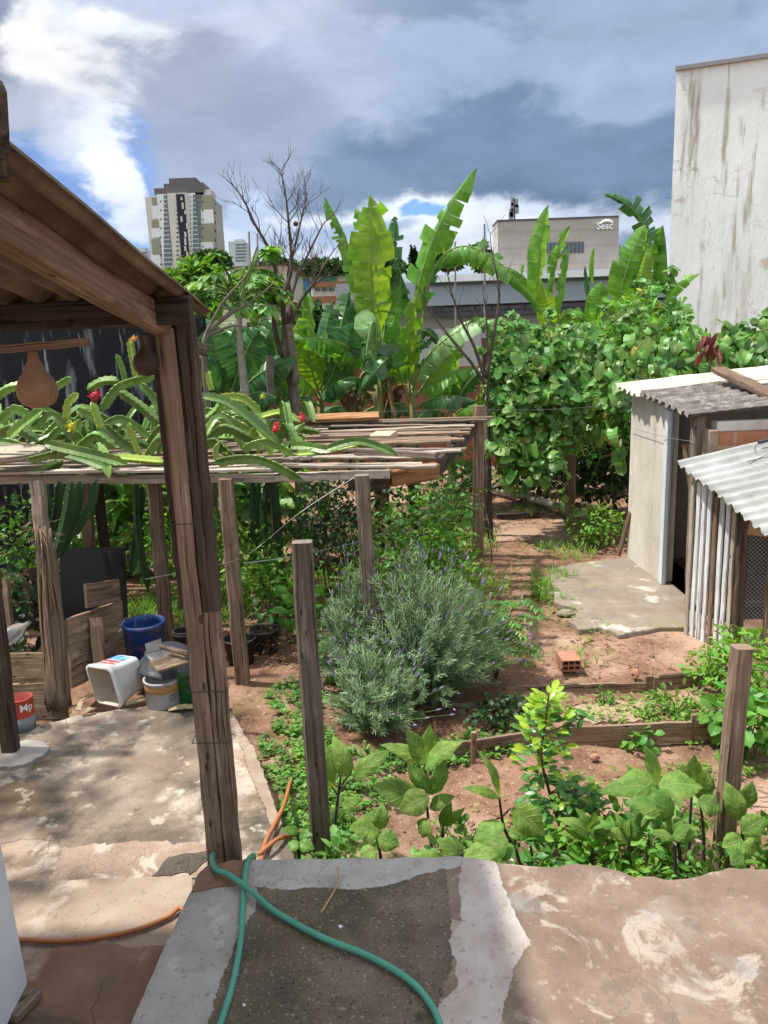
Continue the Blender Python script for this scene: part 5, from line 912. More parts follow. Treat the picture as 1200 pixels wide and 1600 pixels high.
banana('tallest banana plant in the centre, with a broad upright glowing leaf', bb, at(590, 575, 11), [
 B((588, 590), 11, (582, 450), 10.8, (577, 305), 10.7, .68, 2, K, .62, .15, .22), B((584, 575), 11, (556, 420), 11.1, (505, 306), 11.2, .36, 0, (.6, -.7, .3), .85, .35, .3),
 B((592, 580), 11, (606, 400), 11.2, (650, 520), 11.4, .62, 1, (.7, -.6, .3), .9, .7, .2), B((592, 570), 11, (580, 345), 11.3, (612, 480), 11.2, .55, 0, (.7, -.7, .2), .9, .6, .3),
 B((593, 575), 11, (610, 430), 11.5, (617, 338), 11.6, .30, 1, K, .8, .1, .5), B((588, 600), 10.9, (535, 538), 10.5, (448, 534), 10.1, .62, 0, (0, -.55, .9), .8, .9, .15),
 B((588, 600), 10.8, (584, 505), 10.4, (572, 560), 10.25, .52, 3, (0, -.9, .5), .12, .75, .1, .55), B((592, 600), 11, (606, 560), 10.6, (556, 618), 10.4, .42, 1, K, .4, .4, .1),
 B((586, 610), 10.9, (545, 590), 10.5, (505, 626), 10.3, .44, 1, (0, -.6, .8), .5, .5, .1), B((595, 605), 11, (575, 545), 11.4, (540, 470), 11.6, .5, 1, K, .6, .3, .2), B((590, 600), 11, (612, 520), 11.2, (626, 430), 11.3, .5, 0, K, .6, .3, .25)], .10)
bb = g(at(645, 655, 11.3).x, 11.3)
banana('banana plant right of the tallest one, with a torn leaf reaching highest', bb, at(645, 600, 11.3), [
 B((645, 610), 11.3, (660, 425), 11, (744, 262), 10.8, .56, 0, (-.5, -.8, .3), .85, .4, .3), B((648, 600), 11.3, (672, 420), 11.4, (690, 380), 11.5, .4, 1, K, .9, .6, .3),
 B((660, 480), 11.1, (730, 385), 10.8, (862, 505), 10.6, .50, 0, (0, -.5, .9), .75, .55, .12), B((645, 610), 11.2, (690, 535), 10.8, (782, 498), 10.5, .48, 3, (0, -.6, .8), .25, .3, .08),
 B((642, 620), 11.3, (640, 540), 11, (652, 455), 10.9, .36, 2, K, .6, .2, .15), B((648, 620), 11.3, (690, 590), 10.9, (740, 572), 10.7, .46, 0, (0, -.5, .8), .4, .4, .1),
 B((646, 640), 11.2, (690, 620), 10.8, (745, 628), 10.6, .42, 1, (0, -.5, .8), .4, .4, .1), B((640, 620), 11.3, (655, 520), 11.4, (700, 560), 11.6, .5, 1, K, .8, .6, .2), B((650, 620), 11.3, (690, 560), 11.6, (735, 500), 11.8, .5, 0, K, .4, .3, .15), B((640, 630), 11.2, (620, 560), 10.9, (622, 500), 10.8, .4, 0, K, .4, .3, .2)], .085)
bb = g(at(355, 650, 10.2).x, 10.2)
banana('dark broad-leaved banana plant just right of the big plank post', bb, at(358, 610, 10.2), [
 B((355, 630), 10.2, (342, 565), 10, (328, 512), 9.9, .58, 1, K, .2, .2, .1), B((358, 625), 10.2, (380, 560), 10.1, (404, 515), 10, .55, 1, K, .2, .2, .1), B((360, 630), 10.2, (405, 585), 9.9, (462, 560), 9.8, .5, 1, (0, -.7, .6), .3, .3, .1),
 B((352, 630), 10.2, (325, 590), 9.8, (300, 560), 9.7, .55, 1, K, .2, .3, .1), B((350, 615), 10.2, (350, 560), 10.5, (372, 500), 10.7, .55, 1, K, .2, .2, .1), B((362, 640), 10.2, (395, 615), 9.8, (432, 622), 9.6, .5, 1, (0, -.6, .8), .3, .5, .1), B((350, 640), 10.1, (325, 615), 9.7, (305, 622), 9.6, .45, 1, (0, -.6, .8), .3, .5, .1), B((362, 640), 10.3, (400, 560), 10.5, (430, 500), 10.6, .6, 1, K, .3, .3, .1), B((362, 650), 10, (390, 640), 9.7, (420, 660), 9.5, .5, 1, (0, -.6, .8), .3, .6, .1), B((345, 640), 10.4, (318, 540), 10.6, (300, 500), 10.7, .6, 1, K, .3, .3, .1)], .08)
bb = g(at(430, 655, 11.4).x, 11.4)
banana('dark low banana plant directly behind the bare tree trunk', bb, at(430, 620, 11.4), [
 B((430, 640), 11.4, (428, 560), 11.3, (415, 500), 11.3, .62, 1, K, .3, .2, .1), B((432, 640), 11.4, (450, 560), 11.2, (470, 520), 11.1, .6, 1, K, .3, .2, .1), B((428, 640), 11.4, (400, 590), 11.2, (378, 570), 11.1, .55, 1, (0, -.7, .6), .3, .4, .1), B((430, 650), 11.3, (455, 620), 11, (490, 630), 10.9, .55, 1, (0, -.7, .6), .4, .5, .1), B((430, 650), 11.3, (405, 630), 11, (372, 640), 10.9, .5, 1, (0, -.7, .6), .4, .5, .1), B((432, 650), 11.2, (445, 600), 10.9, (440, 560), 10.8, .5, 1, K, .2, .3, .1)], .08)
bb = g(at(560, 655, 12).x, 12)
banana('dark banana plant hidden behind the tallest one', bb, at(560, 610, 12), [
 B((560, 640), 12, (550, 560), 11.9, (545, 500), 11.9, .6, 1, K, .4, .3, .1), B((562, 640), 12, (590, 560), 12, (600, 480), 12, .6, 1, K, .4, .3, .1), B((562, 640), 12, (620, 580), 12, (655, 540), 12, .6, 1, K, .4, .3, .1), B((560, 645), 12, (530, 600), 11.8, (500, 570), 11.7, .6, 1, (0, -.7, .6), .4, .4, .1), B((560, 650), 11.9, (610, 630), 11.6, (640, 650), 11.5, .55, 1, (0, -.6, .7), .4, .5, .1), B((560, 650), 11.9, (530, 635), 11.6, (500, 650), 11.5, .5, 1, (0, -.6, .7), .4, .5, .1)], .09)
bb = g(at(500, 655, 10.8).x, 10.8)
banana('low dark banana plant left of the tallest one, behind the bare tree', bb, at(500, 610, 10.8), [
 B((500, 620), 10.8, (494, 540), 10.7, (474, 446), 10.6, .44, 0, (.6, -.7, .3), .9, .5, .15), B((500, 620), 10.8, (482, 560), 10.6, (468, 500), 10.6, .5, 2, K, .15, .2, .1), B((502, 620), 10.8, (530, 560), 10.6, (552, 505), 10.5, .5, 1, K, .2, .2, .1),
 B((498, 625), 10.8, (470, 590), 10.4, (432, 590), 10.2, .46, 0, (0, -.6, .8), .4, .5, .1), B((500, 630), 10.7, (520, 600), 10.3, (556, 600), 10.1, .42, 1, (0, -.5, .9), .4, .5, .1), B((498, 620), 10.8, (505, 540), 11, (520, 470), 11.1, .5, 1, K, .6, .3, .2), B((500, 635), 10.7, (470, 625), 10.3, (445, 640), 10.2, .44, 1, (0, -.5, .9), .4, .5, .1), B((500, 620), 10.8, (455, 540), 11.2, (408, 525), 11.4, .5, 1, K, .3, .3, .2), B((505, 610), 10.9, (530, 520), 11.2, (545, 455), 11.4, .45, 1, K, .6, .3, .2)], .08)
bb = g(at(862, 620, 13.5).x, 13.5)
banana('banana plant rising above the vine in front of the concrete block, with two tall leaves', bb, at(862, 510, 13.5), [
 B((852, 520), 13.5, (842, 420), 13.3, (857, 320), 13.3, .42, 0, (.3, -.9, .2), .35, .25, .12), B((862, 520), 13.5, (866, 430), 13.4, (892, 352), 13.3, .34, 0, (.6, -.7, .2), .95, .4, .25), B((868, 520), 13.5, (882, 440), 13.4, (889, 386), 13.4, .26, 0, (.4, -.8, .2), .45, .4, .12),
 B((862, 520), 13.4, (858, 490), 13.1, (846, 440), 13, .40, 2, K, .2, .2, .1), B((856, 510), 13.5, (825, 440), 13.4, (775, 415), 13.3, .45, 0, (0, -.6, .8), .9, .6, .2), B((865, 520), 13.4, (890, 490), 13.2, (908, 520), 13.1, .4, 0, K, .5, .5, .1)], .09)
bb = g(at(930, 620, 13).x, 13)
banana('slim banana plant with a rolled new leaf, right of the two tall leaves', bb, at(930, 520, 13), [
 B((928, 520), 13, (927, 450), 13, (929, 386), 13, .16, 2, (1, -.5, 0), .3, .6, .55), B((930, 520), 13, (925, 470), 13.1, (914, 415), 13.1, .18, 1, (1, -.4, 0), .2, .5, .3), B((930, 520), 12.9, (934, 480), 12.7, (940, 440), 12.7, .40, 0, K, .15, .2, .1), B((930, 525), 12.9, (912, 500), 12.7, (895, 498), 12.6, .36, 0, K, .5, .5, .1)], .07)
bb = g(at(985, 620, 12.4).x, 12.4)
banana('banana plant with a torn dark leaf leaning left, near the white wall', bb, at(985, 500, 12.4), [
 B((962, 505), 12.4, (980, 420), 12.1, (1008, 352), 12, .50, 0, (-.4, -.9, .2), .4, .15, .06), B((990, 500), 12.4, (1012, 370), 12.5, (944, 303), 12.5, .42, 1, (-.6, -.7, .2), .95, .35, .42), B((985, 505), 12.3, (1000, 440), 12, (1012, 385), 12, .34, 2, (-.6, -.8, .2), .2, .4, .1),
 B((988, 500), 12.4, (1015, 415), 12.6, (1020, 380), 12.7, .4, 0, K, .8, .5, .2), B((985, 505), 12.3, (965, 480), 12.0, (940, 470), 11.9, .4, 0, K, .5, .5, .1)], .09)
bb = g(at(1040, 620, 12.6).x, 12.6)
banana('banana plant against the white wall with a folded hanging leaf', bb, at(1038, 500, 12.6), [
 B((1038, 510), 12.6, (1042, 420), 12.5, (1036, 352), 12.4, .44, 0, (1, -.6, .1), .5, 1.0, .25, .3), B((1030, 505), 12.5, (1048, 455), 12, (1093, 428), 11.8, .26, 0, (0, -.7, .7), .35, .3, .12), B((1035, 510), 12.5, (1018, 430), 12.3, (1008, 370), 12.3, .4, 0, (.8, -.6, .2), .8, .7, .2), B((1040, 510), 12.4, (1060, 480), 12.2, (1085, 490), 12, .36, 0, K, .5, .5, .1)], .08)
bb = g(at(705, 660, 12.4).x, 12.4)
banana('dark young banana plant in front of the brick wall beside the leafless shrub', bb, at(705, 630, 12.4), [
 B((705, 650), 12.4, (700, 590), 12.3, (712, 530), 12.2, .5, 0, K, .4, .3, .1), B((705, 650), 12.4, (730, 600), 12.2, (765, 575), 12.1, .46, 1, K, .5, .4, .1), B((703, 650), 12.4, (680, 600), 12.3, (662, 560), 12.2, .48, 1, K, .4, .3, .1), B((705, 655), 12.3, (735, 635), 12, (768, 650), 11.9, .42, 0, (0, -.6, .7), .4, .5, .1), B((703, 655), 12.3, (675, 640), 12, (650, 660), 11.9, .42, 1, (0, -.6, .7), .4, .5, .1)], .07)
# ---------------------------------------------------------------- generic bushes
def bush(name, label, cat, c, rad, n, L, W, prof, mat, stem=TWIG, nst=9, seg=3, droop=.5, fold=.2, up=.5, seed=1, group=None, blobs=None, wav=0, th=.006, out=.55, hang=0):
    r = random.Random(seed); t = thing(name, label, cat, c, group); c = V(c); mb = MB(); bl = blobs or [(c+V((0, 0, rad[2]*1.0)), rad)]; tot = sum(b[1][0]*b[1][2]+b[1][0]*b[1][1] for b in bl)
    for bc, br in bl:
        for _ in range(int(n*(br[0]*br[2]+br[0]*br[1])/tot)):
            d = V((r.gauss(0, 1), r.gauss(0, 1), r.gauss(0, 1))).normalized(); q = r.random()**.45
            if d.z < -.5 and r.random() < .6: continue
            p = V(bc)+V((d.x*br[0], d.y*br[1], d.z*br[2]))*q*(1+.16*MN.noise(d*2.2+V((seed, 0, 0)))*1.5)
            if p.z < hgt(p.x, p.y)+.01: continue
            k = r.uniform(.45, 1.5) if hang else r.uniform(.6, 1.25); dd = (d*out+V((r.gauss(0, .5), r.gauss(0, .5), r.gauss(-.1, .4)))); nn = d*.5+V((r.gauss(0, .3), r.gauss(0, .3), up+r.gauss(0, .3)))
            if hang: p = V(bc)+V((d.x*br[0], d.y*br[1], d.z*br[2]))*(q*.45+.60+(r.random()**6)*.35)*(1+.38*MN.noise(d*2.6+V((seed, 0, 0)))); sc_k = 1; dd = V((r.gauss(0, .45), r.gauss(0, .3)-.15, -.75+r.gauss(0, .3)))+d*.35; nn = d*.6+V((r.gauss(0, .5), -.2+r.gauss(0, .45), .5+r.gauss(0, .3)))
            mb.leaf(p, dd, nn, L*k, W*k, prof, seg, droop*r.uniform(.3, 1.6), fold, wav)
    mb.build('foliage', mat, t)
    if nst:
        mb = MB()
        for _ in range(nst):
            bc, br = r.choice(bl); e = V(bc)+V((r.uniform(-.6, .6)*br[0], r.uniform(-.6, .6)*br[1], r.uniform(.0, .7)*br[2])); s = V((c.x+r.uniform(-.04, .04), c.y+r.uniform(-.04, .04), hgt(c.x, c.y)-.03)); md = s.lerp(e, .5)+V((r.uniform(-.05, .05), r.uniform(-.05, .05), .1*br[2])); mb.tube(spline([s, md, e], 4), [th*(1-.7*i/8) for i in range(9)], 5)
        mb.build('stems', stem, t)
    return t
# vine arbour
vb = [(825, 585, 9.8, .40, .5, .44), (800, 630, 9.6, .28, .35, .42), (840, 680, 9.4, .28, .35, .34), (900, 600, 9.9, .52, .6, .46), (970, 575, 9.9, .58, .8, .50), (968, 650, 9.0, .20, .26, .42), (1040, 562, 10.2, .7, .8, .36), (1110, 562, 10.3, .6, .7, .28), (1180, 556, 10.1, .55, .7, .30), (860, 556, 10.4, .55, .7, .30), (950, 545, 10.7, .55, .6, .36), (790, 575, 9.9, .25, .4, .35), (1240, 545, 10, .5, .7, .35)]
vb += [(1010, 500, 10.9, .35, .4, .32), (785, 690, 9.3, .2, .25, .34), (815, 735, 9.2, .22, .25, .22), (1060, 535, 11, .3, .3, .2)]
blobs = [(at(x, y, Y), (a, b, c)) for x, y, Y, a, b, c in vb]+[(at(930, 690, 12.2), (1.3, .3, .8))]
gv = g(2.5, 10)
bush('dark_undergrowth', 'undergrowth coloured dark as shade beneath the vine beside its brown prop post', 'undergrowth', g(at(940, 740, 10.7).x, 10.7), (.75, .25, .52), 900, .11, .07, 'ovate', GRN3, STEM, 8, seed=61)  # dark leaf colour stands in for the shade in the vine hollow
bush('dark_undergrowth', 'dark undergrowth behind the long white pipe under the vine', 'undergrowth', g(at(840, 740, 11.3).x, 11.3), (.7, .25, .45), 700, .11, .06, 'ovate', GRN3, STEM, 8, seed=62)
vt = bush('climbing_vine', 'dense heart-leaved vine sprawling over a post beside the shed', 'vine', gv, None, 7200, .125, .118, 'heart', VINE, STEM, 5, 4, .8, .16, .55, 11, blobs=blobs, th=.010, out=.25, hang=1)
mb = MB(); ms = MB(); my = MB(); R = random.Random(8)
for q in range(150):
    bc, br = R.choice(blobs[:5]+blobs[6:14]); top = q % 3 == 0
    if top: p = bc+V((R.uniform(-.9, .9)*br[0], R.uniform(-.8, .4)*br[1], br[2]*R.uniform(.7, 1.05))); e = p+V((R.uniform(-.35, .35), R.uniform(-.3, .2), R.uniform(.08, .34))); md = p.lerp(e, .5)+V((0, 0, .08))
    else: p = bc+V((R.uniform(-1, 1)*br[0], -br[1]*R.uniform(.7, 1.1), R.uniform(-.6, .5)*br[2])); e = p+V((R.uniform(-.2, .2), R.uniform(-.2, .02), -R.uniform(.25, .75))); md = p.lerp(e, .45)+V((R.uniform(-.06, .06), -.12, .06))
    if e.z < -.45: e.z = -.45+R.uniform(0, .3)
    P = spline([p, md, e], 6); ms.tube(P, [.004-.0002*i for i in range(len(P))], 4)
    for i in range(1, len(P)):
        for _ in range(R.choice([1, 1, 2])):
            k = R.uniform(.35, 1.35)*(1-.35*i/len(P)); a = R.uniform(0, 6.28); (my if R.random() < .015 else mb).leaf(P[i]+V((R.gauss(0, .02), R.gauss(0, .02), 0)), V((math.cos(a)*.7, -.3+.4*math.sin(a), R.uniform(-.9, .35))), V((R.gauss(0, .5), -.6+R.gauss(0, .4), .7)), .135*k, .125*k, 'heart', 4, R.uniform(.1, 1.3), R.uniform(.05, .35))
o = mb.build('trailing_foliage', VINE, vt); o['kind'] = 'stuff'; o = ms.build('trailing_stem', STEM, vt); o['kind'] = 'stuff'
for _ in range(26):
    bc, br = R.choice(blobs[:15]); d = V((R.gauss(0, 1), -abs(R.gauss(0, 1)), R.gauss(.1, .8))).normalized(); my.leaf(bc+V((d.x*br[0], d.y*br[1], d.z*br[2]))*1.0, V((R.gauss(0, .5), -.3, -.8)), V((R.gauss(0, .4), -.6, .5)), R.uniform(.06, .12), .07, 'heart', 4, .9, .3)
o = my.build('yellowed_foliage', LM('yellow_leaf', (.20, .22, .03), (.32, .30, .05), (.36, .22, .07), .6, .25, None, .35), vt); o['kind'] = 'stuff'
# lavender
def lavender(c, rx, ry, h, n, label, seed):
    r = random.Random(seed); t = thing('lavender_bush', label, 'lavender', c, 'lavender clumps'); c = V(c); mb = MB(); ms = MB(); mf = MB()
    for k in range(n):
        a = r.uniform(0, 6.283); q = math.sqrt(r.random()); tx = math.cos(a)*q*rx; ty = math.sin(a)*q*ry; tz = h*(1-.62*q**2.4)*r.uniform(.60, 1.12)*(1+.38*MN.noise(V((tx*4, ty*4, seed))))
        s = c+V((tx*.28, ty*.28, 0)); e = c+V((tx, ty, tz)); m_ = s.lerp(e, .55)+V((-tx*.05, -ty*.05, .06*h)); sp = spline([s, m_, e], 6)
        ms.tube(sp[2:], [.0022]*len(sp[2:]), 3, cap=False); L0 = len(sp)
        for i in range(3, L0):
            d = (sp[i]-sp[i-1]).normalized()
            for w in range(2):
                p = sp[i-1].lerp(sp[i], w*.5); b = r.uniform(0, 6.28); o1 = d.orthogonal().normalized(); o2 = d.cross(o1)
                for j in range(3):
                    o = o1*math.cos(b+j*2.09)+o2*math.sin(b+j*2.09); mb.leaf(p, d*.75+o*.8, d-o*.5, r.uniform(.032, .055), r.uniform(.0045, .007), 'needle', 1, .2, .1)
        if r.random() < .38:
            f = e+(e-m_).normalized()*r.uniform(.06, .20)+V((r.uniform(-.02, .02), 0, 0)); ms.tube([e, f], .0013, 3, cap=False); d = (f-e).normalized()
            mf.tube([f, f+d*.008, f+d*.022, f+d*.036], [.003, .0058, .005, .001], 5)
    mb.build('foliage', LAV, t); ms.build('stems', STEM, t); mf.build('bloom', LAVF, t)['kind'] = 'stuff'
lc = g(.24, 5.02); lavender(lc, .64, .52, 1.0, 720, 'large grey-green lavender bush flowering in the middle of the garden', 1)
lavender(g(-.10, 4.45), .30, .28, .54, 190, 'small low lavender clump at the front left of the large lavender bush', 2)
lavender(g(-.24, 4.98), .26, .3, .84, 170, 'lavender clump between the grey post and the large lavender bush', 4)
# pinnate plants
def pinnate(mb, ms, p, d, L, n, ll, lw, r, droop=.8):
    d = V(d).normalized(); e1 = p+d*L*.5+V((0, 0, .02)); e2 = p+d*L-V((0, 0, droop*L*.35)); sp = spline([p, e1, e2], n); ms.tube(sp, [.002]*len(sp), 3, cap=False)
    for i in range(2, len(sp), 2):
        t = (sp[i]-sp[i-1]).normalized(); s = t.cross(V((0, 0, 1))).normalized(); f = i/len(sp); k = (1-.5*abs(f-.5))
        for sg in (1, -1): mb.leaf(sp[i], s*sg+t*.45-V((0, 0, .15)), V((0, 0, 1)), ll*k*r.uniform(.8, 1.15), lw*k, 'lance', 4, .5, .15)
    mb.leaf(sp[-1], (sp[-1]-sp[-2]), V((0, 0, 1)), ll, lw, 'lance', 4, .5, .15)
def pinbush(name, label, cat, c, n, h, L, ll, lw, mat, seed, spread=.12):
    r = random.Random(seed); t = thing(name, label, cat, c); c = V(c); mb = MB(); ms = MB(); st = []
    for k in range(5): e = c+V((r.uniform(-spread, spread), r.uniform(-spread, spread), h*r.uniform(.75, 1))); st.append(e); ms.tube(spline([c-V((0, 0, .03)), c.lerp(e, .5)+V((r.uniform(-.03, .03), 0, 0)), e], 4), [.007*(1-.07*i) for i in range(9)], 5)
    for k in range(n): e = r.choice(st); p = (c+(e-c)*r.uniform(.35, 1)); a = r.uniform(0, 6.28); pinnate(mb, ms, p, V((math.cos(a), math.sin(a), r.uniform(.2, .9))), L*r.uniform(.7, 1.15), 9, ll, lw, r)
    mb.build('foliage', mat, t); ms.build('stems', TWIG, t); return t
pinbush('curry_leaf_plant', 'bright pinnate-leaved shrub at the right side of the lavender', 'shrub', g(.78, 5.28), 40, .62, .30, .062, .021, CURR, 3, .2)
pinbush('fern_palm', 'feathery green shrub under the right end of the pergola deck', 'shrub', g(.62, 8.4), 40, .75, .5, .10, .014, GRN1, 5, .3)
# eggplants
EGG2 = LM('pale_weed_leaf', (.07, .19, .03), (.12, .27, .05), (.20, .36, .08), .5, .32, dict(w=.04, sl=.6, n=5, k=.4, c=(.22, .38, .12)), .35)
def pl(mb, b, t, Y, W, nh=(0, -.45, .9), dy=-.04, droop=.6, wav=.06, ms=None, stem=None):
    a = at(*b, Y); e = at(*t, Y+dy); mb.bigleaf(a, e-a, V(nh)+V((rnd.gauss(0, .42), 0, rnd.gauss(0, .3))), (e-a).length*1.06, W*.82, 15, droop*rnd.uniform(.3, 2.3), .10, .30, 0, rnd.uniform(0, 6))
    if ms and stem: ms.tube(spline([at(*stem, Y), (at(*stem, Y)+a)/2+V((0, 0, .01)), a], 3), .004, 5)
def egg(label, stems, leaves, name='eggplant', cat='eggplant', mat=EGG, group='eggplants along the terrace'):
    b0 = at(*stems[0][0], stems[0][-1]) if not hasattr(stems[0][-1], '__len__') else None; Y0 = stems[0][-1]; bx = at(*stems[0][0], Y0); t = thing(name, label, cat, g(bx.x, Y0), group); ms = MB(); mb = MB()
    for s in stems:
        Y = s[-1]; p = [at(*q, Y) for q in s[:-1]]; p = [V((p[0].x, p[0].y, hgt(p[0].x, Y)-.03))]+p; q = spline(p, 4); ms.tube(q, [.010*(1-.55*i/len(q)) for i in range(len(q))], 7)
    for l in leaves: pl(mb, l[0], l[1], l[2], l[3], *(l[4:5] or ((0, -.45, .9),)), ms=ms, stem=l[5] if len(l) > 5 else None)
    mb.build('foliage', mat, t, True); ms.build('stem', PURP, t, True)
CF = (0, -.9, .45); RF = (-.5, -.6, .6); LF = (.5, -.6, .6)
egg('eggplant with three upright leaves just right of the grey free post', [((522, 1305), (528, 1245), (533, 1210), 3.3)], [((545, 1212), (528, 1160), 3.3, .11, LF, (529, 1240)), ((553, 1216), (592, 1170), 3.28, .11, RF, (529, 1240)), ((518, 1230), (512, 1158), 3.35, .10, CF, (528, 1245)), ((535, 1262), (556, 1248), 3.25, .08, RF, (526, 1265)), ((520, 1300), (535, 1258), 3.4, .09, CF, (524, 1290))])
egg('biggest eggplant with a pale leafy top in front of the lavender', [((676, 1340), (668, 1270), (664, 1195), 3.25), ((690, 1345), (692, 1290), 3.2)], [((662, 1192), (612, 1152), 3.25, .10, (0, -.6, .9)), ((664, 1190), (640, 1142), 3.2, .12, CF), ((668, 1190), (706, 1152), 3.25, .12, RF), ((666, 1185), (672, 1140), 3.3, .09, LF), ((670, 1240), (706, 1203), 3.2, .11, CF), ((664, 1250), (588, 1222), 3.15, .17, (0, -.55, .9)), ((666, 1232), (640, 1200), 3.2, .09, CF), ((670, 1235), (660, 1200), 3.1, .08, LF), ((672, 1262), (700, 1240), 3.1, .09, (0, -.4, .9)), ((690, 1290), (724, 1268), 3.15, .07, RF), ((690, 1290), (700, 1262), 3.1, .07, CF), ((668, 1245), (622, 1262), 3.05, .15, (0, -.5, .9)), ((668, 1280), (650, 1308), 3.0, .10, (0, -.4, .9)), ((664, 1200), (684, 1180), 3.1, .09, (0, -.3, 1))])
egg('small eggplant with two broad low leaves touching the terrace edge', [((596, 1352), (588, 1304), 2.8)], [((590, 1302), (552, 1288), 2.8, .13, (0, -.6, .8)), ((592, 1308), (622, 1318), 2.75, .11, CF), ((588, 1330), (560, 1338), 2.7, .10, (0, -.4, .9)), ((590, 1296), (600, 1270), 2.85, .09, CF)])
egg('eggplant with one upright yellowish leaf and a hanging leaf', [((812, 1350), (788, 1295), (780, 1245), 2.85)], [((780, 1244), (778, 1176), 2.85, .075, LF), ((778, 1246), (738, 1220), 2.85, .06, (0, -.4, .9)), ((804, 1262), (852, 1305), 2.75, .15, (0, -.8, .6), (786, 1275)), ((786, 1290), (736, 1300), 2.8, .12, (0, -.5, .9)), ((800, 1320), (772, 1336), 2.7, .13, (0, -.5, .9)), ((790, 1310), (745, 1340), 2.68, .13, (0, -.5, .9))])
egg('eggplant with large pleated leaf left of the right terrace post', [((1076, 1345), (1078, 1290), (1081, 1238), 2.95), ((1062, 1330), (1040, 1262), (1028, 1232), 3.0), ((1100, 1325), (1094, 1250), 3.0)], [((1032, 1228), (1096, 1216), 2.9, .17, (0, -.5, .9)), ((1022, 1232), (950, 1216), 2.95, .13, (0, -.3, 1)), ((1028, 1226), (992, 1196), 3.0, .12, (0, -.5, .8)), ((1028, 1222), (1018, 1172), 3.05, .10, CF), ((1046, 1275), (1002, 1238), 2.85, .13, (0, -.5, .8)), ((1081, 1236), (1086, 1186), 3.05, .11, CF), ((1048, 1278), (1040, 1240), 2.8, .10, CF), ((1094, 1250), (1130, 1262), 3.0, .14, (0, -.6, .8)), ((1094, 1248), (1112, 1215), 3.05, .12, CF), ((1078, 1290), (1050, 1300), 2.8, .12, (0, -.5, .9))])
egg('dark-leaved eggplant at the right photo edge beyond the right terrace post', [((1160, 1350), (1160, 1300), (1158, 1262), 2.9)], [((1158, 1280), (1144, 1238), 2.9, .11, CF), ((1160, 1300), (1196, 1280), 2.85, .12, (0, -.5, .8)), ((1160, 1312), (1135, 1318), 2.8, .1, (0, -.4, .9)), ((1160, 1320), (1184, 1335), 2.75, .12, (0, -.5, .9)), ((1158, 1264), (1180, 1232), 2.95, .11, CF), ((1160, 1335), (1145, 1350), 2.7, .10, (0, -.4, .9))])
egg('low eggplant leaves at the terrace edge below the biggest eggplant', [((722, 1350), (720, 1338), 2.6)], [((690, 1346), (642, 1338), 2.6, .11, (0, -.5, .9)), ((722, 1345), (704, 1312), 2.62, .12, CF), ((726, 1342), (772, 1330), 2.6, .13, (0, -.6, .8))])
egg('small leafy seedling beside the orange hose end', [((468, 1345), (466, 1300), 3.0)], [((466, 1300), (446, 1290), 3.0, .06), ((466, 1305), (482, 1300), 3.0, .06), ((466, 1315), (448, 1325), 2.95, .07), ((466, 1318), (488, 1322), 2.95, .07)], 'seedling', 'seedling', GRN1)
# lemon sapling
r = random.Random(4); t = thing('lemon_sapling', 'lemon sapling with glowing yellow-green young top leaves', 'sapling', g(at(880, 1340, 3.25).x, 3.25)); mt = MB(); mbot = MB(); ms = MB()
sp = spline([at(888, 1352, 3.25)-V((0, 0, .1)), at(880, 1310, 3.25), at(862, 1250, 3.25), at(846, 1185, 3.25), at(852, 1130, 3.25), at(858, 1082, 3.25)], 6); ms.tube(sp, [.011*(1-.75*i/len(sp)) for i in range(len(sp))], 7)
for i in range(4, len(sp)):
    f = i/len(sp)
    for k in range(9 if f > .55 else 11):
        a = r.uniform(0, 6.28); d = V((math.cos(a), math.sin(a), r.uniform(.1, .9) if f > .6 else r.uniform(-.2, .6))); q = sp[i]+d*r.uniform(0, .12 if f < .8 else .05)+V((0, 0, -.04)); tgt = mt if (f > .58 and r.random() < (f-.35)*1.5) else mbot; kk = r.uniform(.7, 1.2); tgt.leaf(q, d, V((0, -.4, 1)), .068*kk, .030*kk, 'lance', 4, .5, .2)
for k in range(12):
    s = sp[r.randint(5, 22)]; a = r.uniform(0, 6.28); e = s+V((math.cos(a)*.2, math.sin(a)*.14, r.uniform(.0, .12))); ms.tube([s, e], [.004, .002], 5)
    for j in range(12): q = s.lerp(e, r.uniform(.3, 1)); d = V((r.gauss(0, 1), r.gauss(0, 1), r.gauss(.2, .6))); (mt if r.random() < .22 else mbot).leaf(q, d, V((0, -.4, 1)), .062, .028, 'lance', 4, .5, .2)
mt.build('young_leaves', LEM, t); mbot.build('foliage', LEMD, t); ms.build('stem', TWIG, t)
# ---------------------------------------------------------------- shrubs and weeds as things
def gx(px, py, z=-.82): p = gp(px, py, z); return g(p.x, p.y)
bush('low_shrub', 'fine-leaved low shrub hugging the terrace edge right of the lemon sapling', 'shrub', g(.82, 2.62), (.24, .22, .2), 420, .045, .02, 'lance', GRN2, seed=3)
bush('low_shrub', 'tangled green shrub with small round leaves under the pleated eggplant leaf', 'shrub', g(1.12, 2.60), (.26, .2, .19), 480, .034, .024, 'ovate', GRN1, seed=4)
bush('low_shrub', 'yellow-green low shrub between the lemon sapling and the pleated eggplant leaf', 'shrub', g(.86, 2.95), (.2, .2, .2), 240, .07, .034, 'lance', GRN2, seed=5)
bush('low_shrub', 'leafy low shrub at the foot of the lemon sapling', 'shrub', g(.55, 2.68), (.22, .2, .17), 260, .06, .032, 'lance', GRN1, seed=6)
bush('low_shrub', 'low green weeds shrub behind the eggplant with hanging leaf', 'shrub', g(.32, 3.2), (.14, .14, .12), 160, .05, .026, 'lance', GRN1, seed=7)
bush('squash_seedling', 'small squash plant alone on the soil of the front bed', 'seedling', gx(1000, 1158), (.11, .1, .07), 46, .062, .055, 'ovate', CURR, STEM, 5, seed=8)
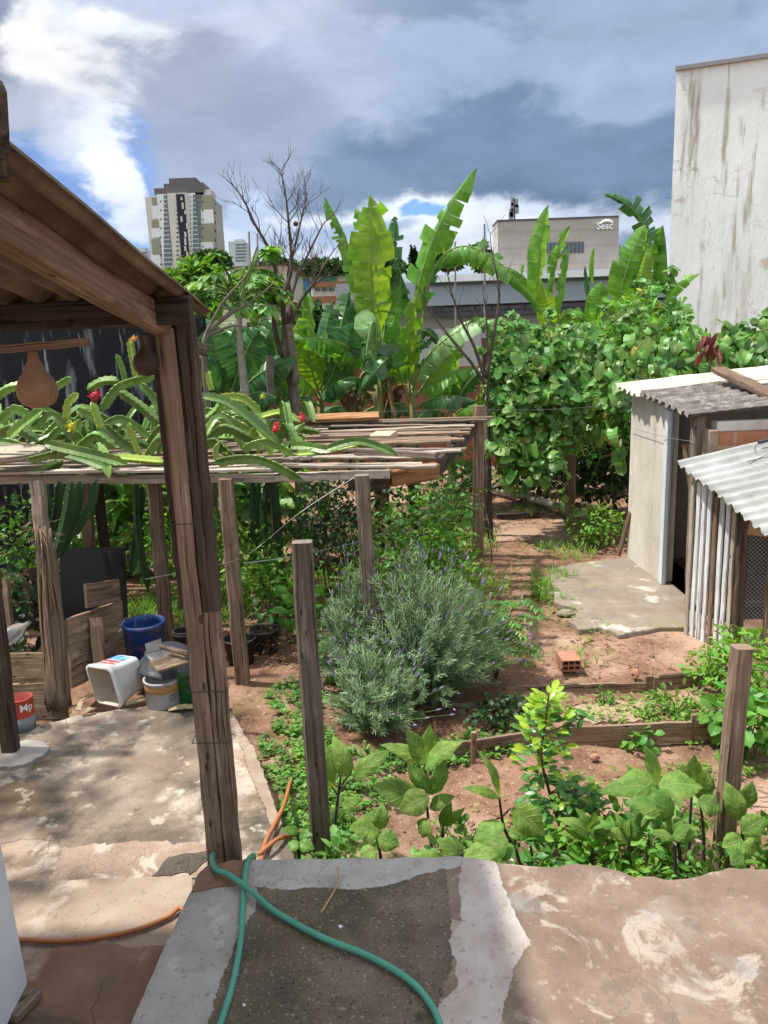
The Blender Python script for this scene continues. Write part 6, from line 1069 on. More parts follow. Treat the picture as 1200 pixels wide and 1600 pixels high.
bush('tomato_plant', 'lush leafy tomato-like plant beside the coop at right', 'plant', gx(1168, 1085), (.30, .3, .26), 620, .07, .028, 'lance', GRN2, STEM, 12, seed=9)
bush('tomato_plant', 'broad-leaved weed plant at the right edge above the right terrace post', 'plant', g(2.12, 4.15), (.22, .2, .22), 150, .11, .08, 'ovate', CURR, STEM, 9, seed=10)
bush('tomato_plant', 'low spreading green plant in front of the coop mesh', 'plant', gx(1120, 1068), (.22, .2, .15), 320, .06, .026, 'lance', GRN2, STEM, 8, seed=12)
bush('bed_weed', 'sprawling weed inside the sawdust bed near its right end', 'weed', gx(1050, 1105), (.24, .14, .10), 190, .05, .022, 'lance', GRN2, STEM, 8, seed=13)
bush('bed_weed', 'small weed tuft in the middle of the sawdust bed', 'weed', gx(945, 1090), (.06, .06, .07), 50, .045, .02, 'lance', GRN1, STEM, 5, seed=14)
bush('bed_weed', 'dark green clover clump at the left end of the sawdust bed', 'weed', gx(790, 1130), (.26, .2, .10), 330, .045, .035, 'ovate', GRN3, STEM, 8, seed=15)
bush('wall_weed', 'bright weed bush at the far foot of the shed wall', 'weed', gx(930, 850), (.36, .34, .26), 560, .07, .035, 'lance', GRN2, STEM, 12, seed=16)
bush('wall_weed', 'grassy weed tuft just left of the shed pad', 'weed', gx(845, 925), (.12, .12, .10), 130, .10, .010, 'lance', GRN2, STEM, 5, seed=17)
bush('rose_bush', 'leafy shrub under the pergola behind the lavender', 'shrub', g(.12, 7.0), (.5, .42, .5), 760, .075, .042, 'ovate', GRN1, seed=18)
bush('rose_bush', 'pale-leaved shrub under the pergola near its right end', 'shrub', g(.58, 7.3), (.34, .34, .42), 460, .085, .048, 'ovate', CURR, seed=19)
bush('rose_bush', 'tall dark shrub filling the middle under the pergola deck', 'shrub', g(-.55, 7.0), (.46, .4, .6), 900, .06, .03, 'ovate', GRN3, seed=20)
bush('rose_bush', 'round-leaved shrub between two dark pergola posts', 'shrub', g(-.95, 6.1), (.28, .28, .32), 320, .09, .06, 'ovate', GRN1, seed=21)
bush('rose_bush', 'large-leaved plant in a black pot behind the grey post', 'shrub', g(-.66, 5.75), (.2, .2, .24), 110, .13, .08, 'ovate', CURR, STEM, 6, seed=22)
bush('rose_bush', 'bushy green shrub just behind the lavender at its left', 'shrub', g(-.15, 6.1), (.34, .3, .36), 560, .07, .036, 'ovate', GRN1, seed=41)
bush('rose_bush', 'fine-leaved shrub behind the right half of the lavender', 'shrub', g(.62, 6.3), (.3, .3, .34), 560, .05, .022, 'lance', GRN2, seed=42)
bush('rose_bush', 'dense shrub under the far right corner of the pergola deck', 'shrub', g(.45, 8.0), (.5, .4, .55), 700, .08, .042, 'ovate', GRN1, seed=43)
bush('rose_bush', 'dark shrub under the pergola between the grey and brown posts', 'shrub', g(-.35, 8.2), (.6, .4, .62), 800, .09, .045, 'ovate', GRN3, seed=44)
bush('rose_bush', 'low weeds shrub left of the lavender near the mulch heap', 'shrub', g(-.42, 5.1), (.16, .22, .14), 220, .05, .028, 'ovate', GRN1, seed=45)
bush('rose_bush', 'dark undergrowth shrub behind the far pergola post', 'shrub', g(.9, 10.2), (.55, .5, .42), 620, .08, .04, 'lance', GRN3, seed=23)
bush('rose_bush', 'broad-leaved plants left of the far brown pole', 'shrub', g(1.25, 11.2), (.3, .3, .5), 220, .16, .08, 'ovate', GRN1, seed=24)
bush('tall_weed', 'bright tall weeds under the pergola beside the black panel', 'weed', g(-1.95, 7.3), (.62, .5, .46), 900, .075, .036, 'ovate', GRN2, STEM, 20, seed=25)
bush('tall_weed', 'tall weeds behind the compost pen at far left', 'weed', g(-3.2, 7.0), (.8, .5, .55), 900, .085, .04, 'ovate', GRN1, STEM, 20, seed=26)
bush('tall_weed', 'weeds between the first two brown pergola posts', 'weed', g(-1.35, 6.6), (.42, .4, .40), 620, .06, .026, 'lance', GRN2, STEM, 14, seed=27)
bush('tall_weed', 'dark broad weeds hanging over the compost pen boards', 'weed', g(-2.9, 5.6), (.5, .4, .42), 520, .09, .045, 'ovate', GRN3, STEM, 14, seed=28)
bush('big_leaf_weed', 'large heart-leaved taro clump under the pergola at left', 'weed', g(-1.5, 8.4), (.9, .4, .62), 260, .24, .18, 'heart', VINE, STEM, 18, seed=29)
bush('big_leaf_weed', 'heart-leaved taro clump behind the pergola near the black wall', 'weed', g(-2.9, 8.3), (.8, .3, .6), 230, .24, .18, 'heart', VINE, STEM, 14, seed=30)
bush('fine_leaf_shrub', 'narrow-leaved shrub on top of the vine below the leaning banana', 'shrub', g(at(1000, 500, 10.9).x, 10.9), None, 640, .20, .026, 'lance', GRN2, STEM, 10, 4, 1.1, blobs=[(at(990, 505, 10.2), (.42, .4, .34)), (at(1030, 530, 10.3), (.25, .3, .16)), (at(950, 528, 10.3), (.25, .3, .18))], seed=31)
for k, (px, py, Y, l) in enumerate([(430, 950, 5.55, 'black nursery pot behind the grey free post'), (392, 975, 5.35, 'black nursery pot beside the first brown pergola post')]):
    c = gp(px, py+15, -.62); bucket('nursery_pot', V((c.x, Y, hgt(c.x, Y)-.01)), .09, .115, .2, BPOT, label=l); o = bpy.data.objects['nursery_pot' if k == 0 else 'nursery_pot.001']; tag(o, l, 'pot')
# mulch heap
mb = MB(); R = random.Random(12); c = gp(430, 1015, -.66)
for _ in range(420):
    q = R.random()**.6; a = R.uniform(0, 6.28); p = V((c.x+.30*q*math.cos(a), c.y+.3*q*math.sin(a), hgt(c.x, c.y)+.16*(1-q*q))); d = V((R.gauss(0, 1), R.gauss(0, 1), R.gauss(0, .25))); mb.leaf(p, d, V((R.gauss(0, .4), R.gauss(0, .4), 1)), R.uniform(.05, .13), R.uniform(.004, .014), 'lance', 2, .4, .2)
mh = single(mb, 'mulch_heap', flat('dry_mulch', (.13, .085, .05), .9, .1, var=.5, scale=14), 'heap of dry straw and cut stalks behind the grey free post', 'mulch', c); mh['kind'] = 'stuff'
SAW = MB(); c = gp(975, 1098, -.8)
q = rag([gp(x, y, -.8) for x, y in [(870, 1110), (900, 1090), (960, 1082), (1010, 1085), (1030, 1100), (1000, 1112), (940, 1117)]], .03, .04, 31); SAW.prism([(p.x, p.y) for p in q], -.9, hgt(c.x, c.y)+.012); struct(SAW, 'sawdust_patch', M('sawdust', [(.3, (.3, .21, .13)), (.6, (.45, .34, .21)), (.75, (.52, .43, .3))], scale=14, detail=10, bump=.8, bscale=60, layers=[dict(s=7, lo=.5, hi=.6, c=(.26, .17, .12), a=.8)]))
# ground cover, grass and litter
def scatter(name, mat, zones, L, W, prof, seed, up=1., seg=2, kind='stuff', flat_=.5):
    r = random.Random(seed); mb = MB()
    for (x, y, rx, ry, n) in zones:
        for _ in range(n):
            a = r.uniform(0, 6.28); q = r.random()**.6; X = x+math.cos(a)*q*rx; Y = y+math.sin(a)*q*ry
            if Y < 2.2 and X > -.6: continue
            p = g(X, Y)
            if X < -.5 and Y < 4.4 and X < -.50-.30*max(0, Y-3.0)/1.0*.9: continue
            k = r.uniform(.5, 1.3); m_ = r.randint(3, 6)
            for j in range(m_): b = r.uniform(0, 6.28); mb.leaf(p+V((0, 0, r.uniform(0, .05)*up)), V((math.cos(b), math.sin(b), flat_*r.uniform(.2, 1.4))), V((0, 0, 1)), L*k, W*k, prof, seg, .6, .15)
    return struct(mb, name, mat, kind=kind)
z = [(-.42, 3.3, .22, .5, 260), (-.55, 4.0, .24, .4, 260), (-.35, 2.7, .2, .3, 140), (-.62, 4.7, .2, .3, 120), (.2, 4.15, .3, .12, 120), (.55, 4.3, .35, .14, 160), (-.15, 3.9, .2, .3, 120)]
scatter('ground_cover', GRN1, z, .035, .022, 'ovate', 1)
scatter('creeping_weeds', GRN2, [(-.4, 3.7, .2, .5, 220), (-.25, 3.0, .2, .3, 80), (1.6, 4.75, .5, .2, 120), (1.75, 3.95, .4, .1, 60), (1.0, 3.5, .8, .35, 50), (1.9, 4.55, .3, .3, 160), (1.45, 7.3, .25, .8, 90), (1.7, 6.3, .25, .4, 60), (.3, 3.0, .8, .3, 70), (1.9, 3.2, .5, .3, 90), (1.8, 8.8, .4, .6, 70), (1.35, 3.9, .5, .1, 40)], .03, .016, 'ovate', 2)
scatter('grass', GRN2, [(1.55, 7.0, .2, .5, 40), (2.1, 8.6, .3, .5, 70), (-1.9, 6.4, .7, .7, 700), (-1.1, 7.6, .8, .8, 500), (1.0, 10.5, .5, 1.2, 120), (1.2, 8.9, .15, .5, 30), (-3.4, 6.8, .8, .8, 300), (2.0, 10.8, .5, .4, 50), (.9, 7.6, .4, .5, 160), (1.35, 5.6, .4, .2, 26), (0, 9.5, 1.5, 1, 500), (1.72, 7.6, .2, .3, 40)], .12, .007, 'lance', 3, seg=3, flat_=2.2)
LIT = flat('dry_litter', (.22, .13, .075), .9, .1, var=.5, scale=20)
scatter('leaf_litter', LIT, [(-1.7, 5.7, .6, .3, 120), (1.0, 9.4, .5, .6, 120), (2.0, 10.6, .8, .5, 120), (.5, 6.1, .6, .6, 80), (-.5, 5.3, .3, .3, 60), (1.3, 4.7, .8, .25, 50), (1.2, 3.4, .8, .5, 40), (1.6, 6.6, .7, 1.4, 60), (1.6, 11.5, .6, .8, 120)], .05, .018, 'lance', 4, up=.2, flat_=.15)
for lab_, lv in [('young eggplant between the upright-leaved and the biggest eggplant', [((572, 1352), (566, 1300)), (560, 1300), 3.5]), ('young eggplant behind the lemon sapling foot', [((925, 1345), (922, 1300)), (922, 1298), 2.9]), ('young eggplant between the hanging-leaf eggplant and the lemon sapling', [((832, 1350), (828, 1310)), (828, 1306), 3.1]), ('young pale eggplant right of the small weeds strip', [((985, 1350), (982, 1310)), (982, 1306), 2.9]), ('young eggplant beside the pleated eggplant stem', [((1055, 1350), (1052, 1318)), (1052, 1312), 2.75])]:
    (x0, y0), Y_ = lv[1], lv[2]; R_ = random.Random(x0); L_ = []
    for q in range(8): a_ = -2.9+q*.38+R_.uniform(-.2, .2); l_ = R_.uniform(20, 38); L_.append(((x0, y0+R_.uniform(-6, 14)), (x0+l_*math.cos(a_), y0+l_*.8*math.sin(a_)-4), Y_+R_.uniform(-.06, .06), R_.uniform(.05, .085), (R_.uniform(-.4, .4), -.5, .8)))
    egg(lab_, [(*lv[0], Y_)], L_)
for k, (x, y, a, b, c_, n, L, W_, pr, mt_, l) in enumerate([(-.05, 2.75, .2, .2, .12, 220, .05, .03, 'ovate', GRN1, 'low weeds hugging the terrace edge right of the grey free post'), (.62, 2.9, .3, .22, .16, 300, .07, .034, 'ovate', LEMD, 'glossy-leaved low plant behind the terrace edge weeds'), (.25, 2.95, .22, .2, .15, 220, .065, .036, 'ovate', EGG2, 'broad pale weeds between the two middle eggplants'), (1.25, 3.2, .24, .2, .2, 240, .075, .04, 'ovate', EGG2, 'pale broad weeds behind the pleated eggplant'), (1.62, 2.85, .22, .2, .2, 240, .075, .04, 'ovate', GRN1, 'leafy weeds right of the right terrace post'), (-.2, 2.95, .14, .2, .14, 160, .06, .036, 'ovate', EGG2, 'pale weeds at the foot of the upright-leaved eggplant'), (.42, 2.5, .22, .14, .13, 260, .045, .026, 'lance', GRN2, 'small-leaved weeds against the terrace edge under the lemon sapling'), (1.42, 2.62, .2, .2, .15, 260, .05, .03, 'ovate', GRN1, 'green weeds at the foot of the right terrace post'), (1.02, 3.15, .26, .2, .16, 260, .06, .034, 'lance', GRN1, 'leafy low plant behind the yellow-green shrub strip'), (.16, 2.55, .2, .14, .10, 200, .04, .026, 'ovate', CURR, 'clover-like weeds against the grey mortar edge'), (1.3, 2.95, .2, .2, .14, 200, .05, .02, 'lance', GRN2, 'fine weeds between the pleated eggplant and the right terrace post')]):
    bush('edge_weed', l, 'weed', g(x, y), (a, b, c_), n, L, W_, pr, mt_, STEM, 8, seed=50+k, group='weeds along the terrace edge')
mb = MB(); R = random.Random(77)
for k in range(900):
    x = R.uniform(-.4, 2.6); y = R.uniform(2.6, 9.5); s_ = R.uniform(.004, .011)*(1 if R.random() < .9 else 2.4); p = g(x, y); vs = []
    for z_, q in ((-.4, .9), (.35, 1), (.9, .45)):
        for j in range(5): a = j*1.257+x*9; w = s_*q*R.uniform(.7, 1.3); vs.append(p+V((math.cos(a)*w, math.sin(a)*w*.8, z_*s_*R.uniform(.8, 1.2))))
    mb.add(vs, [(i*5+j, i*5+(j+1) % 5, i*5+5+(j+1) % 5, i*5+5+j) for i in range(2) for j in range(5)]+[(10, 11, 12, 13, 14)])
struct(mb, 'pebbles', M('pebble', [(.3, (.16, .09, .065)), (.6, (.30, .21, .16)), (.8, (.45, .4, .35))], scale=3, irand=.4, bump=.3), kind='stuff')
mb = MB()
for k in range(170):
    x = R.uniform(-.4, 2.7); y = R.uniform(2.9, 10.5); a = R.uniform(0, 6.28); L = R.uniform(.04, .20); p = g(x, y)+V((0, 0, .008)); e = V((math.cos(a)*L, math.sin(a)*L, 0)); mb.tube([p, p+e*.5+V((R.uniform(-.01, .01), R.uniform(-.01, .01), .006)), g(p.x+e.x, p.y+e.y)+V((0, 0, .006))], [.003, .0025, .0015], 4)
struct(mb, 'fallen_twigs', TWIG, kind='stuff')
# ---------------------------------------------------------------- dragon fruit
def arm(P, Wd, seed, roll=0., taper=True):
    mb = MB(); n = len(P)-1; r = random.Random(seed); vs = []; a = None; ph = r.uniform(0, 6); Ltot = sum((P[i+1]-P[i]).length for i in range(n)); acc = 0
    for i in range(n+1):
        t = (P[min(i+1, n)]-P[max(i-1, 0)]).normalized()
        a = t.orthogonal().normalized() if a is None else (a-t*a.dot(t)).normalized()
        b = t.cross(a)
        if i: acc += (P[i]-P[i-1]).length
        f = acc/Ltot; e = min(1, f*9+.35)*min(1, (1-f)*7+.12); w = Wd*e*(.80+.20*abs(math.sin(acc*math.pi/.042+ph)))
        for j in range(6):
            th = roll+j*math.pi/3; R_ = w if j % 2 == 0 else Wd*.26*e
            if j % 2 == 0:
                for o in (-1, 1): vs.append(P[i]+a*math.cos(th)*R_+b*math.sin(th)*R_+(-a*math.sin(th)+b*math.cos(th))*(.0035*o))
            else: vs.append(P[i]+a*math.cos(th)*R_+b*math.sin(th)*R_)
    m_ = 9; fs = [(i*m_+j, i*m_+(j+1) % m_, i*m_+m_+(j+1) % m_, i*m_+m_+j) for i in range(n) for j in range(m_)]; fs += [tuple(range(m_-1, -1, -1)), tuple(n*m_+j for j in range(m_))]
    mb.add(vs, fs); return mb
def gA(*p):
    Y = p[-1]; q = [at(x, y, (Y if not hasattr(Y, '__len__') else Y[i])) for i, (x, y) in enumerate(p[:-1])]; return spline(q, max(8, int(46/(len(q)-1))))
def dplant(label, c, arms, rnds, seed, dark=()):
    t = thing('dragon_fruit_plant', label, 'cactus', c, 'dragon fruit plants on the pergola'); r = random.Random(seed)
    for k, (P, w, y) in enumerate(arms): arm(P, w, seed+k, r.uniform(0, 2)).build('stem_arm', CACY if y else CAC, t)
    for k in range(rnds[0]):
        x = r.uniform(rnds[1], rnds[2]); y = r.uniform(rnds[3], rnds[4]); L = r.uniform(.25, .85); an = r.uniform(-2.7, -.4) if r.random() < .75 else r.uniform(-3.1, 3.1); z0 = DZ+.05+r.uniform(0, .16); hh = r.uniform(-.02, .30)
        e = V((x+L*math.cos(an), y+L*math.sin(an)*.7, DZ+.06+r.uniform(0, .10)))
        if e.y < FB(e.x): e.z -= .12
        md = (V((x, y, z0))+e)/2+V((0, 0, hh)); arm(spline([V((x, y, z0)), md, e], 20), r.uniform(.03, .042), seed+200+k, r.uniform(0, 2)).build('stem_arm', CACY if r.random() < .08 else CAC, t)
    for k, P in enumerate(dark): arm(P, .036, seed+500+k, r.uniform(0, 2)).build('stem_arm', CACD, t)
    return t
def fruit(t, c, r, mat, name='fruit', seed=1, petal=16, pm=None):
    R = random.Random(seed); mb = MB(); mb.lathe([(0, -r), (r*.6, -r*.8), (r*.9, -.2*r), (r*.85, .3*r), (r*.5, .85*r), (0, r)], c, (.2, -.2, 1), 14)
    for k in range(petal):
        d = V((R.gauss(0, 1), R.gauss(0, 1), R.gauss(.3, 1))).normalized(); mb.leaf(V(c)+d*r*.75, d+V((0, 0, .6)), d.orthogonal(), r*R.uniform(.8, 1.3), r*.5, 'lance', 3, -.4, .2)
    mb.build(name, mat, t, False)
FRED = flat('dragon_fruit_red', (.42, .025, .045), .45, .4, scale=30, var=.3); FYEL = flat('bud_yellow', (.48, .48, .04), .5, .3, scale=30, var=.2); FORG = flat('withered_orange', (.6, .26, .07), .7, .2, scale=30, var=.3); FPNK = flat('flower_red', (.6, .05, .07), .5, .3, scale=30, var=.3)
la = [(gA((71, 694), (146, 711), (201, 726), 5.15), .042, 0), (gA((44, 719), (75, 711), (112, 704), 5.2), .035, 0), (gA((163, 665), (190, 690), (222, 708), 5.5), .042, 0), (gA((201, 660), (210, 690), (223, 718), 5.25), .026, 1), (gA((187, 612), (220, 635), (250, 662), 5.6), .042, 0), (gA((160, 640), (188, 603), (244, 588), 5.9), .042, 0), (gA((137, 609), (160, 596), (186, 595), 6.0), .04, 0), (gA((105, 655), (107, 632), (123, 615), 5.5), .034, 1), (gA((157, 670), (150, 650), (143, 628), 5.45), .036, 1), (gA((14, 684), (38, 662), (68, 640), 5.5), .045, 0), (gA((-8, 620), (14, 606), (36, 602), 5.9), .042, 0), (gA((80, 610), (96, 598), (111, 590), 6.0), .036, 0), (gA((216, 596), (208, 560), (203, 528), 5.9), .034, 1), (gA((196, 604), (192, 580), (182, 553), 6.0), .026, 0), (gA((0, 660), (25, 640), (50, 652), 5.7), .045, 0), (gA((60, 670), (85, 650), (118, 690), 5.5), .04, 0), (gA((120, 700), (150, 680), (180, 700), 5.4), .042, 0), (gA((180, 715), (215, 718), (258, 722), 5.2), .036, 1), (gA((120, 640), (150, 655), (190, 690), 5.7), .042, 0), (gA((220, 600), (240, 620), (262, 660), 5.8), .04, 0), (gA((-20, 690), (20, 668), (60, 690), 5.6), .045, 0)]
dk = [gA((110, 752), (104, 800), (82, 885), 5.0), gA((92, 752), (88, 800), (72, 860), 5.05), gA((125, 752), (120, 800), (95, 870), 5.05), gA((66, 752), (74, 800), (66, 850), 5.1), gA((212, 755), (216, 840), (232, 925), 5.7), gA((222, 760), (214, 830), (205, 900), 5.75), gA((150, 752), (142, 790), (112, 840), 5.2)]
dp = dplant('dragon fruit cactus heaped on the left end of the pergola, with a red fruit', at(60, 1100, 4.5), la, (64, -3.7, -1.5, 5.6, 7.8), 40, dk)
mb = MB(); R = random.Random(17); tb = gp(92, 1106, -.5); tp = at(72, 850, 4.72)
for k in range(46):
    a = R.uniform(0, 6.28); q0 = tp+V((math.cos(a)*.045, math.sin(a)*.045-.02, R.uniform(-.05, .14))); a2 = a+R.gauss(0, 1.0); q1 = tp.lerp(tb, R.uniform(.35, .6))+V((math.cos(a2)*R.uniform(.04, .075), math.sin(a2)*.06-.02, 0)); a3 = a2+R.gauss(0, 1.0); q2 = tb+V((math.cos(a3)*R.uniform(.035, .075), math.sin(a3)*.06, R.uniform(-.02, .1))); mb.tube(spline([q0, q1, q2], 5), [R.uniform(.003, .008)]*11, 5)
mb.tube(spline([tp, tp.lerp(tb, .5), tb], 5), [.05, .055, .06, .065, .065, .07, .07, .07, .072, .074, .075], 9); mb.build('root_mass', M('aerial_roots', [(.3, (.085, .055, .036)), (.7, (.22, .155, .10))], scale=1, coord='UV', mp=(5, 20, 1), bump=.5), dp, True)
mb = MB()
for k in range(24): a = R.uniform(0, 6.28); mb.leaf(tp+V((math.cos(a)*.05, math.sin(a)*.05-.03, .1+R.uniform(-.08, .08))), V((math.cos(a), math.sin(a), R.uniform(-1.2, .3))), V((0, -1, .2)), .09, .004, 'lance', 2, .5, .1)
mb.build('root_fibres', HUSK, dp)
fruit(dp, at(148, 620, 5.75), .036, FRED, 'fruit', 1); fruit(dp, at(112, 667, 5.4), .030, FYEL, 'flower_bud', 2, 26); fruit(dp, at(209, 530, 5.85), .02, FORG, 'withered_flower', 3, 14)
ra = [(gA((315, 620), (362, 634), (440, 698), 5.25), .042, 0), (gA((342, 622), (378, 622), (408, 645), 5.9), .036, 1), (gA((408, 652), (440, 645), (470, 660), 6.6), .036, 1), (gA((335, 722), (404, 717), (476, 752), 5.0), .04, 0), (gA((510, 702), (562, 690), (622, 711), 5.35), .034, 0), (gA((462, 710), (510, 704), (566, 692), 5.5), .032, 1), (gA((322, 690), (350, 668), (400, 690), 5.5), .042, 0), (gA((320, 640), (350, 650), (392, 672), 5.8), .042, 0), (gA((318, 700), (335, 690), (372, 722), 5.2), .042, 0), (gA((338, 720), (336, 704), (342, 692), 5.15), .022, 1), (gA((404, 708), (406, 696), (408, 690), 5.5), .02, 1), (gA((350, 640), (390, 650), (430, 690), 6.0), .04, 0), (gA((332, 610), (328, 595), (326, 580), 6.0), .03, 1), (gA((380, 700), (420, 690), (460, 712), 5.4), .036, 0), (gA((318, 660), (340, 640), (345, 625), 5.6), .04, 0)]
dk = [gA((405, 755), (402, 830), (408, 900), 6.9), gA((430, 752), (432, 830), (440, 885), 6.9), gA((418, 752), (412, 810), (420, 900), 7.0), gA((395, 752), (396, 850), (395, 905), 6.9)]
dq = dplant('dragon fruit cactus trailing right of the big plank post, with red flowers', at(410, 905, 6.9), ra, (22, -1.5, -.6, 5.6, 7.4), 60, dk)
fruit(dq, at(432, 670, 6.4), .036, FPNK, 'flower', 4, 22); fruit(dq, at(470, 655, 6.9), .034, FPNK, 'flower', 5, 20); fruit(dq, at(374, 680, 5.6), .022, FORG, 'withered_flower', 6, 18); fruit(dq, at(355, 707, 5.2), .02, FYEL, 'flower_bud', 7, 14); fruit(dq, at(410, 620, 6.0), .018, FYEL, 'flower_bud', 8, 12)
# ---------------------------------------------------------------- bare tree, papaya, stump, leafless shrub
def twigs(mb, p, d, L, r0, depth, R, spread=.55, upb=.25):
    n = 4; P = [p]; dd = V(d)
    for i in range(n): dd = (dd+V((R.gauss(0, .14), R.gauss(0, .10), R.gauss(.03, .12)))).normalized(); P.append(P[-1]+dd*L/n)
    mb.tube(P, [r0*(1-.5*i/n) for i in range(n+1)], 5 if depth > 1 else 4, cap=False)
    if depth <= 0: return
    for k in range(R.choice([2, 3, 3])):
        i = R.randint(2, n); e = (dd+V((R.gauss(0, spread), R.gauss(0, spread*.8), R.gauss(upb, .3)))).normalized(); twigs(mb, P[i], e, L*R.uniform(.55, .85), r0*.56, depth-1, R, spread, upb)
def limb(mb, pts, Y, r0, r1, R, nt, depth, L):
    P = spline([at(x, y, Y+dy) for x, y, dy in pts], 5); n = len(P); mb.tube(P, [r0+(r1-r0)*i/(n-1) for i in range(n)], 7)
    for k in range(nt):
        i = R.randint(int(n*.35), n-1); d = (P[min(i+1, n-1)]-P[i-1]).normalized(); twigs(mb, P[i], (d+V((R.gauss(0, .5), R.gauss(0, .4), .25))).normalized(), L*R.uniform(.6, 1.1), max(.006, (r0+(r1-r0)*i/n)*.45), depth, R)
    twigs(mb, P[-1], (P[-1]-P[-2]).normalized(), L, r1*.9, depth, R)
R = random.Random(21); Y = 10.0; b = at(462, 650, Y); bt = thing('bare_tree', 'leafless dead tree with many fine branches, left of the bananas', 'tree', g(b.x, Y))
mb = MB(); mb.tube(spline([g(b.x, Y)+V((0, 0, -.1)), at(462, 640, Y), at(452, 575, Y), at(446, 510, Y)], 5), [.08-.0015*i for i in range(16)], 9); mb.tube(spline([at(462, 600, Y-.1), at(458, 560, Y-.08), at(450, 507, Y-.06)], 4), [.05]*9, 8); mb.build('trunk', BARK, bt, True)
for pts, r0, r1, nt in [([(440, 560, 0), (428, 500, 0), (433, 440, 0), (420, 390, 0), (398, 350, 0), (384, 318, 0)], .042, .014, 6), ([(446, 512, 0), (442, 470, -.2), (455, 420, -.2), (452, 360, -.2), (447, 310, -.2)], .045, .013, 7), ([(446, 512, 0), (455, 470, .2), (450, 430, .2), (462, 380, .2), (476, 320, .3)], .04, .012, 7), ([(450, 515, 0), (470, 470, .1), (492, 440, .1), (512, 405, .2)], .036, .012, 6), ([(446, 510, 0), (462, 440, .4), (485, 390, .5), (505, 350, .6)], .032, .011, 6), ([(442, 540, 0), (444, 470, .3), (430, 430, .4), (436, 380, .5)], .03, .01, 4)]:
    mb = MB(); limb(mb, pts, Y, r0*.8, r1*.8, R, nt+2, 2, .31); mb.build('limb', DEAD, bt, True)
mb = MB(); c = at(462, 350, Y); mb.lathe([(0, -.03), (.03, -.02), (.035, .01), (.02, .03), (0, .035)], c, n=9); mb.build('nest', TWIG, bt)
R = random.Random(5); Y = 8.6; mb = MB(); b = at(765, 640, Y+.7); ls = thing('leafless_shrub', 'dark leafless shrub behind the tall thin brown pole', 'shrub', g(b.x, 9.3))
for pts in [[(757, 600, .7), (735, 565, .7), (705, 530, .7), (672, 485, .7)], [(760, 590, .7), (772, 520, .7), (780, 460, .7), (773, 415, .7)], [(757, 590, .7), (740, 540, .7), (720, 500, .7), (705, 455, .7)], [(760, 640, .7), (764, 590, .7), (762, 540, .7), (760, 500, .7)]]: limb(mb, pts, Y, .024, .009, R, 4, 1, .35)
mb.tube([g(b.x, 9.3), at(760, 635, 9.3)], [.04, .03], 7); mb.build('branches', DEAD, ls, True)
Y = 9.5; b = at(384, 660, Y); pa = thing('papaya_tree', 'slim papaya tree with pale trunk and airy crown, left of the bare tree', 'tree', g(b.x, Y)); mb = MB(); mb.tube(spline([g(b.x, Y), at(384, 630, Y), at(376, 550, Y), at(372, 470, Y)], 5), [.068-.0024*i for i in range(16)], 9); mb.build('trunk', PBARK, pa, True)
R = random.Random(9); mb = MB(); ms = MB(); top = at(372, 475, Y)
def palm(mb, p, d, n, L, R):
    d = V(d).normalized(); o1 = d.orthogonal().normalized(); o2 = d.cross(o1); s = d.cross(V((0, 0, 1))); s = s.normalized() if s.length > .1 else o1; u = s.cross(d)
    for k in range(n):
        a = -1.9+3.8*k/(n-1); mb.leaf(p, d*math.cos(a)+s*math.sin(a)-V((0, 0, .25)), u+V((0, 0, .5)), L*(1-.25*abs(a)/1.9)*R.uniform(.85, 1.1), L*.36, 'lance', 4, .7, .2, .05)
for k in range(34):
    a = R.uniform(0, 6.28); el_ = R.uniform(-.2, 1.2); L = R.uniform(.35, .75); d = V((math.cos(a), math.sin(a), el_)).normalized(); e = top+d*L+V((0, 0, .05)); ms.tube(spline([top+V((0, 0, R.uniform(-.25, .1))), top+d*L*.5+V((0, 0, .12)), e], 3), .011, 5); palm(mb, e, d-V((0, 0, .4)), 7, R.uniform(.20, .32), R)
mb.build('crown', GRN1, pa); ms.build('petiole', STEM, pa)
R = random.Random(15); mb = MB()
for q in [[(318, 535), (345, 500), (378, 480), (432, 478)], [(322, 520), (350, 470), (385, 430), (402, 385)], [(318, 528), (360, 510), (390, 512)], [(330, 515), (362, 490), (405, 462), (430, 440)]]:
    P = spline([at(x, y, 7.6) for x, y in q], 6); mb.tube(P, [.016-.010*i/len(P) for i in range(len(P))], 5)
mb.tube([g(at(316, 560, 7.6).x, 7.6), at(317, 540, 7.6), at(322, 520, 7.6)], [.03, .025, .016], 7); single(mb, 'dry_sapling', BARK, 'bare tan branches sticking out beside the lean-to eave', 'sapling', g(at(316, 560, 7.6).x, 7.6))
b = at(419, 660, 9.7); post(g(b.x, 9.7), at(421, 556, 9.7), .095, .09, BARK, 'grey cut tree stump pole left of the bare tree trunk', 'stump_pole')
# mango sapling with red young leaves
b = at(1110, 590, 9.1); t = thing('red_leaf_sapling', 'small sapling with drooping maroon young leaves above the shed roof', 'sapling', g(b.x, 9.6)); ms = MB(); ms.tube([g(b.x, 9.1), at(1108, 600, 9.1), at(1110, 522, 9.1)], [.012, .01, .005], 6); ms.build('stem', TWIG, t)
MAR = LM('maroon_leaf', (.11, .03, .025), (.17, .05, .04), (.24, .09, .06), .35, .25, dict(w=.04, sl=.7, n=7, k=.2, c=(.25, .12, .09)), .25); mb = MB(); R = random.Random(4)
for k in range(24): a = R.uniform(0, 6.28); mb.leaf(at(1110+R.uniform(-16, 16), 526+R.uniform(-8, 26), 9.1+R.uniform(-.1, .1)), V((math.cos(a)*.6, math.sin(a)*.6-.2, -.9)), V((math.cos(a), -1, .4)), R.uniform(.15, .22), .055, 'lance', 5, .5, .2)
mb.build('foliage', MAR, t)
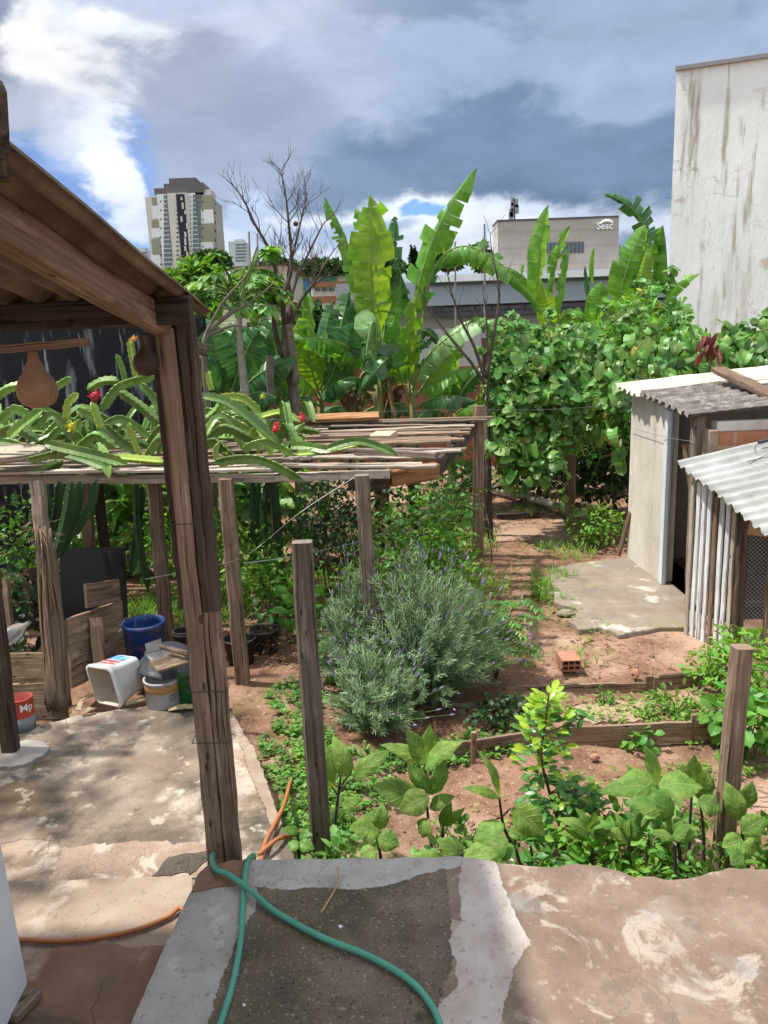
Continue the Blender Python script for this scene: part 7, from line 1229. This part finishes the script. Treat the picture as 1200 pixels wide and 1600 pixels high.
# ---------------------------------------------------------------- background trees
T1 = LM('far_tree_leaf', (.022, .06, .015), (.04, .095, .022), (.07, .145, .035), .7, .15, None, .4, .2, 0, scale=.5); T2 = LM('near_tree_leaf', (.07, .17, .025), (.11, .25, .04), (.17, .33, .06), .6, .28, None, .4, .3, 0, scale=1); T3 = LM('cypress_leaf', (.012, .03, .016), (.02, .045, .022), (.03, .06, .03), .8, .1, None, .3, .2, 0, scale=.5)
def crown(name, label, px, pyt, pyb, pw, Y, mat, n, leaf, kind='round', group='trees in the distance', seed=1, lw=.6):
    R = random.Random(seed); c = at(px, (pyt+pyb)/2, Y); rx = pw/2*Y/F; rz = (pyb-pyt)/2*Y/F; gz = hgt(c.x, Y); t = thing(name, label, 'tree', (c.x, Y, gz), group); mb = MB(); nb = max(4, int(9 if kind != 'cypress' else 1)); bl = []
    for k in range(nb):
        if kind == 'cypress': bl.append((V(c), (rx, rx, rz)))
        elif kind == 'flat': a = R.uniform(0, 6.28); q = R.random()**.5*.75; bl.append((c+V((math.cos(a)*q*rx, math.sin(a)*q*rx*.7, R.uniform(-.3, .35)*rz-q*q*.3*rz)), (rx*R.uniform(.28, .45), rx*.35, rz*R.uniform(.35, .55))))
        else: d = V((R.gauss(0, 1), R.gauss(0, 1), R.gauss(0, 1))).normalized()*R.random()**.4*.62; bl.append((c+V((d.x*rx, d.y*rx*.8, d.z*rz)), (rx*R.uniform(.3, .5), rx*.4, rz*R.uniform(.32, .5))))
    for bc, br in bl:
        for _ in range(n//nb):
            d = V((R.gauss(0, 1), R.gauss(0, 1), R.gauss(0, 1))).normalized(); q = R.random()**.33; k = R.uniform(.6, 1.3)
            p = bc+V((d.x*br[0], d.y*br[1], d.z*br[2]))*q*R.uniform(.85, 1.12)
            if kind == 'cypress': w = max(.05, min(1, (c.z+rz-p.z)/(1.5*rz))); p.x = c.x+(p.x-c.x)*w
            mb.leaf(p, d*.6+V((R.gauss(0, .6), R.gauss(0, .6), R.gauss(0, .4))), d*.5+V((R.gauss(0, .4), R.gauss(0, .4), .5)), leaf*k, leaf*lw*k, 'ovate', 2, .4, .2)
    mb.build('crown', mat, t); mb = MB(); r = max(.05, rx*.06); z0 = c.z-rz*.6
    mb.tube([(c.x, Y, gz-.5), (c.x+r, Y, (gz+z0)/2), (c.x, Y, z0)], [r*1.4, r, r*.8], 7)
    if kind != 'cypress':
        for bc, br in bl[:6]: mb.tube(spline([(c.x, Y, z0-.1*rz), (c.x+(bc.x-c.x)*.5, Y+(bc.y-Y)*.5, (z0+bc.z)/2), bc], 3), [r*.7, r*.6, r*.5, r*.45, r*.4, r*.3, r*.2], 5)
    mb.build('trunk', BARK, t); return t
crown('umbrella_tree', 'dark rounded umbrella tree at the foot of the tall tower', 326, 390, 422, 60, 130, T1, 2200, .9, 'flat', seed=1)
crown('umbrella_tree', 'wide flat-crowned tree right of the bare tree in the distance', 500, 398, 440, 96, 150, T1, 2400, 1.1, 'flat', seed=2)
crown('umbrella_tree', 'long low-crowned tree behind the bare tree branches', 425, 402, 436, 90, 160, T1, 2000, 1.1, 'flat', seed=3)
crown('umbrella_tree', 'flat-crowned tree hidden behind the tallest banana leaf', 590, 404, 440, 90, 160, T1, 1600, 1.1, 'flat', seed=4)
crown('umbrella_tree', 'rounded tree between the street pole and the concrete block', 752, 378, 424, 56, 125, T1, 2000, .9, 'round', seed=5)
crown('umbrella_tree', 'low tree left of the tall thin street pole', 700, 392, 428, 66, 130, T1, 1500, 1., 'flat', seed=6)
crown('umbrella_tree', 'tree peeping out at the right end of the concrete block', 1000, 395, 440, 60, 128, T1, 1400, 1., 'round', seed=7)
crown('cypress_tree', 'left one of the two slender cypresses beyond the bananas', 644, 388, 424, 5, 150, T3, 500, .7, 'cypress', seed=8); crown('cypress_tree', 'right one of the two slender cypresses beyond the bananas', 649, 391, 424, 4.4, 150, T3, 500, .7, 'cypress', seed=9)
crown('leafy_tree', 'sunny light green tree below the tall tower beside the eave', 315, 412, 500, 110, 26, T2, 2600, .34, 'round', 'green trees beyond the garden', 10)
crown('leafy_tree', 'light green tree right behind the papaya crown', 392, 420, 500, 92, 28, T2, 2200, .34, 'round', 'green trees beyond the garden', 11)
crown('leafy_tree', 'yellow-green hedge tree just above the end of the lean-to roof', 268, 422, 452, 46, 34, T2, 1100, .34, 'flat', 'green trees beyond the garden', 12)
crown('leafy_tree', 'dark green tree in front of the pale street wall', 480, 470, 545, 90, 22, T1, 1600, .3, 'round', 'green trees beyond the garden', 13)
crown('leafy_tree', 'low green shrub tree beyond the brick wall at its left end', 420, 500, 575, 130, 19, T1, 2000, .26, 'round', 'green trees beyond the garden', 14)
crown('leafy_tree', 'shrub tree under the low wing windows behind the bananas', 880, 500, 560, 120, 24, T1, 1600, .28, 'round', 'green trees beyond the garden', 15)
# unseen tree added left of the view so its crown dapples the patio
R = random.Random(16); t = thing('added_shade_tree', 'unseen leafy tree added left of the patio to throw dappled shade', 'tree', g(-3.5, 3.2)); mb = MB(); ms = MB()
ms.tube(spline([g(-3.6, 3.2), V((-3.5, 3.2, .6)), V((-3.1, 3.3, 1.4)), V((-2.7, 3.4, 1.8))], 4), [.06, .055, .05, .05, .045, .04, .035, .03, .03, .025, .02, .015, .01], 8)
for k in range(20):
    c = V((R.uniform(-3.9, -2.05), R.uniform(2.7, 4.6), R.uniform(1.5, 2.1))); ms.tube([V((-3.1, 3.3, 1.4)), c], [.015, .006], 5)
    for j in range(46): d = V((R.gauss(0, 1), R.gauss(0, 1), R.gauss(0, .6))); mb.leaf(c+d*.14, V((R.gauss(0, 1), R.gauss(0, 1), R.gauss(0, .3))), V((0, 0, 1)), R.uniform(.07, .12), .05, 'ovate', 3, .4, .2)
mb.build('crown', GRN1, t); ms.build('trunk', BARK, t)
